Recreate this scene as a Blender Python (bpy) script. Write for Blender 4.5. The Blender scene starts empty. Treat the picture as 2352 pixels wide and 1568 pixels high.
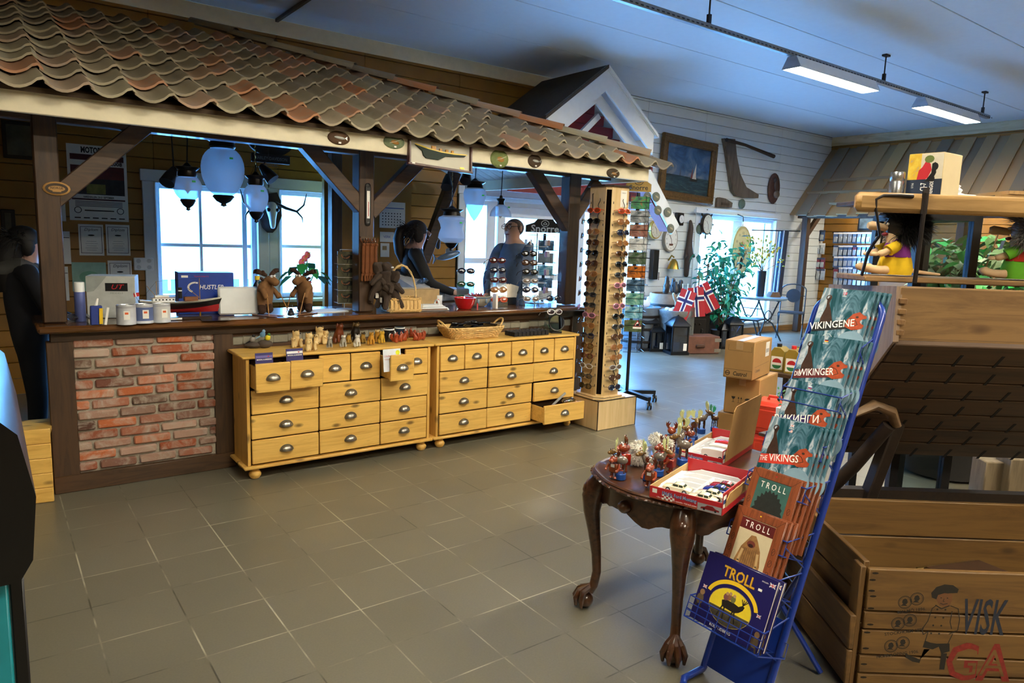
import bpy, bmesh, math, random
from mathutils import Vector as Vec, Matrix as Mat, Euler, Quaternion
S = bpy.context.scene
COL = S.collection
PI = math.pi
RND = random.Random(7)
# ---------------------------------------------------------------- camera
CP = Vec((-0.2597, -3.7317, 1.5374)); FL = 1620.0
CR = Vec((0.80348, -0.59432, 0.034698)); CD = Vec((-0.058165, -0.136373, -0.988949)); CF = Vec((0.592485, 0.792582, -0.144142))
cd = bpy.data.cameras.new('camera'); cam = bpy.data.objects.new('camera', cd); COL.objects.link(cam)
m_ = Mat((CR, -CD, -CF)).transposed().to_4x4(); m_.translation = CP
cam.matrix_world = m_; cd.sensor_width = 36.0; cd.sensor_fit = 'HORIZONTAL'; cd.lens = FL / 2352 * 36; cd.clip_start = 0.05
S.camera = cam
# ---------------------------------------------------------------- world, daylight, exposure
w = bpy.data.worlds.new('daylight'); S.world = w; w.use_nodes = True
bg = w.node_tree.nodes['Background']; bg.inputs[0].default_value = (0.16, 0.47, 1.0, 1); bg.inputs[1].default_value = 48.0
S.view_settings.view_transform = 'Standard'; S.view_settings.look = 'None'; S.view_settings.gamma = 1; S.view_settings.use_curve_mapping = False
S.view_settings.exposure = 0.0
S.cycles.use_denoising = True
S.cycles.max_bounces = 10
LAMP_COL = (1.0, 0.90, 0.70); LAMP_E = 75.0
# ---------------------------------------------------------------- pixel to place helpers (photo read at 2352 x 1568)
def ray(x, y): return CR * ((x - 1176) / FL) + CD * ((y - 784) / FL) + CF
def az(x, y, z): d = ray(x, y); return CP + d * ((z - CP.z) / d.z)
def ay(x, y, Y): d = ray(x, y); return CP + d * ((Y - CP.y) / d.y)
def ax(x, y, X): d = ray(x, y); return CP + d * ((X - CP.x) / d.x)
def ad(x, y, d): return CP + ray(x, y) * d
# second ground frame for the things that stand square to the shop's other axis
FU = Vec((0.8009, -0.5987, 0)); FV = Vec((0.5987, 0.8009, 0)); FANG = math.atan2(-0.5987, 0.8009)
def cv(u, v, z): return Vec((CP.x, CP.y, 0)) + FU * u + FV * v + Vec((0, 0, z))
# ---------------------------------------------------------------- materials
def lin(c): c /= 255.0; return c / 12.92 if c <= 0.04045 else ((c + 0.055) / 1.055) ** 2.4
def rgb(h): return tuple(lin(int(h[i:i + 2], 16)) for i in (0, 2, 4)) + (1,)
MATS = {}
def newmat(name):
    m = bpy.data.materials.new(name); m.use_nodes = True
    return m, m.node_tree, m.node_tree.nodes['Principled BSDF']
def coords(nt, scale=(1, 1, 1), rot=(0, 0, 0), kind='Object'):
    tc = nt.nodes.new('ShaderNodeTexCoord'); mp = nt.nodes.new('ShaderNodeMapping')
    nt.links.new(tc.outputs[kind], mp.inputs[0]); mp.inputs['Scale'].default_value = scale; mp.inputs['Rotation'].default_value = rot
    return mp.outputs[0]
def ramp(nt, fac, stops):
    r = nt.nodes.new('ShaderNodeValToRGB'); e = r.color_ramp.elements
    while len(e) < len(stops): e.new(0.5)
    for k, (p, c) in enumerate(stops): e[k].position = p; e[k].color = c
    nt.links.new(fac, r.inputs[0]); return r.outputs[0]
def noise(nt, vec, scale, detail=4, rough=0.6, dist=0.0):
    n = nt.nodes.new('ShaderNodeTexNoise'); nt.links.new(vec, n.inputs['Vector'])
    n.inputs['Scale'].default_value = scale; n.inputs['Detail'].default_value = detail; n.inputs['Roughness'].default_value = rough; n.inputs['Distortion'].default_value = dist
    return n.outputs['Fac']
def bump(nt, p, h, strength, dist=0.01):
    b = nt.nodes.new('ShaderNodeBump'); b.inputs['Strength'].default_value = strength; b.inputs['Distance'].default_value = dist
    nt.links.new(h, b.inputs['Height']); nt.links.new(b.outputs[0], p.inputs['Normal'])
def plain(h, rough=0.55, metal=0.0, var=0.12, spec=0.5, coat=0.0, nscale=14, bmp=0.0):
    k = ('plain', h, rough, metal, var, spec, coat, nscale, bmp)
    if k in MATS: return MATS[k]
    m, nt, p = newmat('paint_' + h); c = rgb(h)
    p.inputs['Roughness'].default_value = rough; p.inputs['Metallic'].default_value = metal
    p.inputs['Specular IOR Level'].default_value = spec; p.inputs['Coat Weight'].default_value = coat
    if var > 0:
        f = noise(nt, coords(nt), nscale)
        d = tuple(x * (1 - var) for x in c[:3]) + (1,); l = tuple(min(1, x * (1 + var)) for x in c[:3]) + (1,)
        nt.links.new(ramp(nt, f, [(0.3, d), (0.7, l)]), p.inputs['Base Color'])
        if bmp: bump(nt, p, f, bmp)
    else: p.inputs['Base Color'].default_value = c
    MATS[k] = m; return m
def wood(h, h2=None, axis='x', scale=1.0, rough=0.45, knots=0.6, coat=0.0, hk='3a200c'):
    k = ('wood', h, h2, axis, scale, rough, knots, coat, hk)
    if k in MATS: return MATS[k]
    m, nt, p = newmat('wood_' + h); c = rgb(h); c2 = rgb(h2) if h2 else tuple(x * 0.62 for x in c[:3]) + (1,)
    st = {'x': (1.2, 14, 14), 'y': (14, 1.2, 14), 'z': (14, 14, 1.2)}[axis]
    v = coords(nt, tuple(s * scale for s in st))
    f = noise(nt, v, 1.6, 6, 0.65, 1.4)
    col = ramp(nt, f, [(0.3, c2), (0.55, c), (0.8, tuple(min(1, x * 1.12) for x in c[:3]) + (1,))])
    if knots > 0:
        sk = {'x': (3.4, 7.5, 7.5), 'y': (7.5, 3.4, 7.5), 'z': (7.5, 7.5, 3.4)}[axis]
        vo = nt.nodes.new('ShaderNodeTexVoronoi'); nt.links.new(coords(nt, tuple(s * scale for s in sk)), vo.inputs['Vector']); vo.inputs['Scale'].default_value = 1.3
        kf = ramp(nt, vo.outputs['Distance'], [(0.07, (knots,) * 3 + (1,)), (0.17, (0, 0, 0, 1))])
        mx = nt.nodes.new('ShaderNodeMixRGB'); nt.links.new(kf, mx.inputs[0]); nt.links.new(col, mx.inputs[1]); mx.inputs[2].default_value = rgb(hk); col = mx.outputs[0]
    nt.links.new(col, p.inputs['Base Color']); p.inputs['Roughness'].default_value = rough; p.inputs['Coat Weight'].default_value = coat
    bump(nt, p, f, 0.15, 0.004)
    MATS[k] = m; return m
def glassy(h='ffffff', amount=0.1, rough=0.03):
    k = ('glass', h, amount, rough)
    if k in MATS: return MATS[k]
    m, nt, p = newmat('clear_' + h); nt.nodes.remove(p)
    t = nt.nodes.new('ShaderNodeBsdfTransparent'); t.inputs[0].default_value = rgb(h)
    g = nt.nodes.new('ShaderNodeBsdfGlossy'); g.inputs['Roughness'].default_value = rough
    mx = nt.nodes.new('ShaderNodeMixShader'); mx.inputs[0].default_value = amount
    nt.links.new(t.outputs[0], mx.inputs[1]); nt.links.new(g.outputs[0], mx.inputs[2]); nt.links.new(mx.outputs[0], nt.nodes['Material Output'].inputs[0])
    MATS[k] = m; return m
def frosted(h='eef3fa'):
    k = ('frost', h)
    if k in MATS: return MATS[k]
    m, nt, p = newmat('frosted_glass'); p.inputs['Base Color'].default_value = rgb(h); p.inputs['Roughness'].default_value = 0.25
    f = noise(nt, coords(nt), 60, 3); bump(nt, p, f, 0.35, 0.004)
    tr = nt.nodes.new('ShaderNodeBsdfTranslucent'); tr.inputs[0].default_value = rgb(h)
    tp = nt.nodes.new('ShaderNodeBsdfTransparent'); tp.inputs[0].default_value = rgb('d8e4f0')
    m1 = nt.nodes.new('ShaderNodeMixShader'); m1.inputs[0].default_value = 0.8
    nt.links.new(p.outputs[0], m1.inputs[1]); nt.links.new(tr.outputs[0], m1.inputs[2])
    m2 = nt.nodes.new('ShaderNodeMixShader'); m2.inputs[0].default_value = 0.36
    nt.links.new(m1.outputs[0], m2.inputs[1]); nt.links.new(tp.outputs[0], m2.inputs[2]); nt.links.new(m2.outputs[0], nt.nodes['Material Output'].inputs[0])
    MATS[k] = m; return m
def emit(h, e):
    k = ('emit', h, e)
    if k in MATS: return MATS[k]
    m, nt, p = newmat('glow'); p.inputs['Emission Color'].default_value = (h if not isinstance(h, str) else rgb(h)[:3]) + (1,) if not isinstance(h, str) else rgb(h)
    p.inputs['Emission Strength'].default_value = e; p.inputs['Base Color'].default_value = (0.8, 0.8, 0.8, 1)
    MATS[k] = m; return m
def floor_tiles():
    m, nt, p = newmat('floor_tiles'); v = coords(nt)
    b = nt.nodes.new('ShaderNodeTexBrick'); nt.links.new(v, b.inputs['Vector']); b.offset = 0.0; b.squash = 1.0
    b.inputs['Scale'].default_value = 1.0; b.inputs['Brick Width'].default_value = 0.3; b.inputs['Row Height'].default_value = 0.3
    b.inputs['Mortar Size'].default_value = 0.0034; b.inputs['Mortar Smooth'].default_value = 0.3
    b.inputs['Color1'].default_value = rgb('6a6658'); b.inputs['Color2'].default_value = rgb('646052'); 
    gn = noise(nt, v, 2.3, 3); nt.links.new(ramp(nt, gn, [(0.42, rgb('3c382c')), (0.6, rgb('a8a28e'))]), b.inputs['Mortar'])
    n2 = noise(nt, v, 130, 2); n3 = noise(nt, v, 0.8, 3)
    mx = nt.nodes.new('ShaderNodeMixRGB'); mx.blend_type = 'MULTIPLY'; mx.inputs[0].default_value = 1
    nt.links.new(b.outputs[0], mx.inputs[1]); nt.links.new(ramp(nt, n2, [(0.3, (.86, .86, .86, 1)), (0.7, (1, 1, 1, 1))]), mx.inputs[2])
    nt.links.new(mx.outputs[0], p.inputs['Base Color'])
    nt.links.new(ramp(nt, n3, [(0.3, (.30, .30, .30, 1)), (0.7, (.46, .46, .46, 1))]), p.inputs['Roughness']); bump(nt, p, n2, 0.06, 0.002); p.inputs['Specular IOR Level'].default_value = 0.85
    return m
def brick_face():
    m, nt, p = newmat('old_brick'); v = coords(nt)
    inf = nt.nodes.new('ShaderNodeObjectInfo')
    f = noise(nt, v, 9, 6, 0.7, 0.6)
    at = nt.nodes.new('ShaderNodeAttribute'); at.attribute_name = 'tone'
    base = ramp(nt, at.outputs['Fac'], [(0.0, rgb('54362a')), (0.2, rgb('a05638')), (0.4, rgb('a08474')), (0.55, rgb('6e4030')), (0.7, rgb('b8663c')), (0.85, rgb('bc9a88')), (1.0, rgb('5e4436'))])
    mx = nt.nodes.new('ShaderNodeMixRGB'); nt.links.new(ramp(nt, f, [(0.46, (0, 0, 0, 1)), (0.7, (.8, .8, .8, 1))]), mx.inputs[0])
    nt.links.new(base, mx.inputs[1]); mx.inputs[2].default_value = rgb('b9b0a2'); nt.links.new(mx.outputs[0], p.inputs['Base Color'])
    p.inputs['Roughness'].default_value = 0.9; bump(nt, p, f, 0.5, 0.01); return m
def toned(name, stops, rough=0.8, nscale=18, spots=None, bmp=0.25):
    """colour taken per piece from the face attribute 'tone', broken up by noise"""
    k = ('toned', name)
    if k in MATS: return MATS[k]
    m, nt, p = newmat(name); v = coords(nt)
    at = nt.nodes.new('ShaderNodeAttribute'); at.attribute_name = 'tone'
    base = ramp(nt, at.outputs['Fac'], [(a, rgb(h)) for a, h in stops]); f = noise(nt, v, nscale, 6, 0.7)
    if spots:
        mx = nt.nodes.new('ShaderNodeMixRGB'); nt.links.new(ramp(nt, f, [(0.5, (0, 0, 0, 1)), (0.75, (.8, .8, .8, 1))]), mx.inputs[0])
        nt.links.new(base, mx.inputs[1]); mx.inputs[2].default_value = rgb(spots); base = mx.outputs[0]
    nt.links.new(base, p.inputs['Base Color']); p.inputs['Roughness'].default_value = rough; bump(nt, p, f, bmp, 0.006)
    MATS[k] = m; return m
# ---------------------------------------------------------------- mesh builder
_textcache = {}
def rotm(rx=0, ry=0, rz=0): return Euler((rx, ry, rz)).to_matrix().to_4x4()
def frame(o, xdir, ydir):
    """matrix whose x runs along xdir, y roughly along ydir, z out of the face"""
    x = Vec(xdir).normalized(); z = x.cross(Vec(ydir)).normalized(); y = z.cross(x)
    r = Mat((x, y, z)).transposed().to_4x4(); r.translation = Vec(o); return r
class MB:
    def __init__(s, T=None): s.bm = bmesh.new(); s.mats = []; s.T = T or Mat(); s.tone = s.bm.faces.layers.float.new('tone'); s.tv = 0.5
    def mi(s, m):
        if m not in s.mats: s.mats.append(m)
        return s.mats.index(m)
    def add(s, verts, faces, m, smooth=False):
        vs = [s.bm.verts.new(s.T @ Vec(v)) for v in verts]; k = s.mi(m)
        for f in faces:
            try: fc = s.bm.faces.new([vs[i] for i in f])
            except ValueError: continue
            fc.material_index = k; fc.smooth = smooth; fc[s.tone] = s.tv
        return s
    def box(s, c, d, m, rot=None, bev=0.0, taper=1.0):
        x, y, z = d[0] / 2, d[1] / 2, d[2] / 2; R = rot if rot is not None else Mat(); c = Vec(c); t = taper
        R = R.to_3x3() if len(R) == 4 else R
        if bev <= 0:
            vs = [(-x, -y, -z), (x, -y, -z), (x, y, -z), (-x, y, -z), (-x * t, -y * t, z), (x * t, -y * t, z), (x * t, y * t, z), (-x * t, y * t, z)]
            return s.add([c + R @ Vec(v) for v in vs], [(3, 2, 1, 0), (4, 5, 6, 7), (0, 1, 5, 4), (1, 2, 6, 5), (2, 3, 7, 6), (3, 0, 4, 7)], m)
        b = min(bev, x * .9, y * .9, z * .9); vs = []
        for sx in (-1, 1):
            for sy in (-1, 1):
                for sz in (-1, 1):
                    k = t if sz > 0 else 1
                    X, Y, Z = sx * x * k, sy * y * k, sz * z
                    vs += [(X, Y - sy * b, Z - sz * b), (X - sx * b, Y, Z - sz * b), (X - sx * b, Y - sy * b, Z)]
        I = lambda sx, sy, sz, a: ((sx > 0) * 4 + (sy > 0) * 2 + (sz > 0)) * 3 + a
        F = [[I(sx, -1, -1, 0), I(sx, 1, -1, 0), I(sx, 1, 1, 0), I(sx, -1, 1, 0)] for sx in (-1, 1)]
        F += [[I(-1, sy, -1, 1), I(1, sy, -1, 1), I(1, sy, 1, 1), I(-1, sy, 1, 1)] for sy in (-1, 1)]
        F += [[I(-1, -1, sz, 2), I(1, -1, sz, 2), I(1, 1, sz, 2), I(-1, 1, sz, 2)] for sz in (-1, 1)]
        for p in (-1, 1):
            for q in (-1, 1):
                F.append([I(p, q, -1, 0), I(p, q, 1, 0), I(p, q, 1, 1), I(p, q, -1, 1)])
                F.append([I(p, -1, q, 0), I(p, 1, q, 0), I(p, 1, q, 2), I(p, -1, q, 2)])
                F.append([I(-1, p, q, 1), I(1, p, q, 1), I(1, p, q, 2), I(-1, p, q, 2)])
                for r in (-1, 1): F.append([I(p, q, r, 0), I(p, q, r, 1), I(p, q, r, 2)])
        return s.add([c + R @ Vec(v) for v in vs], F, m)
    def bar(s, p0, p1, w, h, m, up=(0, 0, 1), bev=0.0):
        p0, p1 = Vec(p0), Vec(p1); x = (p1 - p0); L = x.length; x.normalize(); y = Vec(up).cross(x)
        if y.length < 1e-4: y = Vec((0, 1, 0))
        y.normalize(); z = x.cross(y)
        return s.box((p0 + p1) / 2, (L, w, h), m, Mat((x, y, z)).transposed(), bev)
    def rings(s, rings, m, close=True, cap=True, smooth=True):
        n = len(rings[0]); vs = [v for r in rings for v in r]; F = []
        for i in range(len(rings) - 1):
            for j in range(n if close else n - 1):
                k = (j + 1) % n; F.append((i * n + j, i * n + k, (i + 1) * n + k, (i + 1) * n + j))
        if cap: F.append(tuple(range(n - 1, -1, -1))); F.append(tuple(range((len(rings) - 1) * n, len(rings) * n)))
        return s.add(vs, F, m, smooth)
    def tube(s, pts, r, m, n=8, closed=False, flat=1.0, cap=True):
        P = [Vec(p) for p in pts]; R = r if isinstance(r, (list, tuple)) else [r] * len(P); out = []; prev = None
        for i, p in enumerate(P):
            if closed: t = P[(i + 1) % len(P)] - P[i - 1]
            else: t = P[min(i + 1, len(P) - 1)] - P[max(i - 1, 0)]
            t.normalize()
            if prev is None:
                a = Vec((0, 0, 1)) if abs(t.z) < .9 else Vec((1, 0, 0)); u = t.cross(a).normalized()
            else:
                u = prev - t * prev.dot(t); u.normalize()
            prev = u; v = t.cross(u)
            out.append([p + (u * math.cos(2 * PI * k / n) + v * math.sin(2 * PI * k / n) * flat) * R[i] for k in range(n)])
        if closed: out.append(out[0]); cap = False
        return s.rings(out, m, True, cap)
    def cyl(s, p0, p1, r0, m, r1=None, n=14, cap=True): return s.tube([p0, p1], [r0, r0 if r1 is None else r1], m, n, cap=cap)
    def lathe(s, prof, m, n=24, c=(0, 0, 0), rot=None, cap=True, lobes=0, amp=0):
        R = (rot or Mat()).to_3x3(); c = Vec(c)
        rr = [[c + R @ Vec((r * (1 + (amp * math.cos(lobes * 2 * PI * k / n) if lobes else 0)) * math.cos(2 * PI * k / n), r * (1 + (amp * math.cos(lobes * 2 * PI * k / n) if lobes else 0)) * math.sin(2 * PI * k / n), z)) for k in range(n)] for r, z in prof]
        return s.rings(rr, m, True, cap)
    def ball(s, c, rad, m, rot=None, n=14, k=8):
        rad = (rad,) * 3 if isinstance(rad, (int, float)) else rad; R = (rot or Mat()).to_3x3(); c = Vec(c); rr = []
        for i in range(1, k):
            a = PI * i / k - PI / 2
            rr.append([c + R @ Vec((rad[0] * math.cos(a) * math.cos(2 * PI * j / n), rad[1] * math.cos(a) * math.sin(2 * PI * j / n), rad[2] * math.sin(a))) for j in range(n)])
        vs = [v for r in rr for v in r] + [c + R @ Vec((0, 0, -rad[2])), c + R @ Vec((0, 0, rad[2]))]; F = []
        for i in range(len(rr) - 1):
            for j in range(n): F.append((i * n + j, i * n + (j + 1) % n, (i + 1) * n + (j + 1) % n, (i + 1) * n + j))
        b, t, o = len(vs) - 2, len(vs) - 1, (len(rr) - 1) * n
        for j in range(n): F.append((b, (j + 1) % n, j)); F.append((t, o + j, o + (j + 1) % n))
        return s.add(vs, F, m, True)
    def prism(s, poly, t, m, F=None, smooth=False):
        """outline in the x,y of frame F, thickness t along its z"""
        F = F or Mat(); n = len(poly)
        vs = [F @ Vec((x, y, 0)) for x, y in poly] + [F @ Vec((x, y, t)) for x, y in poly]
        return s.add(vs, [tuple(range(n - 1, -1, -1)), tuple(range(n, 2 * n))] + [(i, (i + 1) % n, n + (i + 1) % n, n + i) for i in range(n)], m, smooth)
    def flat(s, poly, m, F=None, z=0.0):
        F = F or Mat(); return s.add([F @ Vec((x, y, z)) for x, y in poly], [tuple(range(len(poly)))], m)
    def rect(s, x0, y0, x1, y1, m, F=None, z=0.0): return s.flat([(x0, y0), (x1, y0), (x1, y1), (x0, y1)], m, F, z)
    def disc(s, cx, cy, rx, ry, m, F=None, z=0.0, n=20): return s.flat([(cx + rx * math.cos(2 * PI * k / n), cy + ry * math.sin(2 * PI * k / n)) for k in range(n)], m, F, z)
    def annulus(s, cx, cy, rx, ry, w, m, F=None, z=0.0, n=24, a0=0, a1=2 * PI):
        F = F or Mat(); vs = []; k_ = n + 1
        for k in range(k_):
            a = a0 + (a1 - a0) * k / n; vs += [F @ Vec((cx + rx * math.cos(a), cy + ry * math.sin(a), z)), F @ Vec((cx + (rx - w) * math.cos(a), cy + (ry - w) * math.sin(a), z))]
        return s.add(vs, [(2 * k, 2 * k + 2, 2 * k + 3, 2 * k + 1) for k in range(n)], m)
    def text(s, t, h, m, F=None, align='CENTER', ext=0.0, fat=0.0, shear=0.0, sx=1.0, z=0.0):
        key = (t, align, ext, fat, shear)
        if key not in _textcache:
            c = bpy.data.curves.new('lettering', 'FONT'); c.body = t; c.size = 1.0; c.align_x = align; c.align_y = 'CENTER'; c.extrude = ext; c.offset = fat; c.shear = shear; c.resolution_u = 2
            o = bpy.data.objects.new('lettering', c); COL.objects.link(o); dg = bpy.context.evaluated_depsgraph_get()
            me = bpy.data.meshes.new_from_object(o.evaluated_get(dg)); COL.objects.unlink(o); bpy.data.objects.remove(o)
            _textcache[key] = ([v.co.copy() for v in me.vertices], [tuple(p.vertices) for p in me.polygons])
        vs, fs = _textcache[key]; F = F or Mat()
        return s.add([F @ Vec((v.x * h * sx, v.y * h, v.z * h + z)) for v in vs], fs, m)
    def skin(s, pts, edges, m, sub=2, mat_of=None):
        """one smooth body grown over a skeleton: pts = [(x,y,z,r)] or [(x,y,z,(rx,ry))]"""
        me = bpy.data.meshes.new('body'); me.from_pydata([p[:3] for p in pts], edges, []); o = bpy.data.objects.new('body', me); COL.objects.link(o)
        md = o.modifiers.new('s', 'SKIN'); md.use_smooth_shade = True
        for i, p in enumerate(pts):
            r = p[3]; me.skin_vertices[0].data[i].radius = r if isinstance(r, tuple) else (r, r)
        me.skin_vertices[0].data[0].use_root = True
        sd = o.modifiers.new('u', 'SUBSURF'); sd.levels = sub; sd.render_levels = sub
        dg = bpy.context.evaluated_depsgraph_get(); ev = bpy.data.meshes.new_from_object(o.evaluated_get(dg))
        V_ = [v.co.copy() for v in ev.vertices]; F_ = [tuple(p.vertices) for p in ev.polygons]
        COL.objects.unlink(o); bpy.data.objects.remove(o); bpy.data.meshes.remove(ev)
        if mat_of is None: return s.add(V_, F_, m, True)
        vs = [s.bm.verts.new(s.T @ v) for v in V_]
        for f in F_:
            try: fc = s.bm.faces.new([vs[i] for i in f])
            except ValueError: continue
            c = sum((V_[i] for i in f), Vec()) / len(f); fc.material_index = s.mi(mat_of(c)); fc.smooth = True
        return s
    def build(s, name, parent=None, sharp=40, loc=None, rz=None):
        me = bpy.data.meshes.new(name); bmesh.ops.recalc_face_normals(s.bm, faces=s.bm.faces[:]); s.bm.to_mesh(me); s.bm.free()
        for m in s.mats: me.materials.append(m)
        if sharp: me.set_sharp_from_angle(angle=math.radians(sharp))
        o = bpy.data.objects.new(name, me); COL.objects.link(o)
        if parent is not None: o.parent = parent
        if loc is not None: o.location = loc
        if rz is not None: o.rotation_euler.z = rz
        return o
def tag(o, label, cat, group=None, kind=None):
    if label: o['label'] = label
    if cat: o['category'] = cat
    if group: o['group'] = group
    if kind: o['kind'] = kind
    return o
def thing(name, label, cat, loc=(0, 0, 0), rz=0.0, group=None):
    o = bpy.data.objects.new(name, None); COL.objects.link(o); o.location = loc; o.rotation_euler = (0, 0, rz) if isinstance(rz, (int, float)) else rz; o.empty_display_size = 0.05
    return tag(o, label, cat, group)
def one(mb, name, label, cat, loc=(0, 0, 0), rz=0.0, group=None, sharp=40):
    o = mb.build(name, None, sharp); o.location = loc; o.rotation_euler = (0, 0, rz) if isinstance(rz, (int, float)) else rz
    return tag(o, label, cat, group)
def struct(mb, name, sharp=40): return tag(mb.build(name, None, sharp), None, None, None, 'structure')
def dup(root, loc, rz=None, label=None, group=None, scale=None):
    r = root.copy(); COL.objects.link(r); r.location = loc
    if rz is not None: r.rotation_euler = (0, 0, rz) if isinstance(rz, (int, float)) else rz
    if scale: r.scale = (scale,) * 3 if isinstance(scale, (int, float)) else scale
    if label: r['label'] = label
    if group: r['group'] = group
    for ch in list(root.children):
        c = ch.copy(); COL.objects.link(c); c.parent = r
        for g in list(ch.children):
            d = g.copy(); COL.objects.link(d); d.parent = c
    return r
def remat(root, old, new):
    """give a copy its own mesh with one material exchanged"""
    for o in [root] + list(root.children):
        if o.type == 'MESH' and any(mm is old for mm in o.data.materials):
            o.data = o.data.copy()
            for i, mm in enumerate(o.data.materials):
                if mm is old: o.data.materials[i] = new
def arc(c, r, a0, a1, n, u=(1, 0, 0), v=(0, 0, 1)):
    c, u, v = Vec(c), Vec(u), Vec(v); return [c + u * (r * math.cos(a0 + (a1 - a0) * k / n)) + v * (r * math.sin(a0 + (a1 - a0) * k / n)) for k in range(n + 1)]
# ---------------------------------------------------------------- common finishes
PINE = wood('e4b860', 'cc9a46', 'x', 1.0, 0.4, 0.75, 0.15)
PINE_Z = wood('deb05a', 'c29040', 'z', 1.0, 0.4, 0.7, 0.15)
DARKWOOD = wood('4a331e', '2e1f12', 'x', 1.0, 0.5, 0.3, 0.1)
DARKWOOD_Z = wood('46301c', '2c1d12', 'z', 1.0, 0.5, 0.3, 0.1)
COUNTER = wood('6a4526', '3f2713', 'x', 1.0, 0.22, 0.25, 0.6)
CREAM = plain('f0e6c8', 0.6, var=0.05)
WHITE = plain('e8ecee', 0.5, var=0.03)
WHITEPAINT = plain('dfe6ea', 0.4, var=0.03)
PAPER = plain('eceae2', 0.7, var=0.02)
BLACK = plain('101012', 0.4, var=0.1)
BLACKMATT = plain('17171a', 0.8, var=0.1)
IRON = plain('2a2422', 0.5, 0.6, 0.3)
DARKMETAL = plain('1c1a1a', 0.35, 0.7, 0.2)
STEEL = plain('b8bcc0', 0.25, 0.9, 0.05)
BRASS = plain('b08a3c', 0.3, 0.9, 0.15)
PEWTER = plain('9a958a', 0.3, 0.9, 0.2)
RED = plain('b4202a', 0.45, var=0.05); GREEN = plain('2e7a3c', 0.5, var=0.1); BLUE = plain('1f4fa0', 0.45, var=0.05); YELLOW = plain('e8c020', 0.5, var=0.05)
TAGGREEN = plain('30c050', 0.5, var=0)
# ================================================================ room shell
YW = 3.85; XR = 12.9; XL = -4.0; YF = -6.2; ZC = 3.66
mb = MB(); FT = floor_tiles(); mb.box(((XL + XR) / 2, (YF + YW) / 2, -0.06), (XR - XL + .6, YW - YF + .6, 0.12), FT); struct(mb, 'floor')
mb = MB(); ceilm = plain('d8e2ec', 0.5, var=0.02)  # white ceiling, with the blue cast of the daylight mixed into its colour
seams = [YF, -4.3, -3.1, -1.9, -0.7, 0.5, 1.7 - .0, 2.7, YW]
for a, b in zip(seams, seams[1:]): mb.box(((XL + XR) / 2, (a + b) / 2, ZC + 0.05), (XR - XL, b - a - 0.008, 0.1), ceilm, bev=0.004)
mb.box(((XL + XR) / 2, (YF + YW) / 2, ZC + 0.13), (XR - XL + .6, YW - YF + .6, 0.06), plain('8a9098', 0.8))
mb.box((2.25, 2.2, ZC - 0.02), (0.03, 3.2, 0.03), plain('55504c', .7))
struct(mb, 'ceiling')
OCHRE = plain('96671c', 0.45, var=0.10, nscale=4); WHITEB = plain('dde3e4', 0.42, var=0.03, nscale=4)
def boards(mb, x0, x1, z0, z1, m, Y=YW, pitch=0.145, depth=0.02):
    k = math.floor(z0 / pitch)
    while k * pitch < z1:
        a, b = max(z0, k * pitch), min(z1, (k + 1) * pitch)
        if b - a > 0.006: mb.box(((x0 + x1) / 2, Y + depth / 2, (a + b) / 2), (x1 - x0, depth, b - a - 0.004), m, bev=0.006)
        k += 1
W1 = (1.075, 2.04, 0.82, 1.95); W2 = (2.26, 3.24, 0.82, 1.96); DR = (4.60, 7.80, -0.01, 2.06); W3 = (9.15, 11.25, 0.22, 2.02)
def wallrects(x0, x1, z0, z1, holes):
    xs = sorted({x0, x1, *[v for h in holes for v in h[:2] if x0 < v < x1]}); out = []
    for a, b in zip(xs, xs[1:]):
        m = (a + b) / 2; hs = sorted([h for h in holes if h[0] < m < h[1]], key=lambda h: h[2]); z = z0
        for h in hs:
            if h[2] > z: out.append((a, b, z, h[2]))
            z = max(z, h[3])
        if z < z1: out.append((a, b, z, z1))
    return out
HOLES = [W1, W2, DR, W3]
mb = MB()
for a, b, c, d in wallrects(XL - .2, XR + .2, -.1, ZC + .2, HOLES): mb.box(((a + b) / 2, YW + 0.12, (c + d) / 2), (b - a, 0.2, d - c), plain('4a3a24', .9))
for a, b, c, d in wallrects(XL, 4.48, 0, ZC, [W1, W2]): boards(mb, a, b, c, d, OCHRE)
boards(mb, 4.48, 6.75, 2.06, ZC, OCHRE)
struct(mb, 'wall_back')
mb = MB()
boards(mb, 6.75, 7.80, 2.06, ZC, WHITEB)
for a, b, c, d in wallrects(7.80, XR, 0, ZC, [W3]): boards(mb, a, b, c, d, WHITEB)
struct(mb, 'wall_white')
mb = MB()
k = 0
while k * 0.145 < ZC:
    mb.box((XR + 0.01, (YF + YW) / 2, (k + .5) * .145), (0.02, YW - YF, 0.139), OCHRE, bev=0.006); k += 1
mb.box((XR + 0.1, (YF + YW) / 2, ZC / 2), (0.16, YW - YF + .2, ZC + .3), plain('4a3a24', .9)); struct(mb, 'wall_right')
mb = MB(); mb.box((XL - 0.08, (YF + YW) / 2, ZC / 2), (0.16, YW - YF + .2, ZC + .3), plain('5a4420', .8)); struct(mb, 'wall_left')
mb = MB(); mb.box(((XL + XR) / 2, YF - 0.08, ZC / 2), (XR - XL, 0.16, ZC), plain('6a5430', .8)); struct(mb, 'wall_front')
mb = MB(); mb.box(((XL + 6.75) / 2, YW - 0.012, ZC - 0.075), (6.75 - XL, 0.02, 0.15), CREAM, bev=.004); struct(mb, 'trim_1')
mb = MB(); mb.box((XR - 0.012, (YF + YW) / 2, ZC - 0.08), (0.02, YW - YF, 0.16), wood('b9a888', '9a8868', 'y', .6, .6, .3), bev=.004); struct(mb, 'trim_2')
mb = MB(); mb.box((10.35, YW - 0.012, 0.05), (5.0, 0.02, 0.1), wood('9a7448', None, 'x', .6), bev=.004); struct(mb, 'baseboard_back')
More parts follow.
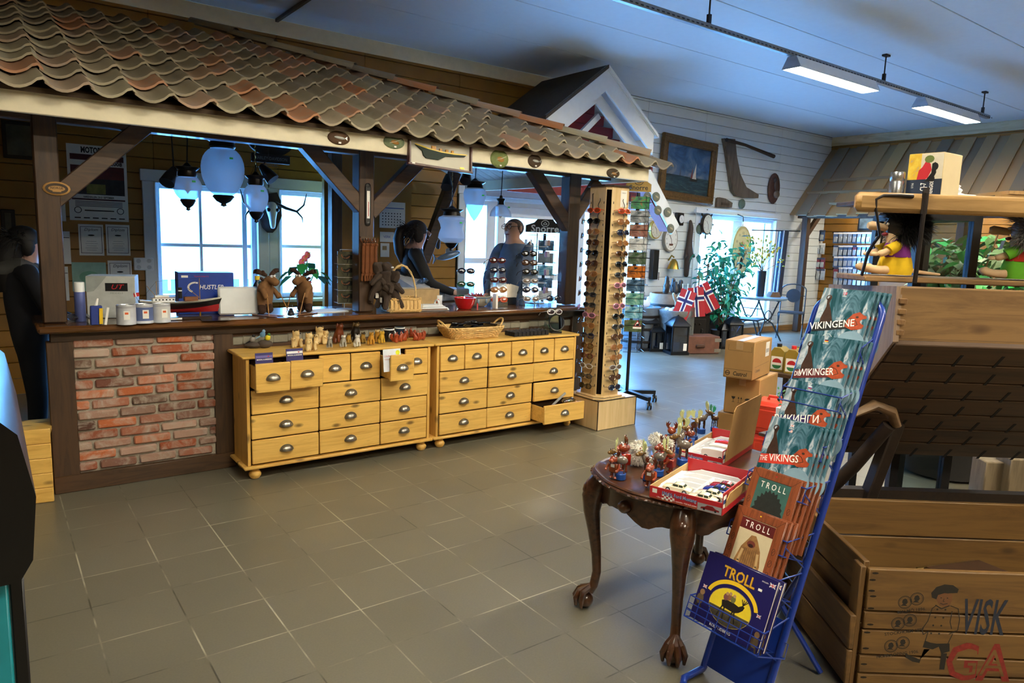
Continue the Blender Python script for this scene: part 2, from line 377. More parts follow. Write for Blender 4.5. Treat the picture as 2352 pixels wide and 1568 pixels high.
# windows: frame, sashes, panes, casing
def window(n, o, muntv, munth, casing=0.11, sill=True):
    x0, x1, z0, z1 = o; mb = MB(); y = YW + 0.1; f = 0.05
    for a, b in ((x0, x0 + f), (x1 - f, x1)): mb.box(((a + b) / 2, y, (z0 + z1) / 2), (f, 0.12, z1 - z0), WHITEPAINT, bev=.004)
    for a, b in ((z0, z0 + f), (z1 - f, z1)): mb.box(((x0 + x1) / 2, y, (a + b) / 2), (x1 - x0 - 2 * f, 0.12, f), WHITEPAINT, bev=.004)
    for x, wv in muntv: mb.box((x, y + 0.01, (z0 + z1) / 2), (wv, 0.06, z1 - z0 - 2 * f), WHITEPAINT, bev=.004)
    for z, wv in munth: mb.box(((x0 + x1) / 2, y + 0.01, z), (x1 - x0 - 2 * f, 0.05, wv), WHITEPAINT, bev=.004)
    r = struct(mb, 'window_%d' % n)
    mb = MB(); mb.box(((x0 + x1) / 2, y + 0.01, (z0 + z1) / 2), (x1 - x0 - 2 * f, 0.004, z1 - z0 - 2 * f), glassy('f4faff', 0.06)); mb.build('pane', r)
    mb = MB(); c = casing
    mb.box((x0 - c / 2, YW - 0.012, (z0 + z1) / 2), (c, 0.024, z1 - z0 + 0.02), WHITEPAINT, bev=.005); mb.box((x1 + c / 2, YW - 0.012, (z0 + z1) / 2), (c, 0.024, z1 - z0 + 0.02), WHITEPAINT, bev=.005)
    mb.box(((x0 + x1) / 2, YW - 0.016, z1 + c / 2 + .01), (x1 - x0 + 2 * c + .03, 0.03, c), WHITEPAINT, bev=.005)
    if sill: mb.box(((x0 + x1) / 2, YW - 0.03, z0 - 0.025), (x1 - x0 + 2 * c, 0.1, 0.035), WHITEPAINT, bev=.006)
    for xa in (x0 - .004, x1 + .004): mb.box((xa, YW + .02, (z0 + z1) / 2), (.012, .1, z1 - z0), WHITEPAINT)
    mb.box(((x0 + x1) / 2, YW + .02, z1 + .004), (x1 - x0, .1, .012), WHITEPAINT)
    mb.build('casing', r)
    l = bpy.data.lights.new('daylight_portal', 'AREA'); l.shape = 'RECTANGLE'; l.size = x1 - x0; l.size_y = z1 - z0; l.cycles.is_portal = True
    lo = bpy.data.objects.new('daylight_portal', l); COL.objects.link(lo); lo.location = ((x0 + x1) / 2, YW + 0.24, (z0 + z1) / 2); lo.rotation_euler = (-PI / 2, 0, 0)
    return r
window(1, W1, [(1.50, .03), (1.93, .05)], [(1.36, .035)], .11)
window(2, W2, [(2.77, .03), (3.12, .04)], [(1.37, .035)], .11)
window(3, W3, [(10.28, .26)], [], .12)
window(4, DR, [(5.06, .14), (6.62, .16)], [(2.0, .1)], .1, False)
# entrance door leaf with its glass, in the middle of the glazed entrance
mb = MB(); dx0, dx1 = 5.16, 6.5; y = YW + .1
for x in (dx0 + .06, dx1 - .06): mb.box((x, y, .98), (.12, .07, 1.94), WHITEPAINT, bev=.005)
for z, h in ((.12, .22), (1.88, .14), (1.02, .09)): mb.box(((dx0 + dx1) / 2, y, z), (dx1 - dx0 - .24, .07, h), WHITEPAINT, bev=.005)
r = struct(mb, 'door_1')
mb = MB(); mb.cyl((5.33, y - .09, 1.02), (5.33, y - .09, 1.22), .012, STEEL); mb.bar((5.33, y - .09, 1.04), (5.33, y, 1.04), .02, .02, STEEL); mb.bar((5.33, y - .09, 1.2), (5.33, y, 1.2), .02, .02, STEEL); mb.build('door_handle', r)
mb = MB(); mb.box((4.83, y, 1.24), (.34, .05, .07), WHITEPAINT, bev=.004); mb.box((4.83, y, .5), (.34, .05, .07), WHITEPAINT, bev=.004); mb.box((7.2, y, .5), (1.0, .05, .07), WHITEPAINT, bev=.004); struct(mb, 'trim_3')
# outside: ground, far hedge, fence seen through the panes
mb = MB(); mb.box((5, 24, -0.3), (70, 40, 0.1), plain('e6e6e2', .9, var=.05)); struct(mb, 'ground_outside')
mb = MB(); mb.box((4, 40, 2.2), (80, 1.0, 5), plain('d4ded6', .9, var=.12, nscale=.6)); struct(mb, 'hedge_outside')
r = thing('garden_fence', 'pale blue slatted fence outside the window behind the model ship', 'fence', (1.6, 7.2, -.25))
mb = MB()
for k in range(16): mb.box((-.7 + k * .14, 0, .55), (.1, .025, 1.0), plain('6fa0b4', .7))
mb.build('slat_panel', r)
mb = MB(); mb.box((.35, .04, .85), (2.3, .04, .08), plain('8fb0c0', .7)); mb.box((.35, .04, .2), (2.3, .04, .08), plain('8fb0c0', .7)); mb.build('rail', r)
for x in (-.75, 1.5): mb = MB(); mb.box((x, .05, .55), (.09, .09, 1.15), plain('8fb0c0', .7)); mb.build('fence_post', r)

# ceiling lamps on their track
TY = 0.36; TZ = 3.36
r = thing('lamp_track', 'long perforated grey steel track hung below the ceiling', 'lamp track', (0, TY, TZ))
mb = MB(); gm = plain('8d959c', .4, .5)
mb.box((4.9, 0, 0.0), (11.4, .05, .045), gm, bev=.004)
for k in range(190): mb.box((-.7 + k * .06, -.0262, -.006), (.03, .002, .01), plain('3a3f45', .6, .3))
mb.build('rail', r)
for x in (-.4, 1.9, 4.75, 7.75, 10.4):
    mb = MB(); mb.cyl((x, 0, .02), (x, 0, ZC - TZ - .01), .008, IRON, n=6); mb.box((x, 0, ZC - TZ - .01), (.09, .05, .02), IRON); mb.box((x, 0, .06), (.03, .03, .08), IRON); mb.build('hanger', r)
def fixture(x, y, z, label, e=LAMP_E, L=1.5, drop=.012):
    r = thing('fluorescent_ceiling_lamp', label, 'ceiling lamp', (x, y, z), 0, 'lit fluorescent lamps on the ceiling track')
    mb = MB(); pf = [(-.10, -.13), (-.045, -.02), (.045, -.02), (.10, -.13), (.09, -.13), (.038, -.035), (-.038, -.035), (-.09, -.13)]
    F = frame((-L / 2, 0, 0), (0, 1, 0), (0, 0, 1)); mb.prism(pf, L, WHITE, F)
    mb.build('reflector', r)
    for sx in (-1, 1):
        mb = MB(); mb.prism([(-.10, -.13), (-.045, -.02), (.045, -.02), (.10, -.13)], .01, plain('9aa6b4', .4), frame((sx * (L / 2 + .002) - .005, 0, 0), (0, 1, 0), (0, 0, 1))); mb.build('end_plate', r)
    mb = MB(); mb.box((0, 0, -.112 - drop / 2), (L - .02, .178, drop), emit(LAMP_COL, e), bev=.004); mb.build('diffuser', r)
    return r
r = bpy.data.objects['lamp_track']
fixture(6.75, TY, TZ, 'lit fluorescent lamp on the track, nearer of the two, over the shop middle', 135.0)
fixture(9.4, TY, TZ, 'lit fluorescent lamp at the far end of the track near the plank roof', 155.0)
r2 = dup(r, (-2.6, -2.0, TZ), None, 'added unseen steel lamp track over the open floor before the counter'); r2.scale.x = .72  # unseen track and lamp row, added to brighten the counter front and floor
for x_, lb, e_ in ((-1.7, 'first', 25.0), (1.3, 'second', 110.0), (4.4, 'third', 150.0)): fixture(x_, -2.0, TZ, 'added unseen fluorescent lamp over the open floor, %s from the left wall' % lb, e_)
r2 = dup(r, (-2.6, -5.0, TZ), None, 'added unseen steel lamp track near the front wall of the shop'); r2.scale.x = .72  # second unseen row, added behind the camera as low frontal light
for x_, lb, e_ in ((1.2, 'nearer the left wall', 150.0), (4.6, 'further from the left wall', 190.0)): fixture(x_, -5.0, TZ, 'added unseen deep fluorescent lamp by the front wall, %s' % lb, e_, 1.5, .05)
for y_, lb in ((2.7, 'near the corner'), (.9, 'further from the corner')): fixture(12.45, y_, 2.6, 'small added unseen lamp tucked under the plank canopy %s' % lb, 42.0, .9).rotation_euler.z = PI / 2  # unseen lamps added to brighten the yellow wall below the canopy
# ================================================================ the kiosk: posts, braces, fascia, tiled roof
kiosk = thing('sales_kiosk', 'dark timber sales kiosk with cream fascia and a hipped roof of old clay tiles', 'kiosk', (0, 0, 0))
for x, wd in ((.035, .115), (1.92, .115), (3.87, .13)):
    mb = MB(); mb.box((x, 1.01, 1.58), (wd, .12, 1.2), DARKWOOD_Z, bev=.006); mb.build('post', kiosk)
for x in (2.62,):
    mb = MB(); mb.box((x, 3.2, 1.5), (.11, .11, 3.0), DARKWOOD_Z, bev=.006); mb.build('post', kiosk)
def brace(a, b, Y=1.0, wd=.10, dp=.09):
    mb = MB(); mb.bar(ay(a[0], a[1], Y), ay(b[0], b[1], Y), dp, wd, DARKWOOD, (0, 0, 1) if abs(a[0] - b[0]) > 5 else (1, 0, 0), .005); mb.build('brace', kiosk)
brace((118, 462), (330, 290)); brace((842, 492), (690, 318)); brace((846, 490), (965, 366)); brace((1312, 535), (1212, 372)); brace((1312, 510), (1372, 415), 1.05, .1, .05)
brace((972, 600), (1045, 395), 3.0, .12)
mb = MB(); mb.box((1.75, 1.01, 2.13), (5.1, .1, .1), DARKWOOD, bev=.005); mb.build('front_beam', kiosk)
mb = MB(); mb.box((1.75, 3.25, 2.5), (5.0, .1, .1), DARKWOOD, bev=.005); mb.build('rear_beam', kiosk)
FY = .62; EX = 4.40; TS = .38
mb = MB(); mb.box(((EX - 1.6) / 2, FY, 2.135), (EX + 1.6, .03, .135), CREAM, bev=.004); mb.build('fascia_board', kiosk)
mb = MB(); mb.box((EX - .02, (FY + 3.5) / 2, 2.135), (.03, 3.5 - FY, .135), CREAM, bev=.004); mb.build('side_fascia_board', kiosk)
# roof deck below the tiles: sloping planks, dark towards the shop, white painted under the hip
mb = MB(); z0 = 2.185
def roofz(y): return z0 + (y - .55) * TS
t = .025; hipx = lambda y: EX - (y - .6)
dk = plain('4a3a2a', .8)
vs = [(-1.8, .56, roofz(.56)), (EX - .03, .56, roofz(.56)), (hipx(3.5), 3.5, roofz(3.5)), (-1.8, 3.5, roofz(3.5))]
mb.add(vs + [(x, y, z - t) for x, y, z in vs], [(0, 1, 2, 3), (7, 6, 5, 4), (0, 4, 5, 1), (1, 5, 6, 2), (2, 6, 7, 3), (3, 7, 4, 0)], dk); mb.build('roof_deck', kiosk)
mb = MB(); k = 0
while k * .14 < 2.9:      # planks of the hip side, running up the slope
    ya = .62 + k * .14; yb = ya + .132; top = lambda y: max(EX - (y - .6), 1.5)
    p = [(EX, ya, z0), (EX, yb, z0), (top(yb), yb, roofz(yb)), (top(ya), ya, roofz(ya))]
    mb.add(p + [(x, y, z - .02) for x, y, z in p], [(0, 1, 2, 3), (7, 6, 5, 4), (0, 4, 5, 1), (1, 5, 6, 2), (2, 6, 7, 3), (3, 7, 4, 0)], plain('c9c6c0', .6)); k += 1
mb.build('hip_planks', kiosk)
CLAY = toned('clay_tile', [(0, '8a7e6a'), (.3, 'a0957c'), (.5, 'b0a78c'), (.68, 'ac9680'), (.82, 'b48c70'), (.93, 'bc7c50'), (1, '98907a')], .85, 12, '9a9484', .4)
mb = MB(); TWD = .1965; EXPO = .262; N = 9
def prof(u): return -.032 * math.sin(PI * u / .72) if u < .72 else .024 * math.sin(PI * (u - .72) / .28)
row = 0
while True:
    y0 = .475 + row * EXPO
    if y0 > 3.35: break
    cx = -1.75 + (row % 1) * .1
    while cx < hipx(y0 + .1) - .02:
        mb.tv = RND.random(); dz = RND.uniform(-.004, .006); dy = RND.uniform(-.012, .012); tw = RND.uniform(-.012, .012); L = EXPO + .07
        tops, bots = [], []
        for j in range(3):
            s = j / 2; y = y0 + dy + s * L; zb = roofz(y) + .030 + .028 * (1 - s) + dz
            for i in range(N + 1):
                u = i / N; x = cx + u * TWD * 1.06 + tw * (s - .5); tops.append((x, y, zb + prof(u))); bots.append((x, y, zb + prof(u) - .014))
        n1 = N + 1; F = []
        for j in range(2):
            for i in range(N):
                a = j * n1 + i; F.append((a, a + 1, a + n1 + 1, a + n1)); b = 3 * n1 + a; F.append((b, b + n1, b + n1 + 1, b + 1))
        for i in range(N): F.append((i, 3 * n1 + i, 3 * n1 + i + 1, i + 1))
        for e in (0, N):
            for j in range(2): a = j * n1 + e; F.append((a, a + n1, 3 * n1 + a + n1, 3 * n1 + a))
        mb.add(tops + bots, F, CLAY, True); cx += TWD
    row += 1
mb.build('roof_tiles', kiosk, 50)
mb = MB(); t0 = .02
hp = lambda t: Vec((EX - t + .03, .6 + t, roofz(.6 + t) + .07))
while t0 < 2.75:
    a, b = hp(t0), hp(t0 + .31); mb.tv = RND.random(); d = (b - a).normalized(); sd = Vec((0, 0, 1)).cross(d).normalized(); up = d.cross(sd)
    rr = []
    for q, r in ((a + up * .012, .062), (b, .05)):
        rr.append([q + sd * (r * math.cos(g)) + up * (r * .8 * math.sin(g)) for g in [PI * k / 8 for k in range(9)]])
    mb.rings(rr, CLAY, False, False); mb.rings([[v - up * .013 for v in r][::-1] for r in rr], CLAY, False, False); t0 += .27
mb.build('hip_caps', kiosk, 50)
# ================================================================ counter under the kiosk
ctr = thing('shop_counter', 'long dark wooden counter with an old brick panel at its left end', 'counter', (0, 0, 0))
mb = MB(); mb.box((2.0, 1.13, .955), (4.12, .64, .04), COUNTER, bev=.012); mb.build('worktop', ctr)
mb = MB()
mb.box((2.0, .93, .905), (4.0, .06, .06), DARKWOOD, bev=.004); mb.box((.045, .93, .44), (.13, .06, .88), DARKWOOD_Z, bev=.004)
mb.box((.92, .93, .44), (.12, .06, .88), DARKWOOD_Z, bev=.004); mb.box((.48, .925, .05), (1.0, .07, .1), DARKWOOD, bev=.004)
mb.box((3.93, .95, .47), (.14, .1, .94), DARKWOOD_Z, bev=.004); mb.build('front_frame', ctr)
mb = MB(); mb.box((2.45, .955, .44), (3.0, .03, .88), wood('5a3e28', '3a2818', 'x', .8, .6, .2)); mb.box((2.0, 1.2, .3), (3.9, .02, .6), DARKWOOD); mb.build('rear_panel', ctr)
mb = MB(); mort = plain('a49c8c', .95, var=.2, nscale=30, bmp=.6)
mb.box((.48, .935, .48), (.80, .03, .8), mort); bk = brick_face(); z = .112; r_ = 0
while z < .87:
    x = .105 - (.0 if r_ % 2 else .11) + RND.uniform(-.02, .02)
    while x < .86:
        L = RND.choice((.2, .19, .21, .1 if RND.random() < .25 else .2)); a, b = max(x, .105), min(x + L, .865)
        if b - a > .03:
            mb.tv = RND.random(); mb.box(((a + b) / 2, .925 + RND.uniform(-.004, .004), z + .024), (b - a, .05, .047 + RND.uniform(-.004, .003)), bk, rotm(0, RND.uniform(-.02, .02), 0), .007)
        x += L + RND.uniform(.012, .02)
    z += .0605; r_ += 1
mb.build('brick_panel', ctr)
mb = MB()
for k in range(30): mb.box((1.0 + k * .098, .942, .825 + RND.uniform(-.008, .008)), (.102, .022, .055), plain('8a8678', .95, bmp=.8), rotm(0, RND.uniform(-.05, .05), 0), .006)
mb.build('mortar_edge', ctr)
# ================================================================ pine drawer chests
def cup(parent, x, y, z, r=.040):
    mb = MB()
    for q in (1, .94): mb.rings([[(x + q * r * math.cos(g) * math.cos(a), y - q * .027 * math.sin(g) * math.cos(a), z - .016 + q * .034 * math.sin(a)) for g in [PI * k / 12 for k in range(13)]] for a in [PI / 2 * i / 6 * .98 for i in range(7)]], PEWTER, False, False)
    mb.tube([(x + r * 1.06 * math.cos(g), y - .002, z - .016 + .037 * math.sin(g)) for g in [PI * k / 12 for k in range(13)]], .0028, PEWTER, 5); mb.tube([(x + r * math.cos(g), y - .027 * math.sin(g), z - .016) for g in [PI * k / 12 for k in range(13)]], .0016, PEWTER, 5)
    mb.build('cup_handle', parent)
def chest(x0, x1, yf, cols, pulled, label, sink=()):
    H = .77; r = thing('drawer_chest', label, 'chest of drawers', ((x0 + x1) / 2, yf + .15, 0)); W = x1 - x0; D = .29; hx = W / 2
    mb = MB(); mb.box((0, .005, H), (W + .05, D + .04, .02), PINE, bev=.006); mb.build('top_board', r)
    mb = MB(); mb.box((0, .0, .078), (W + .05, D + .04, .02), PINE, bev=.006); mb.build('base_board', r)
    for sx in (-1, 1): mb = MB(); mb.box((sx * (hx - .01), 0.0, .424), (.02, D, .672), PINE_Z, bev=.002); mb.build('side_panel', r)
    mb = MB(); mb.box((0, D / 2 - .008, .424), (W - .04, .012, .672), PINE); mb.box((0, -D / 2 + .05, .424), (W - .04, .006, .66), plain('2e1c0c', .9)); mb.build('back_panel', r)  # second, dark board sits behind the drawers to colour their gaps as shade
    for sx in (-1, 1):
        for yy in (-.12, .12):
            mb = MB(); mb.lathe([(.012, .0), (.026, .004), (.036, .02), (.038, .032), (.03, .046), (.02, .052), (.026, .058), (.03, .068)], PINE_Z, 18, (sx * (hx - .05), yy, 0)); mb.build('bun_foot', r)
    xs = [-hx + .022, *[c - hx for c in cols], hx - .022]; zr = [.095, .252, .41, .568, .755]; Y0 = -D / 2
    def drawer(a, b, z0, z1, p, tilt=0):
        mb = MB(); p0 = Y0 - .004 - p; dz = -p * tilt
        mb.box(((a + b) / 2, p0 + .008, (z0 + z1) / 2 + dz), (b - a - .008, .02, z1 - z0 - .008), PINE, rotm(tilt, 0, 0), .004)
        if p > .03:
            iw = b - a - .03; L = p + .05; yc = p0 + .018 + L / 2; h = (z1 - z0) * .75; zc = (z0 + z1) / 2 + dz - .004
            for s in (-1, 1): mb.box(((a + b) / 2 + s * iw / 2, yc, zc), (.012, L, h), PINE)
            mb.box(((a + b) / 2, yc, zc - h / 2), (iw, L, .008), PINE)
        d = mb.build('drawer', r); cup(d, (a + b) / 2, p0 - .002, (z0 + z1) / 2 + dz + .004); return d
    i = 0
    for ci in range(3):
        a, b = xs[ci], xs[ci + 1]
        for ri in range(3): drawer(a, b, zr[ri], zr[ri + 1], pulled.get((ci, ri), RND.choice((0, 0, .003, .006))))
        m = (a + b) / 2
        for q, (u, v) in enumerate(((a, m), (m, b))): drawer(u, v, zr[3], zr[4], pulled.get((ci, 3, q), RND.choice((0, .002))), pulled.get((ci, 3, q), 0) and .05)
    return r
YC = .578
chest(.965, 2.245, YC, (.455, .89), {(0, 3, 0): .10, (0, 3, 1): .085, (2, 3, 0): .14}, 'wide pine chest of small drawers, the one with animal figurines and leaflets on it')
chest(2.30, 3.63, YC, (.445, .88), {(2, 0): .16, (2, 1): .02, (1, 2): .012}, 'wide pine chest with its lowest right drawer pulled open, under the wicker tray')
# ================================================================ printing helpers
def stroke(mb, pts, w, m, F, z=0.0, closed=False):
    P = [Vec((p[0], p[1])) for p in pts]; n = len(P)
    for i in range(n if closed else n - 1):
        a, b = P[i], P[(i + 1) % n]; d = b - a
        if d.length < 1e-6: continue
        d.normalize(); q = Vec((-d.y, d.x)) * w / 2; e = d * w * .3; a, b = a - e, b + e
        mb.add([F @ Vec((v.x, v.y, z)) for v in (a - q, b - q, b + q, a + q)], [(0, 1, 2, 3)], m)
def ell(cx, cy, rx, ry, n=24, a0=0, a1=2 * PI): return [(cx + rx * math.cos(a0 + (a1 - a0) * k / n), cy + ry * math.sin(a0 + (a1 - a0) * k / n)) for k in range(n + (a1 - a0 < 6.28))]
def stain_mat(name, stops, scale=(3, 3, 3), detail=4, rough=.3, dist=1.0, coat=0.3):
    k = ('stain', name)
    if k in MATS: return MATS[k]
    m, nt, p = newmat(name); f = noise(nt, coords(nt, scale), 1.0, detail, .6, dist)
    nt.links.new(ramp(nt, f, [(a, rgb(h)) for a, h in stops]), p.inputs['Base Color']); p.inputs['Roughness'].default_value = rough; p.inputs['Coat Weight'].default_value = coat
    MATS[k] = m; return m
# ================================================================ book rack (blue tube) and its books
RBASE = Vec((1.75, -2.395, 0)); RL = Vec((.55, 0, 1.365)).normalized(); RW = Vec((0, -1, 0)); RN = RW.cross(RL)
RF = Mat((RW, RL, RN)).transposed().to_4x4(); RF.translation = RBASE      # x across, y up the lean, z out of the face
BLUETUBE = plain('173690', .28, .1, .05, .6, .4)
rack = thing('book_rack', 'leaning blue tube rack with wire pockets full of picture books', 'book rack', (0, 0, 0))
def rp(x, y, z=0): return RF @ Vec((x, y, z))
mb = MB(); hw = .125; top = 1.472; cr = .07
pts = [rp(-hw, .05)] + [rp(-hw, y) for y in (.3, .7, 1.1, 1.3)] + [rp(-hw + cr - cr * math.cos(a), top - cr + cr * math.sin(a)) for a in [PI / 2 * k / 6 for k in range(7)]] + [rp(hw - cr + cr * math.sin(a), top - cr + cr * math.cos(a)) for a in [PI / 2 * k / 6 for k in range(7)]] + [rp(hw, y) for y in (1.3, 1.1, .7, .3)] + [rp(hw, .05)]
mb.tube(pts, .0125, BLUETUBE, 12); mb.build('tube_frame', rack)
mb = MB()
pts = [rp(-hw, .05), rp(-hw, .02)] + [Vec((1.75 + .0, -2.395 + hw, .013)) + Vec((-.10 * k / 4, 0, 0)) for k in range(5)] + [Vec((1.62, -2.29, .013)), Vec((1.61, -2.33, .013)), Vec((1.61, -2.46, .013)), Vec((1.62, -2.50, .013))] + [Vec((1.65 + .1 * k / 4, -2.395 - hw, .013)) for k in range(5)] + [rp(hw, .02), rp(hw, .05)]
mb.tube(pts, .0125, BLUETUBE, 10)
for s in (-1, 1): mb.tube([rp(s * hw, .5), Vec((2.10, -2.395 + s * .13, .012))], .010, BLUETUBE, 8)
mb.build('base_tube', rack)
mb = MB(); mb.add([rp(-hw, .03, -.004), rp(hw, .03, -.004), rp(hw, .30, -.004), rp(-hw, .30, -.004), rp(-hw, .03, .004), rp(hw, .03, .004), rp(hw, .30, .004), rp(-hw, .30, .004)], [(3, 2, 1, 0), (4, 5, 6, 7), (0, 1, 5, 4), (1, 2, 6, 5), (2, 3, 7, 6), (3, 0, 4, 7)], BLUETUBE); mb.build('base_plate', rack)
POCK = [(1.491, .036, .26, .195, 4), (1.297, .066, .26, .20, 4), (1.115, .078, .26, .20, 4), (.951, .112, .25, .20, 4), (.767, .128, .255, .186, 5), (.620, .150, .25, .19, 3), (.430, .166, .24, .275, 2)]   # top of the front book, its stand-off, height, width, copies
for pt, off, h, wd, n in POCK:
    mb = MB(); b = pt - h - .004; wx = max(wd, .2) / 2 + .012; wr = .0025; f = off + .012; fh = .05 if pt > .5 else .075
    mb.tube([rp(-hw, b + .05, 0), rp(-wx, b + .05, .01), rp(-wx, b, .005), rp(wx, b, .005), rp(wx, b + .05, .01), rp(hw, b + .05, 0)], wr, BLUETUBE, 6)
    mb.tube([rp(-wx, b, .005), rp(-wx, b, f), rp(-wx, b + fh, f), rp(wx, b + fh, f), rp(wx, b, f), rp(wx, b, .005)], wr, BLUETUBE, 6)
    mb.tube([rp(-wx, b, f), rp(wx, b, f)], wr, BLUETUBE, 6)
    for s in (-1, 1):
        mb.tube([rp(s * wx, b + fh, f), rp(s * hw, b + fh + .06, 0)], wr, BLUETUBE, 6); mb.tube([rp(s * wx, b + .03, f), rp(s * hw, b - .02, 0)], wr, BLUETUBE, 6)
    if pt < .5:
        for k in range(1, 7): mb.tube([rp(-wx + 2 * wx * k / 7, b + fh, f), rp(-wx + 2 * wx * k / 7, b, f), rp(-wx + 2 * wx * k / 7, b, .005)], .0018, BLUETUBE, 5)
        for k in (1, 2): mb.tube([rp(-wx, b + fh * k / 3, f), rp(wx, b + fh * k / 3, f)], .0018, BLUETUBE, 5)
    mb.build('wire_pocket', rack)
TEAL = stain_mat('fjord_print', [(.28, '0f3440'), (.42, '1d4a54'), (.5, '54788a'), (.58, 'b4bec8'), (.68, '4a6c78'), (.8, '1c4450')], (16, 4, 5), 4, .25, 1.6)
PALEBLUE = plain('7f9cae', .25, coat=.3); PAGES = plain('e4e0d2', .8, var=.08, nscale=90); SHIPBROWN = plain('3c2a22', .3, var=.25, nscale=60); DRAGON = plain('a4482c', .3, var=.3, nscale=50)
LW = plain('f2f0ea', .4, var=0); GOLD = plain('e0b030', .35, .2, 0.05)
def flagprint(mb, F, x, y, w, h, kind, z):
    r = lambda a, b, c, d, m, zz=0: mb.rect(x + a * w, y + b * h, x + c * w, y + d * h, m, F, z + zz)
    if kind == 'no': r(0, 0, 1, 1, RED); r(.25, 0, .45, 1, LW, 2e-4); r(0, .38, 1, .62, LW, 2e-4); r(.31, 0, .39, 1, BLUE, 4e-4); r(0, .44, 1, .56, BLUE, 4e-4)
    elif kind == 'de': r(0, 0, 1, .33, YELLOW); r(0, .33, 1, .66, RED); r(0, .66, 1, 1, BLACK)
    elif kind == 'ru': r(0, 0, 1, .33, RED); r(0, .33, 1, .66, BLUE); r(0, .66, 1, 1, LW)
    elif kind == 'uk':
        r(0, 0, 1, 1, BLUE); stroke(mb, [(x, y), (x + w, y + h)], h * .2, LW, F, z + 1e-4); stroke(mb, [(x, y + h), (x + w, y)], h * .2, LW, F, z + 1e-4)
        r(.38, 0, .62, 1, LW, 2e-4); r(0, .33, 1, .67, LW, 2e-4); r(.44, 0, .56, 1, RED, 4e-4); r(0, .42, 1, .58, RED, 4e-4)
    elif kind == 'us':
        for k in range(7): r(0, k / 7, 1, (k + 1) / 7, RED if k % 2 == 0 else LW)
        r(0, .45, .42, 1, BLUE, 2e-4)
def book_body(mb, w, h, t, cov, hard=True):
    e = .003 if hard else .0005
    mb.box((0, h / 2, -.0012), (w, h, .0024), cov, bev=.0008); mb.box((0, h / 2, -t + .0012), (w, h, .0024), cov, bev=.0008)
    mb.box((-w / 2 + .001, h / 2, -t / 2), (.002, h, t), cov); mb.box((0, h / 2, -t / 2), (w - 2 * e, h - 2 * e, t - .0045), PAGES)
def viking(title, band, flags, word, small, scale=1.0):
    mb = MB(); w, h = .195, .26; F = Mat(); book_body(mb, w, h, .009, TEAL); z = .0004
    mb.disc(.058, .055, .052, .05, PALEBLUE, F, z, 28)
    mb.flat([(-.075, .118), (-.077, .14), (-.068, .185), (-.072, .215), (-.062, .228), (-.058, .215), (-.06, .2), (-.045, .17), (-.03, .135), (-.025, .112), (-.045, .096)], SHIPBROWN, F, z)
    mb.annulus(-.067, .222, .011, .011, .004, SHIPBROWN, F, z, 14)
    mb.flat([(-.095, .084), (-.095, .118), (.04, .146), (.04, .112)], band, F, z + 2e-4)
    mb.flat([(.022, .118), (.024, .145), (.04, .168), (.062, .178), (.078, .168), (.09, .165), (.092, .156), (.078, .152), (.07, .143), (.078, .135), (.09, .13), (.086, .118), (.07, .112), (.05, .108)], DRAGON, F, z + 3e-4)
    mb.disc(.058, .158, .006, .004, SHIPBROWN, F, z + 5e-4, 8)
    stroke(mb, [(.035, .15), (.055, .145), (.066, .13), (.05, .122), (.04, .13)], .0022, SHIPBROWN, F, z + 5e-4)
    F2 = F @ Mat.Translation((-.03, .117, 0)) @ Mat.Rotation(math.atan2(.028, .135), 4, 'Z')
    if small:
        mb.text(small, .026, LW, F2 @ Mat.Translation((-.066, -.002, 0)), 'LEFT', fat=.006, z=z + 6e-4, sx=.62); mb.text(title, .037, LW, F2 @ Mat.Translation((.080, .001, 0)), 'RIGHT', fat=.008, z=z + 6e-4, sx=.80 if len(title) < 8 else .72)
    else: mb.text(title, .039, LW, F2 @ Mat.Translation((.004, .001, 0)), 'CENTER', fat=.008, z=z + 6e-4, sx=.84 if len(title) > 8 else .9)
    EM = plain('a8bcc0', .4, var=0)
    mb.annulus(-.03, .066, .019, .019, .0022, EM, F, z + 2e-4, 22); stroke(mb, [(-.045, .06), (-.03, .052), (-.014, .06)], .0015, EM, F, z + 2e-4); stroke(mb, [(-.03, .055), (-.03, .082)], .0015, EM, F, z + 2e-4)
    for k in range(-2, 3): stroke(mb, [(-.03 + k * .006, .056 + abs(k) * .001), (-.03 + k * .004, .076)], .001, EM, F, z + 2e-4)
    y = .238
    for f in flags: flagprint(mb, F, -.018, y, .014, .009, f, z); y -= .02
    mb.text(word, .005, LW, F @ Mat.Translation((-.011, .232, 0)), z=z)
    return mb
WOODCOV = wood('8a4a2c', '5e2c18', 'y', 3, .35, 0, .3); MAROON = plain('5a1c1c', .4, var=.1)
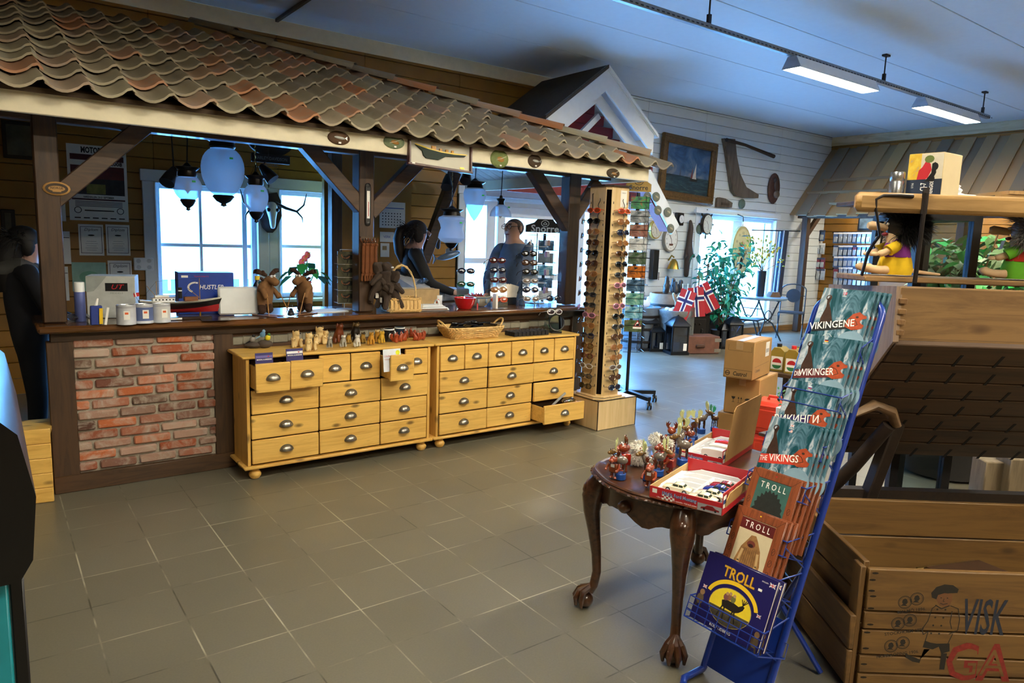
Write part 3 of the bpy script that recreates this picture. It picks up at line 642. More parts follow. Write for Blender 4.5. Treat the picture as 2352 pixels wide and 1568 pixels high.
def trollbook(kind):
    mb = MB(); w, h = (.186, .255) if kind == 0 else (.19, .25); F = Mat(); book_body(mb, w, h, .010, WOODCOV); z = .0004
    fw = .03; mb.rect(-w / 2 + fw, .018, w / 2 - fw, h - fw, plain('38605a', .4, var=.2, nscale=20) if kind == 0 else plain('c9bb9a', .5, var=.08), F, z)
    for a, b in (((-w / 2 + fw, h - fw), (-w / 2 + .004, h - .004)), ((w / 2 - fw, h - fw), (w / 2 - .004, h - .004))): stroke(mb, [a, b], .0012, plain('3a1a0e'), F, z)
    mb.rect(-w / 2 + fw, h - fw - .001, w / 2 - fw, h - fw + .001, plain('3a1a0e'), F, z + 1e-4)
    if kind == 1: mb.rect(-w / 2 + fw, h - fw - .04, w / 2 - fw, h - fw - .002, MAROON, F, z + 2e-4)
    for sx in (-1, 1):
        for yy in (.06, .1, .14): mb.annulus(sx * (w / 2 - fw / 2), yy, .007, .012, .0018, plain('4a2010'), F, z, 14); stroke(mb, [(sx * (w / 2 - fw / 2) - .003, yy - .004), (sx * (w / 2 - fw / 2) + .003, yy + .006)], .0016, plain('4a2010'), F, z)
    mb.text('T R O L L', .030, LW, F @ Mat.Translation((0, h - fw - .022, 0)), z=z + 5e-4, fat=.004, sx=.8)
    if kind == 0:
        D = plain('161c1a', .6, var=.3, nscale=60); P = [(-.05, .02)]
        for k in range(25):
            a = PI - PI * k / 24; r = 1 + (.16 if k % 2 else 0) + RND.uniform(-.04, .04); P.append((.052 * r * math.cos(a), .105 + .075 * r * math.sin(a)))
        P.append((.05, .02)); mb.flat(P, D, F, z + 2e-4)
        for cx in (-.012, .012): mb.disc(cx, .082, .0055, .0048, plain('c8b890'), F, z + 4e-4, 10)
    else:
        H = plain('8a6234', .7, var=.35, nscale=40); mb.flat([(-.045, .02), (-.05, .07), (-.038, .12), (-.02, .15), (-.012, .166), (.006, .168), (.018, .152), (.036, .122), (.048, .075), (.046, .02)], H, F, z + 2e-4)
        mb.disc(-.004, .136, .016, .012, plain('6a2f22'), F, z + 4e-4, 14); mb.disc(-.004, .131, .010, .006, plain('2a0d0a'), F, z + 6e-4, 12)
        for s in (-1, 1): stroke(mb, [(s * .03, .11), (s * .036, .07), (s * .022, .045)], .009, plain('b89868'), F, z + 4e-4)
        for k in range(-3, 4): stroke(mb, [(k * .007, .12), (k * .009, .03)], .0015, plain('5a3c1c'), F, z + 5e-4)
    mb.disc(0, h - .013, .0035, .0025, RED if kind == 0 else YELLOW, F, z, 8)
    return mb
def bluetroll():
    mb = MB(); w, h = .275, .24; F = Mat(); C_ = plain('1e1a58', .35, var=.06, coat=.3); book_body(mb, w, h, .014, C_); z = .0004
    mb.text('TROLL', .050, GOLD, F @ Mat.Translation((.0, h - .042, 0)), fat=.02, z=z + 2e-4, sx=.84); mb.text('TROLL', .050, plain('6a3a12'), F @ Mat.Translation((.0015, h - .0435, 0)), fat=.028, z=z, sx=.84)
    mb.annulus(.0, .098, .104, .082, .014, YELLOW, F, z, 30, .25, PI - .25)
    mb.disc(0, .09, .083, .063, plain('b09a60'), F, z, 32); mb.disc(0, .09, .081, .061, plain('e6cc30', .4, var=.1), F, z + 2e-4, 32)
    mb.flat(ell(0, .09, .081, .061, 16, PI * 1.06, PI * 1.94), plain('4a4434', .5, var=.4, nscale=60), F, z + 3e-4)
    D = plain('1a1410', .5, var=.3)
    mb.flat([(-.03, .085), (-.036, .105), (-.02, .112), (.01, .112), (.03, .108), (.044, .118), (.052, .114), (.048, .102), (.036, .09), (.02, .082)], D, F, z + 5e-4)
    for a, b in (((-.028, .09), (-.04, .05)), ((-.02, .088), (-.016, .048)), ((.02, .086), (.03, .05)), ((.014, .086), (.008, .05))): stroke(mb, [a, b], .005, D, F, z + 5e-4)
    for k in range(4): stroke(mb, [(.044, .117), (.036 + .008 * k, .135)], .003, D, F, z + 5e-4)
    for cx, cy, hh in ((-.012, .124, '8a5a3a'), (.004, .122, '6a6a3a'), (-.024, .12, '7a4a4a')): mb.disc(cx, cy, .010, .012, plain(hh), F, z + 6e-4, 10); mb.disc(cx + .002, cy + .012, .006, .006, plain('b08a68'), F, z + 7e-4, 8)
    for cx, cy in ((-.118, .075), (.118, .03)):
        mb.disc(cx, cy, .014, .02, plain('5a4a34'), F, z + 1e-4, 10); mb.disc(cx + .002, cy + .024, .010, .010, plain('8a6a48'), F, z + 2e-4, 10)
        for s in (-1, 1): stroke(mb, [(cx + s * .006, cy - .015), (cx + s * .012, cy - .034)], .006, plain('3a3024'), F, z)
    mb.text('ROLF LIDBERG', .013, LW, F @ Mat.Translation((-.012, .012, 0)), z=z, fat=.006); mb.text('ENGLISH', .006, LW, F @ Mat.Translation((.094, h - .02, 0)), z=z)
    flagprint(mb, F, .112, h - .027, .02, .013, 'uk', z); flagprint(mb, F, -.12, .115, .014, .01, 'uk', z); flagprint(mb, F, .10, .105, .014, .01, 'uk', z)
    mb.box((.085, h - .05, .001), (.014, .008, .001), LW); return mb
VB = [('VIKINGENE', plain('14181c', .4), ['no'], 'NORSK', '', 'black'), ('WIKINGER', plain('5a1f24', .4), ['de'], 'DEUTSCH', 'DIE', 'dark red'), ('ВИКИНГИ', plain('2c2058', .4), ['ru'], 'РУССКИЙ', '', 'purple'), ('VIKINGS', plain('c83a2c', .4), ['uk', 'us'], 'ENGLISH', 'THE', 'bright red')]
ROT = RF.to_euler()
def place_book(mk, row, what, cat='book', grp=''):
    pt, off, h, wd, n = POCK[row]; o0 = None
    for k in range(n):
        pos = rp(RND.uniform(-.003, .003) + k * .010, pt - h + k * .004, off - k * .0150)
        lab = ('front copy of the ' if k == 0 else ['', 'second copy in the stack of the ', 'third copy in the stack of the ', 'fourth copy in the stack of the ', 'rearmost copy of the '][k]) + what
        if k == 0: o0 = one(mk, 'picture_book', lab, cat, pos, tuple(ROT), grp)
        else: c = o0.copy(); COL.objects.link(c); c.location = pos; c['label'] = lab
for i, (t, bm_, fl, wordp, sm, cn) in enumerate(VB): place_book(viking(t, bm_, fl, wordp, sm), i, 'teal ship book with %s title band' % cn, 'book', 'ship books with %s bands' % cn)
place_book(trollbook(0), 4, 'wood-framed book showing a dark shaggy creature', 'book', 'books with the dark shaggy creature'); place_book(trollbook(1), 5, 'wood-framed book showing a brown howling creature', 'book', 'books with the howling creature')
place_book(bluetroll(), 6, 'wide dark blue book with yellow oval picture', 'book', 'wide dark blue books')
# ================================================================ carved table
table = thing('carved_side_table', 'dark carved wooden side table with wavy apron and claw feet', 'table', (2.075, -1.93, 0))
TM = wood('4a2c1a', '26140a', 'x', 1.3, .28, 0, .5, '1a0c06')
def outline(sx, sy, n=72):
    o = []
    for k in range(n):
        a = 2 * PI * k / n; c, s = math.cos(a), math.sin(a); e = 2 / 2.7
        w = 1 + .012 * math.cos(8 * a); o.append((math.copysign(abs(c) ** e, c) * sx * w, math.copysign(abs(s) ** e, s) * sy * w))
    return o
mb = MB()
mb.rings([[(x, y, z) for x, y in outline(.455 * q, .325 * q)] for q, z in ((.93, .588), (.97, .59), (1.0, .598), (1.005, .606), (.985, .611), (.99, .615), (.975, .620), (.95, .6165), (.94, .618), (.0, .618))], TM, True, True)
for k in range(72):
    a = outline(.452, .322)[k]; mb.ball((a[0], a[1], .604), (.011, .011, .006), TM, rotm(0, 0, k * 1.3), 6, 4)
mb.build('table_top', table)
mb = MB(); n = 72; rr = []
for z in (0, 1):
    for q in (.9, .86):
        rr.append([(x * q, y * q, .588 if z == 0 else .53 - .035 * abs(math.sin(4 * 2 * PI * k / n + .6)) - .02 * abs(math.sin(8 * 2 * PI * k / n))) for k, (x, y) in enumerate(outline(.455, .325, n))])
mb.rings([rr[0], rr[2], rr[3], rr[1]], TM, True, False)
for k in range(0, 72, 9): x, y = outline(.415, .298)[k]; mb.ball((x, y, .535), (.03, .03, .025), TM, None, 8, 6)
mb.build('apron', table)
for sx in (-1, 1):
    for sy in (-1, 1):
        mb = MB(); d = Vec((sx * .78, sy * .62, 0)); b = Vec((sx * .335, sy * .215, 0))
        pr_ = [(0.0, .575, .040), (.02, .54, .048), (.035, .49, .046), (.036, .43, .036), (.022, .34, .027), (.008, .24, .021), (.002, .16, .019), (.012, .10, .019), (.03, .075, .022)]
        mb.tube([b + d * o + Vec((0, 0, z)) for o, z, r in pr_], [r for _, _, r in pr_], TM, 12)
        f = b + d * .045; mb.ball(f + Vec((0, 0, .034)), (.036, .036, .034), TM, None, 12, 8)
        for k in range(4):
            g = math.atan2(d.y, d.x) + (k - 1.5) * .75; e = Vec((math.cos(g), math.sin(g), 0))
            mb.tube([b + d * .02 + Vec((0, 0, .095)), f + e * .028 + Vec((0, 0, .075)), f + e * .045 + Vec((0, 0, .045)), f + e * .043 + Vec((0, 0, .012))], [.014, .014, .012, .006], TM, 7)
        mb.ball(b + d * .05 + Vec((0, 0, .52)), (.03, .03, .04), TM, None, 10, 6); mb.build('leg', table)
# ---------------- display boxes on the table
CARD = plain('b08a54', .8, var=.06); CARDIN = plain('c8a870', .8, var=.05); REDCARD = plain('b8242c', .4, var=.04); TRAYW = plain('eef0f4', .35, var=.02)
TZ_ = .620
def dispbox(name, label, o, ang, wd, dp, h, text, sub, lid):
    r = thing(name, label, 'display box', (o[0], o[1], TZ_), ang)     # local x = into the box, y = leftwards
    mb = MB(); mb.box((dp / 2, 0, .003), (dp, wd, .004), CARD); mb.box((.0015, 0, h / 2), (.003, wd, h), REDCARD); mb.box((dp - .0015, 0, h / 2 + .01), (.003, wd, h + .02), REDCARD)
    for s in (-1, 1): mb.box((dp / 2, s * (wd / 2 - .0015), h / 2), (dp, .003, h), CARDIN if s > 0 else REDCARD)
    F = frame((-.0004, 0, 0), (0, -1, 0), (0, 0, 1)); SIL = plain('3a4a8a', .4, var=0)
    mb.text(text, h * .42, SIL, F @ Mat.Translation((-.02, h * .62, 0)), fat=.03, z=6e-4, sx=.8); mb.text(text, h * .42, plain('a8b4d0', .3), F @ Mat.Translation((-.022, h * .64, 0)), fat=.005, z=9e-4, sx=.8)
    mb.text(sub, h * .16, LW, F @ Mat.Translation((-.03, h * .22, 0)), z=6e-4, fat=.01)
    for i in range(6):
        for j in range(3):
            if (i + j) % 2 == 0: mb.rect(-wd / 2 + .05 + i * .008, h * .1 + j * .007, -wd / 2 + .058 + i * .008, h * .1 + j * .007 + .007, LW, F, 3e-4)
    mb.rect(wd * .18, .001, wd / 2, h * .62, plain('9a9a9e', .5), F, 2e-4)
    mb.flat([(wd * .22, h * .2), (wd * .23, h * .34), (wd * .28, h * .4), (wd * .31, h * .55), (wd * .38, h * .55), (wd * .42, h * .38), (wd * .47, h * .33), (wd * .47, h * .2)], plain('7a1a1e', .3), F, 5e-4)
    for k in (.27, .42): mb.disc(wd * k, h * .2, .004, .004, BLACK, F, 7e-4, 10)
    mb.rect(-wd / 2 + .012, h * .5, -wd / 2 + .03, h * .85, LW, F, 3e-4); mb.build('carton', r)
    mb = MB()      # tall chequered side with the folded-back lid
    n = 7; F = frame((0, -wd / 2 - .001, 0), (1, 0, 0), (0, 0, 1)); hh = h + .035
    mb.box((dp / 2, -wd / 2 - .0015, hh / 2), (dp, .003, hh), REDCARD)
    for i in range(12):
        for j in range(3):
            mb.rect(i * dp / 12, h * .55 + j * dp / 24, (i + 1) * dp / 12, h * .55 + (j + 1) * dp / 24, LW if (i + j) % 2 == 0 else plain('a02a3a' if i % 3 else '3a4a8a', .4), F, .0025)
    mb.build('side_flap', r)
    mb = MB(); t = rotm(-.14, 0, 0); x0, x1, zl = lid; pf = [(x0, 0), (x1, 0), (x1, zl - .02), (x1 - .02, zl), (x0 + .02, zl), (x0, zl - .02)]
    mb.prism(pf, .003, CARD, frame((0, -wd / 2 - .004, h * .6), (1, 0, 0), (0, -.10, 1))); mb.build('lid', r)
    mb = MB(); mb.box((dp / 2, 0, .008), (dp - .012, wd - .012, .006), TRAYW); nx, ny = 6, 2
    for i in range(nx + 1): mb.box((.01 + (dp - .02) * i / nx, 0, .02), (.006, wd - .014, .022), TRAYW, None, .0025, .6)
    for j in range(ny + 1): mb.box((dp / 2, -(wd - .02) / 2 + (wd - .02) * j / ny, .021), (dp - .014, .008, .024), TRAYW, None, .003, .6)
    for i in range(nx):
        for j in range(ny): mb.ball((.01 + (dp - .02) * (i + .5) / nx, -(wd - .02) / 4 * (1 if j else -1), .012), (.018, wd * .17, .008), TRAYW, None, 10, 6)
    mb.build('inner_tray', r); return r
A1 = math.atan2(.30, .95)
box1 = dispbox('toy_car_display_box', 'red open display box of cream toy cars on the table edge', (1.680, -2.190), A1, .27, .36, .045, "1964½ Ford Mustang", '• Die cast metal • Doors openable • Pull back action', (.02, .34, .045))
box2 = dispbox('toy_car_display_box', 'red open display box further back on the table with the tall tan lid', (2.12, -1.905), A1, .19, .40, .042, 'Volkswagen', 'Classical Bus (1962)', (.02, .39, .24))
def toycar(body, name, label, loc, rz, van=False):
    r = thing(name, label, 'toy car', loc, rz, 'toy cars in the display boxes'); m = plain(body, .2, .0, 0, .6, .6); L, W_, = .105, .04
    mb = MB(); secs = [(-L / 2, .012, .018, .85), (-L / 2 + .01, .009, .022, 1), (-.03, .008, .024, 1), (.02, .008, .024, 1), (L / 2 - .02, .008, .0225, 1), (L / 2 - .004, .009, .02, .95), (L / 2, .012, .017, .85)]
    if van: secs = [(a, b, c + .022 if abs(a) < .05 else c + .012, d) for a, b, c, d in secs]
    mb.rings([[(x, -W_ / 2 * q, zb), (x, W_ / 2 * q, zb), (x, W_ / 2 * q, zt - .003), (x, W_ / 2 * q * .8, zt), (x, -W_ / 2 * q * .8, zt), (x, -W_ / 2 * q, zt - .003)] for x, zb, zt, q in secs], m); mb.build('car_body', r)
    if not van:
        mb = MB(); mb.rings([[(x, -y, z) , (x, y, z)] + [(x2, y2, z2), (x2, -y2, z2)] for x, y, z, x2, y2, z2 in [(-.034, .017, .023, -.018, .014, .0345), (.022, .017, .023, .006, .014, .0345)]], m); mb.build('cabin', r); mb = MB(); G_ = plain('3a4438', .1); [mb.box((x, s * .0165, .0285), (w, .001, .007), G_, rotm(s * .25, 0, 0)) for s in (-1, 1) for x, w in ((-.016, .014), (.004, .018))]; [mb.box((x, 0, .029), (.001, .026, .008), G_, rotm(0, a, 0)) for x, a in ((-.0265, .9), (.0147, -.9))]; mb.build('windows', r)
    for sx in (-.031, .031):
        for sy in (-1, 1): mb = MB(); mb.cyl((sx, sy * (W_ / 2 - .006), .009), (sx, sy * (W_ / 2 + .001), .009), .009, BLACK, n=12); mb.cyl((sx, sy * (W_ / 2), .009), (sx, sy * (W_ / 2 + .0015), .009), .005, STEEL, n=10); mb.build('wheel', r)
    return r
def inbox(b, x, y, z): return Mat.Translation(b.location) @ Mat.Rotation(b.rotation_euler.z, 4, 'Z') @ Vec((x, y, z))
for i, (bx, x, y, c, lab, van) in enumerate([(box1, .07, .055, 'ece4c4', 'cream toy car nearest the front strip, left compartment of the front display box', 0), (box1, .085, -.065, 'ece4c8', 'cream toy car in the right compartment beside the blue toy car', 0), (box1, .03, -.055, 'e8e0c4', 'cream toy car lowest against the red front strip, right half of front box', 0), (box1, .145, -.07, '1c2c8c', 'blue toy car in the front display box', 0), (box1, .20, -.075, '9a1a2c', 'dark red toy car in the front display box', 0),
        (box2, .06, -.04, 'eceae4', 'white toy van near the front of the back display box', 1), (box2, .13, -.045, 'f0ece4', 'white toy van in the middle of the back display box', 1), (box2, .2, -.045, 'c02a2c', 'red and white toy van at the back of the second display box', 1)]):
    toycar(c, 'toy_car', lab, inbox(bx, x, y, .020), A1 + PI / 2 + .05, van)
# ---------------- little wooden animals on the table
def varn(h): return plain(h, .18, 0, .15, .6, .5, 30)
def puppet(label, loc, rz, body='6e655c', head='7a5a2c', ant='c8d090', base='1c4a9a', s=1.0):
    r = thing('moose_puppet', label, 'toy moose', loc, rz, 'wooden moose puppets on the side table'); r.scale = (s,) * 3
    mb = MB(); mb.lathe([(.019, 0), (.021, .002), (.021, .024), (.019, .026), (.0, .026)], plain(base, .35), 18); mb.build('drum_base', r)
    for sx in (-.012, .012):
        for sy in (-.008, .008): mb = MB(); mb.tube([(sx, sy, .026), (sx * 1.05, sy, .045), (sx * 1.0, sy, .047), (sx, sy, .068)], [.0028, .0026, .004, .0028], varn('4a2c18'), 7); mb.build('leg', r)
    mb = MB(); mb.ball((0, 0, .078), (.026, .017, .017), varn(body), rotm(0, -.15, 0), 14, 8); mb.tube([(.018, 0, .084), (.026, 0, .100)], [.009, .007], varn(body), 8); mb.build('torso', r)
    mb = MB(); mb.ball((.034, 0, .108), (.018, .010, .010), varn(head), rotm(0, .35, 0), 12, 8); mb.ball((.047, 0, .103), (.009, .008, .0075), varn(head), None, 10, 6)
    for s_ in (-1, 1): mb.ball((.022, s_ * .013, .112), (.004, .011, .004), varn(head), rotm(.3 * s_, 0, 0), 8, 5); mb.ball((.036, s_ * .008, .1145), .002, BLACK, None, 6, 4)
    mb.build('head', r)
    for s_ in (-1, 1):
        mb = MB(); P = [(0, 0), (.006, .006), (.012, .022), (.013, .036), (.018, .026), (.021, .040), (.025, .028), (.030, .038), (.031, .024), (.036, .028), (.033, .014), (.022, .004), (.01, -.002)]
        mb.prism(P, .0025, plain(ant, .4, var=.05), frame((.026, s_ * .004, .116), (-.15, s_ * .9, .35), (0, -s_ * .3, 1))); mb.build('antler', r)
    return r
def blockman(label, loc, rz, c='8a3a20', vest='b82c20', s=1.0, lie=False):
    r = thing('wooden_figure', label, 'toy figure', loc, rz, 'varnished wooden figures on the side table'); r.scale = (s,) * 3
    mb = MB(); mb.box((0, 0, .045), (.030, .036, .038), varn(vest), None, .003); mb.box((.0155, 0, .055), (.001, .016, .012), LW); mb.build('torso', r)
    for sy in (-1, 1):
        mb = MB(); mb.cyl((0, sy * .010, .026), (0, sy * .010, .006), .006, varn(c), n=10); mb.ball((.005, sy * .010, .006), (.013, .008, .006), varn(c), None, 10, 6); mb.build('leg', r)
        mb = MB(); mb.tube([(0, sy * .02, .060), (.012, sy * .026, .046), (.024, sy * .024, .040)], [.006, .005, .0045], varn(c), 8); mb.ball((.027, sy * .023, .039), .006, varn(c), None, 8, 5); mb.build('arm', r)
    mb = MB(); mb.ball((.006, 0, .080), (.021, .017, .015), varn(c), None, 14, 8); mb.ball((.027, 0, .077), (.010, .011, .009), varn(c), None, 10, 6)
    for sy in (-1, 1): mb.ball((.012, sy * .008, .094), .0035, LW, None, 8, 5); mb.ball((.015, sy * .008, .095), .0018, BLACK, None, 6, 4)
    mb.build('head', r)
    for sy in (-1, 1):
        mb = MB(); mb.prism([(0, 0), (.005, .010), (.002, .024), (.009, .016), (.011, .028), (.016, .016), (.021, .022), (.018, .008), (.008, -.002)], .003, varn('5a2412'), frame((0, sy * .008, .090), (0, sy, .25), (0, -sy * .2, 1))); mb.build('antler', r)
    return r
T_ = lambda x, y: az(x, y, TZ_)
PUP = [((1425, 1100), 2.3, 'grey moose puppet on blue drum nearest the left end of the side table', {}), ((1488, 1102), 2.6, 'grey moose puppet on blue drum in front of the white fluffy toys', {}), ((1512, 1092), -1.2, 'grey moose puppet turned away beside the fluffy toys', {}), ((1568, 1068), 2.5, 'grey moose puppet on blue drum left of the red boxes', dict(s=1.15)), ((1562, 1040), .4, 'moose puppet behind the grey one left of the boxes', {}), ((1592, 1012), -2.2, 'brown moose puppet in the middle of the table behind', dict(body='6a3a1c')), ((1575, 1020), 1.2, 'moose puppet with spread antlers at the back left', dict(body='7a4a24')), ((1610, 995), -.6, 'moose puppet with pale antlers standing at the table back', {}), ((1640, 990), 2.9, 'small dark moose puppet with green antlers beside the carton', dict(body='4a2a1a', head='4a2a1a', ant='2e9a70', s=.85))]
for p, rz, lab, kw in PUP: puppet(lab, T_(*p), rz, **kw)
MEN = [((1410, 1098), 3.4, 'brown block figure with white card at the left table end', dict(vest='7a3a1e')), ((1434, 1083), 2.6, 'red vested wooden moose figure beside the fluffy toys', dict(s=1.25)), ((1520, 1075), 2.9, 'red vested wooden figure with dark antlers before the second fluffy toy', dict(s=1.15)), ((1492, 1118), 3.5, 'wooden figure in red shorts against the front display box', dict(vest='7a3a1e')), ((1540, 1086), 1.9, 'red brown figure crouching left of the front display box', dict(vest='8a2a20', s=.95)), ((1540, 1035), .8, 'dark figure with raised flat hat behind the fluffy toys', dict(vest='4a2414', s=1.15)), ((1586, 1035), 2.2, 'brown figure in blue trousers near the back display box', dict(vest='1c4a9a'))]
for p, rz, lab, kw in MEN: blockman(lab, T_(*p), rz, **kw)
FLUFF = plain('ece8dc', .95, var=.06, nscale=60)
def strands(name, parent, c, rad, n, length, m, seed, keep=lambda d: True, droop=.5, wd=.0022, curl=.25):
    """a shock of hair: many thin bent strips rooted on an ellipsoid"""
    rd = random.Random(seed); mb = MB(); c = Vec(c); k = 0
    while k < n:
        d = Vec((rd.gauss(0, 1), rd.gauss(0, 1), rd.gauss(0, 1))).normalized()
        if not keep(d): continue
        k += 1; p = c + Vec((d.x * rad[0], d.y * rad[1], d.z * rad[2])); L = length * rd.uniform(.6, 1.2); side = d.cross(Vec((rd.gauss(0, 1), rd.gauss(0, 1), rd.gauss(0, 1)))).normalized() * wd; v = (d + Vec((rd.gauss(0, curl), rd.gauss(0, curl), rd.gauss(0, curl)))).normalized(); P = []
        for q in range(4): P.append(p.copy()); p = p + v * L / 3; v = (v + Vec((0, 0, -droop * .45))).normalized()
        mb.add([a + side * s_ * (1 - .28 * i) for i, a in enumerate(P) for s_ in (-1, 1)], [(2 * i, 2 * i + 1, 2 * i + 3, 2 * i + 2) for i in range(3)], m)
    return mb.build(name, parent, 0)
def sheep(label, loc, rz):
    r = thing('fluffy_toy', label, 'plush toy', loc, rz, 'white fluffy toys on the side table')
    mb = MB(); mb.skin([(0, 0, .03, .030), (.02, 0, .05, .028), (.032, 0, .082, .022), (.045, 0, .088, .016), (.02, .022, .012, .010), (.02, -.022, .012, .010), (-.025, 0, .025, .022)], [(0, 1), (1, 2), (2, 3), (0, 4), (0, 5), (0, 6)], FLUFF, 2); mb.build('body', r)
    strands('fur', r, (0, 0, .045), (.036, .034, .04), 1300, .018, FLUFF, 2, droop=.7, wd=.0024); strands('head_fur', r, (.036, 0, .085), (.024, .022, .022), 500, .012, FLUFF, 3, droop=.4, wd=.0022)
    mb = MB()
    for s in (-1, 1): mb.ball((.03, s * .016, .104), (.006, .005, .010), FLUFF, None, 8, 5)
    mb.build('ears', r); mb = MB(); mb.ball((.060, 0, .088), .004, plain('c08a80'), None, 6, 4); mb.build('nose', r)
sheep('white fluffy toy, left of the pair on the side table', T_(1462, 1066), -2.2); sheep('white fluffy toy, right of the pair behind the dark antlered figure', T_(1522, 1052), 2.6)
# ================================================================ cardboard boxes on the floor behind the table
CB = plain('a9824e', .85, var=.05, nscale=5); INK = plain('2a241c', .7, var=0)
def carton(label, loc, rz, d, prints=None, sideprint=None):
    r = thing('cardboard_box', label, 'cardboard box', loc, rz, 'stacked cardboard boxes'); x, y, h = d
    mb = MB(); mb.box((0, 0, h / 2), d, CB, None, .004); F = frame((-x / 2 - .0006, 0, 0), (0, -1, 0), (0, 0, 1)); G = frame((0, -y / 2 - .0006, 0), (1, 0, 0), (0, 0, 1))
    if prints: prints(mb, F, y, h)
    if sideprint: sideprint(mb, G, x, h)
    mb.build('carton', r)
    for s in (-1, 1):
        mb = MB(); mb.box((0, s * y / 4 , h + .0015), (x - .004, y / 2 - .004, .003), CB, rotm(s * .012, 0, 0), .001); mb.build('flap', r)
    mb = MB(); mb.box((0, 0, h + .0038), (x, .05, .0008), plain('b8966a', .3)); mb.box((-x / 2 - .0008, 0, h - .03), (.0008, .05, .06), plain('b8966a', .3)); mb.build('tape', r); return r
def p_top(mb, F, w, h):
    mb.text('Castrol', .042, INK, F @ Mat.Translation((.015, .035, 0)), fat=.02, shear=.15, sx=.8); mb.annulus(-.075, .036, .018, .018, .005, INK, F, 0, 18); mb.rect(-.09, .033, -.06, .039, INK, F)
    stroke(mb, [(-.1, .008), (.1, .008), (.1, .066), (-.1, .066)], .002, INK, F, 0, True); stroke(mb, [(-.08, h - .03), (-.08, h - .07), (.09, h - .07), (.09, h - .03)], .0015, INK, F)
def p_topside(mb, G, w, h):
    mb.rect(.06, h - .13, .15, h - .02, PAPER, G, 4e-4)
    for k in range(12): mb.rect(.07 + k * .006, h - .10, .0725 + k * .006, h - .07, INK, G, 7e-4)
    mb.text('Castrol', .035, plain('6a5a48'), G @ Mat.Translation((-.1, .06, 0)), fat=.02); stroke(mb, [(-.17, .09), (.17, .10)], .0015, INK, G)
def p_mid(mb, F, w, h):
    z = 0
    mb.flat([(-.075, .13), (-.045, .13), (-.05, .115), (-.057, .11), (-.063, .11), (-.07, .115)], INK, F); mb.rect(-.0615, .09, -.0585, .112, INK, F); mb.rect(-.07, .087, -.05, .09, INK, F)
    for x in (-.02, .0): mb.rect(x - .0012, .09, x + .0012, .12, INK, F); mb.flat([(x - .007, .118), (x + .007, .118), (x, .133)], INK, F)
    mb.rect(-.028, .085, .008, .0875, INK, F); mb.flat(ell(.05, .112, .024, .018, 14, 0, PI), INK, F); mb.rect(.0488, .09, .0512, .115, INK, F)
CA = .30
c0 = carton('open topped looking cardboard box at the bottom of the stack beside the table', (4.42, -.55, 0), CA, (.46, .30, .285))
carton('cardboard box with glass, arrows and umbrella signs, middle of the stack', (4.42, -.57, .293), CA - .02, (.42, .26, .28), p_mid)
carton('cardboard box with bold black print and white label, topmost of the stack', (4.30, -.60, .583), CA, (.42, .215, .275), p_top, p_topside)
# red plastic case, oil cans, white vase near the boxes
def cbox(b): return Vec(b)
r = thing('red_plastic_case', 'red plastic case standing on end beside the cardboard boxes', 'case', az(1772, 1065, 0), .3)
REDP = plain('d8402a', .35, 0, .05, .5, .3)
for k, (z, h) in enumerate(((0, .22), (.225, .24))):
    mb = MB(); mb.box((0, 0, z + h / 2), (.24, .30, h), REDP, None, .03); mb.box((-.122, 0, z + h / 2), (.01, .2, h * .55), REDP, None, .01); mb.box((0, 0, z + h - .03), (.246, .306, .018), REDP, None, .006); mb.build('case_half', r)
mb = MB(); mb.tube([(0, -.06, .46), (0, -.055, .49), (0, .055, .49), (0, .06, .46)], .012, REDP, 8); mb.build('handle', r)
def oilcan(label, loc, rz, cap, col='a08a3c'):
    r = thing('oil_canister', label, 'canister', loc, rz, 'gold oil canisters'); m = plain(col, .3, .35, .05)
    mb = MB(); prof = [(-.055, 0), (.055, 0), (.055, .15), (.03, .19), (-.02, .19), (-.055, .16)]; mb.prism([(y, z) for y, z in prof], .16, m, frame((-.08, 0, 0), (0, 1, 0), (0, 0, 1)))
    G = frame((-.0805, 0, 0), (0, -1, 0), (0, 0, 1)); mb.rect(-.045, .015, .045, .12, LW, G, 3e-4); mb.flat(ell(0, .07, .035, .035, 16, 0, PI), RED, G, 6e-4); mb.flat(ell(0, .05, .035, .03, 16, PI, 2 * PI), plain('2a7a4a'), G, 6e-4); mb.build('can_body', r)
    mb = MB(); mb.cyl((0, .012, .185), (0, .012, .215), .020, plain(cap, .4), n=16); mb.build('screw_cap', r); return r
SH = thing('low_shelf_stool', 'small dark stool carrying the oil canisters behind the boxes', 'stool', (5.0, -.62, 0), .3)
mb = MB(); mb.box((0, 0, .54), (.5, .42, .03), DARKWOOD, None, .004); mb.build('seat', SH)
for sx in (-1, 1):
    for sy in (-1, 1): mb = MB(); mb.box((sx * .2, sy * .16, .265), (.04, .04, .53), DARKWOOD_Z); mb.build('leg', SH)
for i, (dx, dy, cap, lab) in enumerate(((-.12, .12, '1a1a1c', 'gold oil canister with black cap, left of the row beside the box stack'), (-.12, -.01, 'c8242c', 'gold oil canister with red cap in the front of the canister row'), (-.1, -.13, 'c8242c', 'gold oil canister with red cap, right one of the row'), (.1, .05, '1a1a1c', 'gold oil canister standing in the second row'))):
    oilcan(lab, Vec((5.0 + dx, -.62 + dy, .556)), .3, cap)
r = thing('white_vase', 'slim white square vase with olive twigs beside the red case', 'vase', ad(1802, 962, 4.2) - Vec((0, 0, .09)))
mb = MB(); mb.box((0, 0, .08), (.07, .07, .16), WHITE, None, .004, 1.15); mb.build('pot', r); mb = MB()
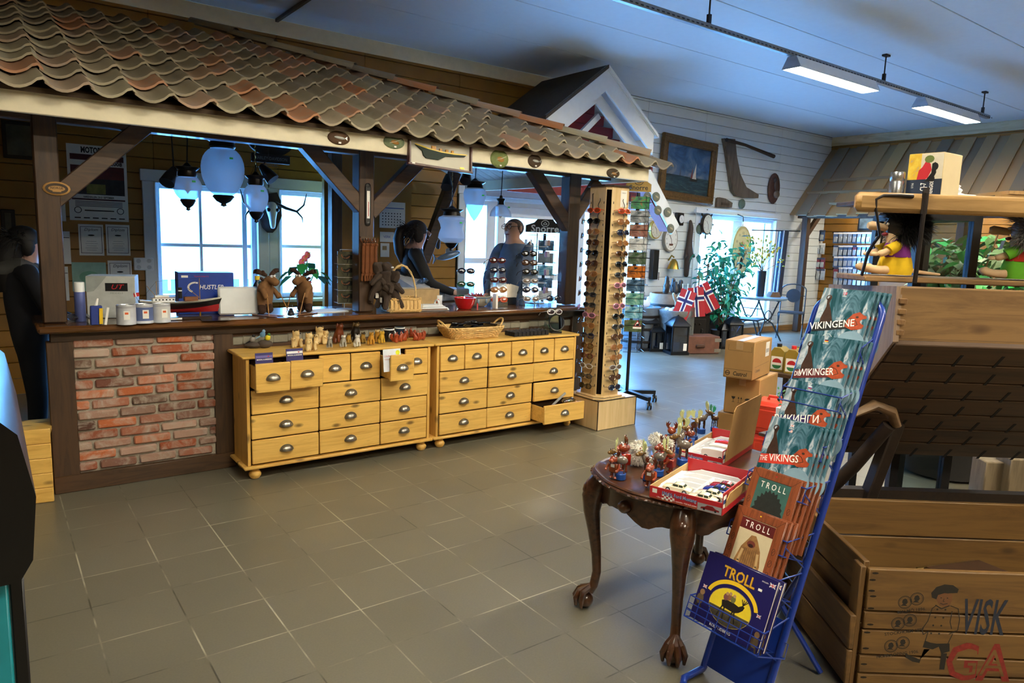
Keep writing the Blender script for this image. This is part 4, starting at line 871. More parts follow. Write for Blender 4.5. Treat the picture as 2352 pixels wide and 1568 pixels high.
for k in range(7):
    a = k * .9; e = Vec((.05 * math.cos(a), .05 * math.sin(a), .16 + .05 + .02 * (k % 3))); mb.tube([(0, 0, .15), e * .8 + Vec((0, 0, .02)), e], .002, plain('b8b088'), 5)
    for q in range(3): mb.ball(e * (.8 + .12 * q) + Vec((0, 0, .01)), (.014, .006, .004), plain('3a7a3a', .4), rotm(0, .5, a + q), 6, 4)
    if k % 3 == 0: mb.ball(e, .009, plain('2a1410', .2), None, 8, 5)
mb.build('twigs', r)
vst = thing('vase_stand', 'slender dark stand under the white vase', 'stand', (r.location.x, r.location.y, 0)); zt = r.location.z
mb = MB(); mb.box((0, 0, zt - .012), (.2, .2, .02), DARKWOOD, None, .003); mb.build('stand_top', vst); mb = MB(); mb.cyl((0, 0, .01), (0, 0, zt - .02), .02, DARKWOOD_Z); mb.cyl((0, 0, 0), (0, 0, .02), .11, DARKWOOD, n=18); mb.build('stem', vst)
# ================================================================ big wooden crate, square to the second frame
CRW = wood('6e5026', '523818', 'x', .8, .6, .7, .05, '33200c'); CRWY = wood('6a4c24', '4e3616', 'y', .8, .6, .7, .05, '33200c'); CRWZ = wood('6a4c24', '4e3616', 'z', .8, .6, .4)
CU, CVv, CW_, CD_, CHh = 1.262, 2.30, 1.25, .62, .46
crate = thing('wooden_crate', 'big open pine crate with black and red printed front', 'crate', cv(CU, CVv, 0), FANG)
mb = MB(); pz = [(.0, .062), (.066, .066), (.136, .092), (.232, .064), (.30, .155)]
for z, h in pz: mb.box((CW_ / 2, .011, z + h / 2), (CW_, .022, h - .003), CRW, None, .003)
F = frame((0, -.0006, 0), (1, 0, 0), (0, 0, 1)); NAVY = plain('1c2434', .7, var=.25, nscale=60); RUST = plain('7a2018', .7, var=.25, nscale=60); PR = plain('1e1812', .75, var=.2, nscale=80)
def wornrect(x, y): mb.flat(ell(x, y, .012, .004, 8), plain('1c120a', .9), F)
for y in (.44, .415, .375, .355, .31, .25, .22, .16, .10, .05): wornrect(.012 + RND.uniform(0, .01), y)
mb.text('VISK', .185, NAVY, F @ Mat.Translation((.335, .285, 0)), 'LEFT', fat=.012, shear=.1, sx=.42); mb.text('GA', .19, RUST, F @ Mat.Translation((.30, .115, 0)), 'LEFT', fat=.03, sx=.85); mb.text('GA', .15, CRW, F @ Mat.Translation((.315, .115, 0)), 'LEFT', fat=-.01, sx=.95, z=3e-4)
for (x, y), cap in (((.155, .345), 'MALMÖ 1896.'), ((.14, .265), 'STOCKHOLM 1897.'), ((.125, .18), 'NORRKÖPING 1906.')):
    for dx, dy in ((-.022, -.008), (.018, .006)):
        mb.annulus(x + dx, y + dy, .024, .024, .0026, PR, F, 1e-4, 22); mb.annulus(x + dx, y + dy, .0195, .0195, .0012, PR, F, 1e-4, 22); mb.flat([(x + dx + a, y + dy + b) for a, b in ((-.013, -.013), (-.006, -.006), (-.010, .0), (-.008, .010), (.0, .014), (.007, .010), (.008, .004), (.011, .001), (.008, -.001), (.007, -.006), (.002, -.007), (.010, -.013))], PR, F, 1e-4)
    mb.text(cap, .0165, PR, F @ Mat.Translation((x + .005, y - .038, 0)) @ Mat.Rotation(.18, 4, 'Z'), fat=.012, z=1e-4)
# printed boy in a beret, drawn as ink lines on the boards
bx = .27; st = lambda p, w=.003, c=False: stroke(mb, [(bx + a, b) for a, b in p], w, PR, F, 2e-4, c)
mb.flat([(bx + a, b) for a, b in [(-.046, .358), (-.05, .375), (-.035, .397), (-.008, .408), (.022, .406), (.043, .392), (.04, .378), (.012, .376), (-.012, .37), (-.03, .352)]], PR, F, 1e-4)
mb.flat([(bx + a, b) for a, b in [(-.03, .35), (-.026, .368), (-.004, .376), (.022, .374), (.026, .352), (.02, .334), (.004, .324), (-.016, .33)]], plain('6a4426', .7, var=.2), F, 1.5e-4)
for s in (-.014, .008): mb.disc(bx + s, .358, .003, .002, PR, F, 3e-4, 6)
st([(-.014, .338), (-.004, .334), (.01, .338)], .0025); st([(-.003, .355), (-.006, .346), (-.001, .345)], .002)
st([(-.026, .330), (-.04, .318), (-.05, .27), (-.066, .24), (-.06, .22), (-.044, .232)]); st([(.022, .33), (.05, .32), (.06, .28), (.058, .24), (.03, .225)]); st([(-.044, .23), (-.05, .195), (-.02, .185), (.03, .188), (.042, .225)]); st([(-.03, .33), (-.008, .318), (.018, .33)], .004); st([(.03, .31), (.028, .27), (.036, .245)])
for yy in (.315, .285, .255, .225):
    for xx in (-.022, .006): mb.disc(bx + xx - (.315 - yy) * .12, yy, .0036, .0036, PR, F, 3e-4, 8)
mb.flat([(bx + a, b) for a, b in [(-.052, .195), (-.03, .19), (0, .186), (.036, .19), (.04, .16), (.012, .15), (.0, .176), (-.02, .165), (-.056, .172)]], PR, F, 2.2e-4)
mb.flat([(bx + a, b) for a, b in [(-.05, .165), (-.03, .165), (-.06, .125), (-.10, .14), (-.115, .148), (-.11, .13), (-.085, .116), (-.06, .112)]], PR, F, 2.2e-4); mb.flat([(bx + a, b) for a, b in [(.012, .152), (.032, .152), (.03, .09), (.012, .09)]], PR, F, 2.2e-4)
mb.build('front_panel', crate)
mb = MB(); bh = .485
for z, h in ((0, .16), (.163, .16), (.326, .16)): mb.box((CW_ / 2, CD_ - .011, z + h / 2), (CW_, .022, h - .003), CRW, None, .003)
mb.build('back_panel', crate)
for sx in (0, 1):
    mb = MB(); x = -.001 if sx == 0 else CW_ + .001
    for z, h in ((.0, .115), (.118, .12), (.241, .10), (.344, .13)): mb.box((x, CD_ / 2, z + h / 2), (.02, CD_ - .044, h - .003), CRWY, None, .003)
    for y in (.035, CD_ - .035): mb.box((x + (-.018 if sx == 0 else .018), y, .23), (.018, .06, .46), CRWZ, None, .003)
    mb.build('side_panel', crate)
    mb = MB()
    for z, h in ((.02, .13), (.152, .13)): mb.box((x + (-.036 if sx == 0 else .036), CD_ / 2 , z + h / 2), (.02, CD_ + .0, h - .002), CRWY, None, .004)
    mb.build('side_batten', crate)
mb = MB(); mb.box((CW_ / 2, CD_ / 2, .012), (CW_ - .02, CD_ - .04, .02), CRW); mb.build('bottom_board', crate)
r = thing('leather_case', 'dark worn case with brass edge lying inside the wooden crate', 'case', crate.matrix_basis @ Vec((.62, .34, .024)), FANG + .5)
mb = MB(); mb.box((0, 0, .13), (.42, .26, .26), plain('3a2414', .5, var=.2), rotm(0, .12, 0), .02); mb.build('case_shell', r)
mb = MB()
for s in (-1, 1): mb.box((0, s * .125, .245), (.42, .016, .016), plain('6a5428', .3, .7), rotm(0, .12, 0), .003)
for k in range(6): mb.ball((-.18 + k * .07, -.133, .2 - k * .008), .006, BRASS, None, 6, 4)
mb.build('edge_trim', r)
# ================================================================ old trough cart above the crate
cart = thing('trough_cart', 'old wooden trough cart with slotted plank bottom, iron rods and top beam', 'cart', cv(1.46, 2.68, 0), FANG)
CWD = wood('80613a', '604526', 'x', .7, .6, .8, 0, '4a3018'); CWD2 = wood('4a3420', '302012', 'x', .7, .65, .3); CWDK = wood('2a1d13', '1a110b', 'y', .7, .7, 0)
LW_ = 1.5
mb = MB(); mb.box((LW_ / 2, .014, 1.305), (LW_, .028, .21), CWD, rotm(.03, 0, 0), .005)
for z in (1.235, 1.275, 1.315, 1.355): mb.box((.014, -.0005, z), (.03, .03, .02), wood('7a5a34', '5a3c1e', 'y', 1, .6, 0), rotm(.03, 0, 0), .002)
mb.build('front_board', cart)
A, B = Vec((0, -.01, 1.20)), Vec((0, .56, .60)); dr = (B - A).normalized(); nr = Vec((0, dr.z, -dr.y)); LS = (B - A).length
mb = MB(); npl = 7
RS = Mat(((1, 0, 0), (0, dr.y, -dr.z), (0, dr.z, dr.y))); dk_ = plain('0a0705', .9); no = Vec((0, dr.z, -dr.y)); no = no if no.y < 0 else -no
for k in range(npl):       # planks run along the cart, slots cut in every plank
    c = A + dr * (LS * (k + .5) / npl); mb.box((LW_ / 2, c.y, c.z), (LW_, LS / npl - .005, .026), CWD2, RS, .004)
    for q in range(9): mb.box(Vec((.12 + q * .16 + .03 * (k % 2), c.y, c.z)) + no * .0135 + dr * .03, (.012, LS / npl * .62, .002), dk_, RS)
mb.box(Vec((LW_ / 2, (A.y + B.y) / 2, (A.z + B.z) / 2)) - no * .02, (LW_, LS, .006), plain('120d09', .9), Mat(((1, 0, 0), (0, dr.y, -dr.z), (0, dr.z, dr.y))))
mb.build('slotted_bottom', cart)
for x in (.0, LW_):
    mb = MB(); mb.prism([(0, 1.41), (-.015, 1.2), (.56, .60), (.60, .62), (.58, 1.38)], .022, wood('8a7460', '6a5440', 'z', .7, .6, .3), frame((x - .011, 0, 0), (0, 1, 0), (0, 0, 1))); mb.build('end_panel', cart)
mb = MB(); mb.box((LW_ / 2 - .02, .30, 1.428), (LW_ + .06, .26, .022), wood('8a683e', '64461f', 'x', .7, .6, .4), None, .004); mb.build('shelf_board', cart)
mb = MB(); mb.box((LW_ / 2, .58, 1.0), (LW_, .024, .76), CWDK); mb.build('back_board', cart)
mb = MB(); mb.box((LW_ / 2 - .03, .10, 1.725), (LW_ + .25, .045, .075), wood('a8824c', '80602e', 'x', .7, .55, .7), None, .016); mb.build('top_beam', cart); mb = MB(); mb.box((LW_ / 2 + .02, .36, 1.741), (LW_ + .05, .48, .018), CWD2, None, .003); mb.build('top_shelf', cart)
mb = MB(); mb.tube([(.105, .09, 1.42), (.105, .085, 1.55), (.10, .075, 1.72), (.10, .07, 1.765)], .0085, IRON, 8); mb.box((.10, .076, 1.735), (.022, .008, .1), IRON); mb.build('iron_rod', cart)
mb = MB(); mb.tube([(-.05, .20, 1.44), (-.05, .17, 1.53), (-.05, .13, 1.57), (-.045, .10, 1.60), (-.08, .085, 1.70), (-.085, .08, 1.735), (-.06, .076, 1.75), (.0, .074, 1.752), (.05, .074, 1.75)], [.008] * 6 + [.008, .010, .012], IRON, 8, flat=.7); mb.build('bent_rod', cart)
for x in (.25, 1.25):
    mb = MB(); mb.bar((x, .36, .80), (x - .10, .52, .0), .07, .05, CWDK, (1, 0, 0), .006); mb.build('leg', cart)
mb = MB(); mb.tube([(-.02, .2, .86), (.06, .2, .905), (.13, .2, .88), (.16, .2, .82)], [.02, .035, .04, .03], wood('7a6044', None, 'x', 1, .5, 0), 10, flat=.6); mb.tube([(.13, .2, .82), (.06, .32, .6), (-.02, .46, .38)], [.028, .03, .028], CWDK, 10); mb.build('carved_handle', cart)
mb = MB(); mb.box((LW_ / 2, .46, .42), (LW_ + .3, .05, .07), CWDK); mb.build('cross_rail', cart)
mb = MB(); mb.bar((-.2, .40, .55), (.05, .56, .12), .06, .03, wood('6a5236', None, 'x', 1, .6, 0), (1, 0, 0), .006); mb.build('slanted_board', cart)
# box for a model kit, steel flask, dish, pallet on the beam / shelf behind
KB = ad(2120, 400, 3.6)
shelf = thing('display_cabinet', 'tall dark display cabinet standing behind the trough cart', 'cabinet', cv(1.93, 3.42, 0), FANG)
mb = MB(); bm_ = plain('18181c', .4)
for x in (0, .26):
    for y in (0, .4): mb.box((x, y, .86), (.04, .04, 1.72), bm_)
for z in (.02, .86, 1.71): mb.box((.13, .2, z), (.30, .44, .03), bm_)
mb.build('cabinet_frame', shelf); mb = MB(); mb.box((.13, .0, .9), (.22, .006, 1.66), glassy('d8e4e8', .06)); mb.build('glass_pane', shelf)
def kitbox():
    r = thing('model_kit_box', 'tall boxed model car kit standing on end above the plush trolls', 'box', cv(1.70, 2.93, 1.7505), FANG + .62); r.scale = (.87,) * 3
    mb = MB(); mb.box((.09, .06, .11), (.18, .16, .22), plain('d8c8a0', .6, var=.03), None, .003); mb.build('carton', r)
    mb = MB(); F = frame((-.0008, .06, 0), (0, -1, 0), (0, 0, 1)) @ Mat.Diagonal((.72, .71, 1, 1)); mb.rect(-.11, 0, .11, .31, plain('c8b070', .5), F); mb.rect(-.108, .085, .108, .308, stain_mat('kit_scenery', [(.35, '6a8ab0'), (.45, 'c8a030'), (.6, 'd8c050'), (.75, '8a7a3a')], (6, 6, 6)), F, 2e-4)
    mb.rect(-.03, .085, .108, .308, plain('c4bca8', .5, var=.1), F, 3e-4); mb.flat([(-.05, .13), (-.02, .12), (.02, .15), (.04, .2), (.03, .24), (.0, .26), (-.02, .22), (-.04, .2)], RED, F, 5e-4); mb.flat([(.0, .12), (.05, .13), (.07, .18), (.06, .25), (.04, .24), (.04, .18)], BLACK, F, 6e-4)
    mb.disc(.045, .14, .02, .025, BLACK, F, 7e-4, 14); mb.disc(.06, .22, .02, .025, BLACK, F, 7e-4, 14); mb.disc(.02, .27, .03, .025, plain('5a6a2a'), F, 6e-4, 12)
    mb.rect(-.11, 0, .11, .14, plain('16243a', .5), F, 5.5e-4); R9 = Mat.Rotation(PI / 2, 4, 'Z')
    mb.text('CJ-7', .05, LW, F @ Mat.Translation((.0, .09, 0)) @ R9, 'CENTER', z=8e-4, fat=.01, sx=.6); mb.text('RENEGADE', .032, LW, F @ Mat.Translation((.05, .085, 0)) @ R9, 'CENTER', z=8e-4, fat=.01, sx=.5); mb.text('1/16', .02, LW, F @ Mat.Translation((-.07, .10, 0)) @ R9, z=8e-4)
    mb.rect(-.105, .004, -.06, .03, RED, F, 6e-4); mb.rect(-.095, .004, -.07, .03, LW, F, 8e-4); mb.build('printed_end', r)
kitbox()
r = thing('steel_flask', 'shiny steel vacuum flask beside the model kit box', 'flask', cv(1.585, 3.02, 1.7505), 0); r.scale = (.8,) * 3; mb = MB(); mb.lathe([(.035, 0), (.036, .004), (.036, .09), (.034, .095), (.034, .10)], STEEL, 20); mb.build('flask_body', r); mb = MB(); mb.lathe([(.033, .10), (.035, .103), (.035, .14), (.032, .146), (.0, .146)], STEEL, 20); mb.build('cup_lid', r)
r = thing('footed_dish', 'white lidded dish behind the model kit box', 'dish', ad(2198, 447, 3.05), 0); mb = MB(); mb.lathe([(.03, -.03), (.06, -.02), (.075, .0), (.07, .008), (.03, .012), (.014, .018), (.02, .03), (.008, .04), (.012, .048), (0, .055)], WHITE, 22); mb.build('dish', r)
r.location.z = 1.781
r = thing('pallet_board', 'pale slatted pallet board lying on the cabinet behind the top beam', 'pallet', cv(2.02, 2.95, 1.7505), FANG)
mb = MB()
for k in range(5): mb.box((.05 + k * .22, .12, .042), (.16, .3, .014), wood('b08a54', None, 'y', .8, .6, .3))
for y in (.0, .24): mb.box((.5, y, .017), (1.1, .05, .034), wood('b08a54', None, 'x', .8, .6, .3))
mb.build('slats', r)
# ================================================================ plush trolls sitting on the cart
SKIN = plain('d8b890', .9, var=.06, nscale=40)
def troll(label, loc, rz, dress, vest, hair, hairlen=.05, back=False):
    r = thing('plush_troll', label, 'plush toy', loc, rz, 'plush trolls on the trough cart'); r.scale = (.97, .97, .86)
    mb = MB(); mb.skin([(0, 0, .035, .036), (0, 0, .085, .045), (.005, 0, .14, .034), (.012, 0, .175, .030), (.028, 0, .215, .040),
        (.03, .045, .13, .016), (.075, .052, .105, .018), (.095, .045, .10, .017), (.03, -.045, .13, .016), (.075, -.052, .105, .018), (.095, -.045, .10, .017),
        (.05, .038, .025, .022), (.10, .042, .026, .020), (.13, .042, .035, .024), (.05, -.038, .025, .022), (.10, -.042, .026, .020), (.13, -.042, .035, .024), (.135, .042, .055, .018), (.135, -.042, .055, .018),
        (-.05, 0, .03, .012), (-.12, 0, .018, .009), (-.19, .0, .012, .006)],
        [(0, 1), (1, 2), (2, 3), (3, 4), (2, 5), (5, 6), (6, 7), (2, 8), (8, 9), (9, 10), (0, 11), (11, 12), (12, 13), (13, 17), (0, 14), (14, 15), (15, 16), (16, 18), (0, 19), (19, 20), (20, 21)], SKIN, 2); mb.build('body', r)
    mb = MB(); mb.tube([(.05, 0, .225), (.085, 0, .232), (.115, 0, .235), (.128, 0, .235)], [.016, .019, .022, .014], SKIN, 12); mb.build('nose', r)
    mb = MB()
    for s in (-1, 1): mb.ball((.055, s * .018, .244), .007, LW, None, 10, 6); mb.ball((.061, s * .018, .245), .0035, BLACK, None, 8, 5)
    mb.build('eyes', r); mb = MB(); mb.ball((.055, 0, .196), (.012, .02, .009), plain('8a2a2a', .8), None, 10, 6); mb.build('mouth', r)
    for s in (-1, 1):
        mb = MB(); 
        for k in range(3): mb.ball((.102 + k * .002, s * .045 + (k - 1) * .013, .10), (.014, .0075, .010), SKIN, None, 8, 6)
        mb.build('fingers', r)
    D = plain(dress, .9, var=.05, nscale=50)
    mb = MB(); rr = []
    for z, rx in ((.005, .066), (.03, .070), (.06, .066), (.10, .056)): rr.append([(.002 + (rx + .003 * math.sin(7 * a)) * math.cos(a), (rx + .003 * math.sin(7 * a)) * math.sin(a) * .95, z) for a in [2 * PI * k / 28 for k in range(28)]])
    mb.rings(rr, D, True, False); mb.build('skirt', r)
    mb = MB(); V2 = plain(vest, .9, var=.05, nscale=50); mb.rings([[(.002 + rx * math.cos(a), rx * math.sin(a), z) for a in [2 * PI * k / 24 for k in range(24)]] for z, rx in ((.088, .059), (.11, .057), (.14, .048), (.165, .038), (.175, .033))], V2, True, False); mb.build('vest', r)
    mb = MB()
    for s in (-1, 1): mb.tube([(.012, s * .03, .145), (.035, s * .05, .13), (.055, s * .054, .118)], [.024, .026, .027], D, 12)
    mb.build('sleeves', r)
    hm = plain(hair, .55, var=.25, nscale=80)
    mb = MB(); mb.ball((-.012, 0, .236), (.066, .070, .062), hm, None, 18, 12); mb.build('hair_cap', r)
    strands('hair', r, (-.014, 0, .236), (.064, .068, .060), 3200, hairlen * 1.5, hm, 3, lambda d: d.x < .42 or (d.z > .62), .55 if hairlen < .05 else .25, .0020, .35)
    mb = MB(); mb.box((.075, -.02, .165), (.002, .03, .045), LW, rotm(.2, -.3, .4)); mb.build('price_tag', r); return r
troll('plush troll with black hair in a purple and yellow dress on the trough cart', cv(1.585, 2.965, 1.441), FANG + PI - .1, 'e0b818', '7a2a80', '0c0a0a', .045)
troll('plush troll with grey hair in red and green clothes on the trough cart', cv(2.10, 2.955, 1.441), FANG + PI - .6, '6ab82c', 'b8301c', '8a8680', .055)
r = thing('plush_seal', 'small grey and white plush animal lying on the floor under the cart', 'plush toy', az(2195, 1172, 0), FANG + .2)
mb = MB(); mb.skin([(0, 0, .05, .05), (-.07, 0, .055, .045), (.07, 0, .045, .035), (.12, 0, .05, .012), (.15, .0, .055, .02), (-.02, -.05, .02, .018), (.05, -.045, .018, .016), (-.02, .05, .02, .018), (-.11, 0, .055, .026)], [(0, 1), (0, 2), (2, 3), (3, 4), (0, 5), (2, 6), (0, 7), (1, 8)], plain('b8b8b4', .95, bmp=.4), 2); mb.build('body', r)
mb = MB(); mb.ball((-.02, 0, .075), (.09, .045, .03), plain('5a6068', .95), None, 12, 8); mb.build('dark_back', r); mb = MB(); [mb.ball((-.128, s * .018, .068), .006, BLACK, None, 6, 4) for s in (-1, 1)]; mb.build('eyes', r)
r = thing('plant_tub', 'large dark round tub of soil on the floor under the trough cart', 'plant tub', az(2200, 1105, 0) + FV * .2, 0)
mb = MB(); mb.lathe([(.22, 0), (.27, .02), (.31, .2), (.33, .25), (.335, .27), (.30, .27), (.29, .24), (0, .24)], plain('2c2a2a', .6), 30); mb.build('tub', r); mb = MB(); mb.lathe([(.285, .245), (.2, .26), (.0, .262)], plain('3a2c20', .95, var=.3, nscale=60, bmp=.6), 24); mb.build('soil', r)
def leafplant(name, label, loc, cat, n, size, spread, height, leafm, stemm, seed, z0=0.0, narrow=.42, stems=6, droop=.3):
    rd = random.Random(seed); r = thing(name, label, cat, loc, 0); mb = MB(); tips = []
    for k in range(stems):
        a = rd.uniform(0, 2 * PI); e = Vec((spread * rd.uniform(.3, 1) * math.cos(a), spread * rd.uniform(.3, 1) * math.sin(a), z0 + height * rd.uniform(.55, 1))); b = Vec((rd.uniform(-.02, .02), rd.uniform(-.02, .02), 0))
        mid = Vec((e.x * .35, e.y * .35, e.z * .6)); P = [b, mid * .5 + b * .5, mid, (mid + e) / 2 + Vec((0, 0, .04)), e]; mb.tube(P, [.011, .009, .007, .005, .003], stemm, 6); tips += [(P[2], P[3]), (P[3], P[4]), (P[1], P[2])] if z0 == 0 else [(P[2], P[3]), (P[3], P[4])]
    mb.build('stems', r); mb = MB()
    for k in range(n):
        p, q = rd.choice(tips); c = p.lerp(q, rd.random()) + Vec((rd.gauss(0, spread * .22), rd.gauss(0, spread * .22), rd.gauss(0, height * .07))); c.z = max(c.z, z0 + .02)
        s = size * rd.uniform(.6, 1.15); R = Euler((rd.uniform(-.7, .7), rd.uniform(-.2, 1.1), rd.uniform(0, 2 * PI))).to_matrix(); mb.tv = rd.random()
        w = s * narrow; L = [(0, 0, 0), (s * .3, w * .5, .012 * s * 8), (s * .65, w * .4, .008), (s, 0, -droop * s * .3), (s * .65, -w * .4, .008), (s * .3, -w * .5, .012 * s * 8), (s * .35, 0, -.004), (s * .7, 0, -.004)]
        mb.add([c + R @ Vec(v) for v in L], [(0, 6, 1), (1, 6, 7, 2), (2, 7, 3), (0, 5, 6), (5, 4, 7, 6), (4, 3, 7)], leafm)
    mb.build('leaves', r); return r
LEAFD = toned('leaf_mixed', [(0, '2c4a24'), (.3, '4a6a3a'), (.6, '6a7a58'), (.8, '2f9a48'), (1, '3ab858')], .45, 30, None, .05); BARK = plain('6a4a30', .85, var=.2)
leafplant('ficus_plant', 'broad leaved green potted plant growing up behind the trough cart', tuple(r.location)[:2] + (.255,), 'plant', 460, .15, .42, .45, LEAFD, BARK, 5, .98, .5, 9)
leafplant('ficus_plant', 'second broad leaved plant behind the plush troll with grey hair', cv(3.35, 4.45, 0), 'plant', 420, .15, .42, .5, LEAFD, BARK, 8, 1.22, .5, 9)
for k, (px, py, hh) in enumerate(((2290, 1175, .3), (2345, 1185, .34))):
    r = thing('timber_block', ['weathered timber block on the floor beside the plush animal', 'taller weathered timber block at the right edge under the cart'][k], 'timber block', az(px, py, 0), FANG); mb = MB(); mb.box((0, .1, hh / 2), (.16, .14, hh), wood('7a6a52', None, 'z', 1, .8, .2), None, .006); mb.build('block', r)
# ================================================================ goods on the counter
ZT = .976; ZD = .781
def cz(x, y): return az(x, y, ZT)
def dz(x, y): return az(x, y, ZD)
def can(label, p, top='d8dce0', body='c8ccd4', band='2c3a8c', r_=.05, h=.11):
    r = thing('paint_can', label, 'can', p, RND.uniform(-.3, .3), 'paint cans on the counter'); mb = MB(); mb.lathe([(r_, 0), (r_ * 1.03, .003), (r_, .006), (r_, h - .006), (r_ * 1.04, h - .003), (r_ * 1.02, h)], plain(body, .35), 26, cap=False)
    mb.lathe([(r_ + .0006, .016), (r_ + .0006, h - .016)], plain(band, .45), 26, cap=False)
    G = frame((-.0, -r_ - .0012, .0), (1, 0, 0), (0, 0, 1)); mb.rect(-.012, .03, .02, .08, LW, G); mb.rect(-.006, .06, .012, .072, plain('e0602a'), G, 3e-4); mb.build('can_body', r)
    mb = MB(); mb.lathe([(.0, h - .004), (r_ * .82, h - .004), (r_ * .86, h + .002), (r_ * .96, h + .002), (r_ * .98, h - .003)], plain(top, .3, .7), 26); mb.build('lid', r); return r
can('paint can with red warning diamond, left of the three on the counter', cz(291, 744) , body='c0c4cc', band='c4c8d0'); can('blue labelled paint can, middle of the three on the counter', cz(331, 741), band='5a6a98'); can('white paint can with orange squares, right of the three on the counter', cz(371, 739), band='d0d2d4')
r = thing('spray_can', 'tall spray can with white cap and blue body beside the left post', 'spray can', cz(186, 738)); mb = MB(); mb.lathe([(.026, 0), (.028, .003), (.028, .17), (.024, .18)], plain('5a66a0', .35, .2), 22); mb.build('can_body', r); mb = MB(); mb.lathe([(.027, .172), (.027, .225), (.025, .228), (0, .228)], WHITE, 22); mb.build('cap', r)
r = thing('white_goods_box', 'pale grey cardboard box with black and red logo on the counter', 'box', Vec((.36, 1.22, ZT)), -.25); r.scale.z = .82
mb = MB(); mb.box((0, 0, .155), (.26, .20, .31), plain('b8bcb8', .6), None, .003); F = frame((0, -.1006, 0), (1, 0, 0), (0, 0, 1)); mb.rect(-.03, .20, .09, .26, BLACK, F, 2e-4); mb.text('UT', .05, RED, F @ Mat.Translation((.03, .23, 0)), shear=.3, z=5e-4); mb.text('MODELS', .018, plain('8a8e8a'), F @ Mat.Translation((.03, .185, 0)), z=3e-4); mb.flat([(-.13, .31), (-.02, .31), (-.05, .26), (-.09, .2), (-.13, .19)], plain('9aa09c'), F, 1e-4); mb.build('carton', r)
r = thing('glue_packet', 'small blue and yellow blister packet leaning before the paint cans', 'packet', cz(222, 746)); mb = MB(); mb.box((0, 0, .055), (.06, .02, .11), plain('34448c', .3), rotm(.1, 0, .2), .004); mb.box((.022, -.012, .05), (.018, .004, .09), YELLOW, rotm(.1, 0, .2)); mb.build('pack', r); mb = MB(); mb.cyl((0, 0, .105), (.01, 0, .15), .010, LW, .006); mb.box((.05, -.02, .05), (.012, .003, .1), LW, rotm(.1, .15, 0)); mb.build('tube_tip', r)
mb = MB(); mb.ball((0, 0, .024), (.06, .05, .024), glassy('d8e0e8', .35, .1), None, 14, 8); one(mb, 'plastic_bag', 'crumpled clear plastic bag beside the left kiosk post', 'bag', cz(175, 742) + Vec((.02, .1, 0)))
# model steam ship on a plinth
r = thing('model_ship', 'model steam ship with black and red hull on a plinth', 'model ship', Vec((.69, .93, ZT)), .02, None); r.scale = (.87,) * 3
mb = MB(); mb.box((.02, 0, .01), (.34, .07, .02), plain('2a1c14', .3), None, .003); mb.box((-.05, -.0355, .01), (.08, .001, .012), LW)
for x in (-.1, .12): mb.cyl((x, 0, .02), (x, 0, .05), .006, BRASS)
mb.build('plinth', r)
def hull(zlo, zhi, m, nm, shrink=1.0):
    mb = MB(); rr = []
    for k in range(15):
        t = k / 14; x = -.27 + .52 * t; b = .045 * shrink * max(.02, math.sin(PI * min(1, .12 + t * .88)) ** .5 * (1 if t < .7 else 1 - ((t - .7) / .3) ** 2 * .98)); sheer = .025 * abs(t - .45) ** 1.6 * 3
        zt, zb = zhi + sheer, zlo; rr.append([(x + (.02 * t if zlo > .06 else 0), -b, zt), (x, -b * .75, (zt + zb) / 2), (x - .01 * t, -b * .3, zb), (x - .01 * t, b * .3, zb), (x, b * .75, (zt + zb) / 2), (x + (.02 * t if zlo > .06 else 0), b, zt)])
    mb.rings(rr, m); return mb.build(nm, r)
hull(.05, .075, plain('9a1c20', .35), 'keel'); hull(.074, .115, plain('121214', .3), 'hull'); hull(.11, .125, plain('e4e0d4', .5), 'bulwark', .98)
mb = MB(); mb.box((-.12, 0, .142), (.14, .05, .03), WHITE, None, .002); mb.box((-.13, 0, .165), (.09, .04, .02), WHITE, None, .002); mb.box((-.12, 0, .158), (.15, .056, .003), plain('8a6a40')); mb.box((.06, 0, .145), (.09, .045, .03), plain('7a4a28', .5), None, .003)
for k in range(6): mb.box((-.17 + k * .022, -.0256, .144), (.01, .001, .009), BLACK)
mb.build('deck_house', r); mb = MB(); mb.cyl((-.01, 0, .15), (-.01, 0, .225), .013, BLACK, n=14); mb.cyl((-.01, 0, .20), (-.01, 0, .208), .0135, WHITE, n=14); mb.build('funnel', r)
for x, h in ((-.16, .27), (.12, .29)): mb = MB(); mb.cyl((x, 0, .12), (x, 0, h), .003, plain('a07840'), .002, 6); mb.build('mast', r)
mb = MB()
mb.tube([(.12, 0, .15), (.04, 0, .22)], .002, plain('a07840'), 5); mb.tube([(-.16, 0, .16), (-.22, 0, .24)], .002, plain('a07840'), 5)
for a, b in (((-.27, 0, .13), (-.16, 0, .27)), ((.27, 0, .14), (.12, 0, .29)), ((.12, 0, .29), (.0, 0, .15)), ((-.16, 0, .27), (.12, 0, .29))): mb.tube([a, b], .0007, BLACK, 4)
mb.build('rigging', r); mb = MB(); mb.rect(0, 0, .035, .025, RED, frame((-.30, 0, .165), (1, 0, .2), (0, 0, 1))); mb.rect(.01, 0, .016, .025, LW, frame((-.30, -.001, .165), (1, 0, .2), (0, 0, 1))); mb.tube([(-.27, 0, .12), (-.30, 0, .20)], .001, BLACK, 4); mb.build('ensign', r)
r = thing('blue_goods_box', 'blue cardboard box with white swoosh lettering in front of the window', 'box', Vec((.90, 1.26, ZT)), -.08); r.scale.z = .88; BB = plain('1c3f96', .4)
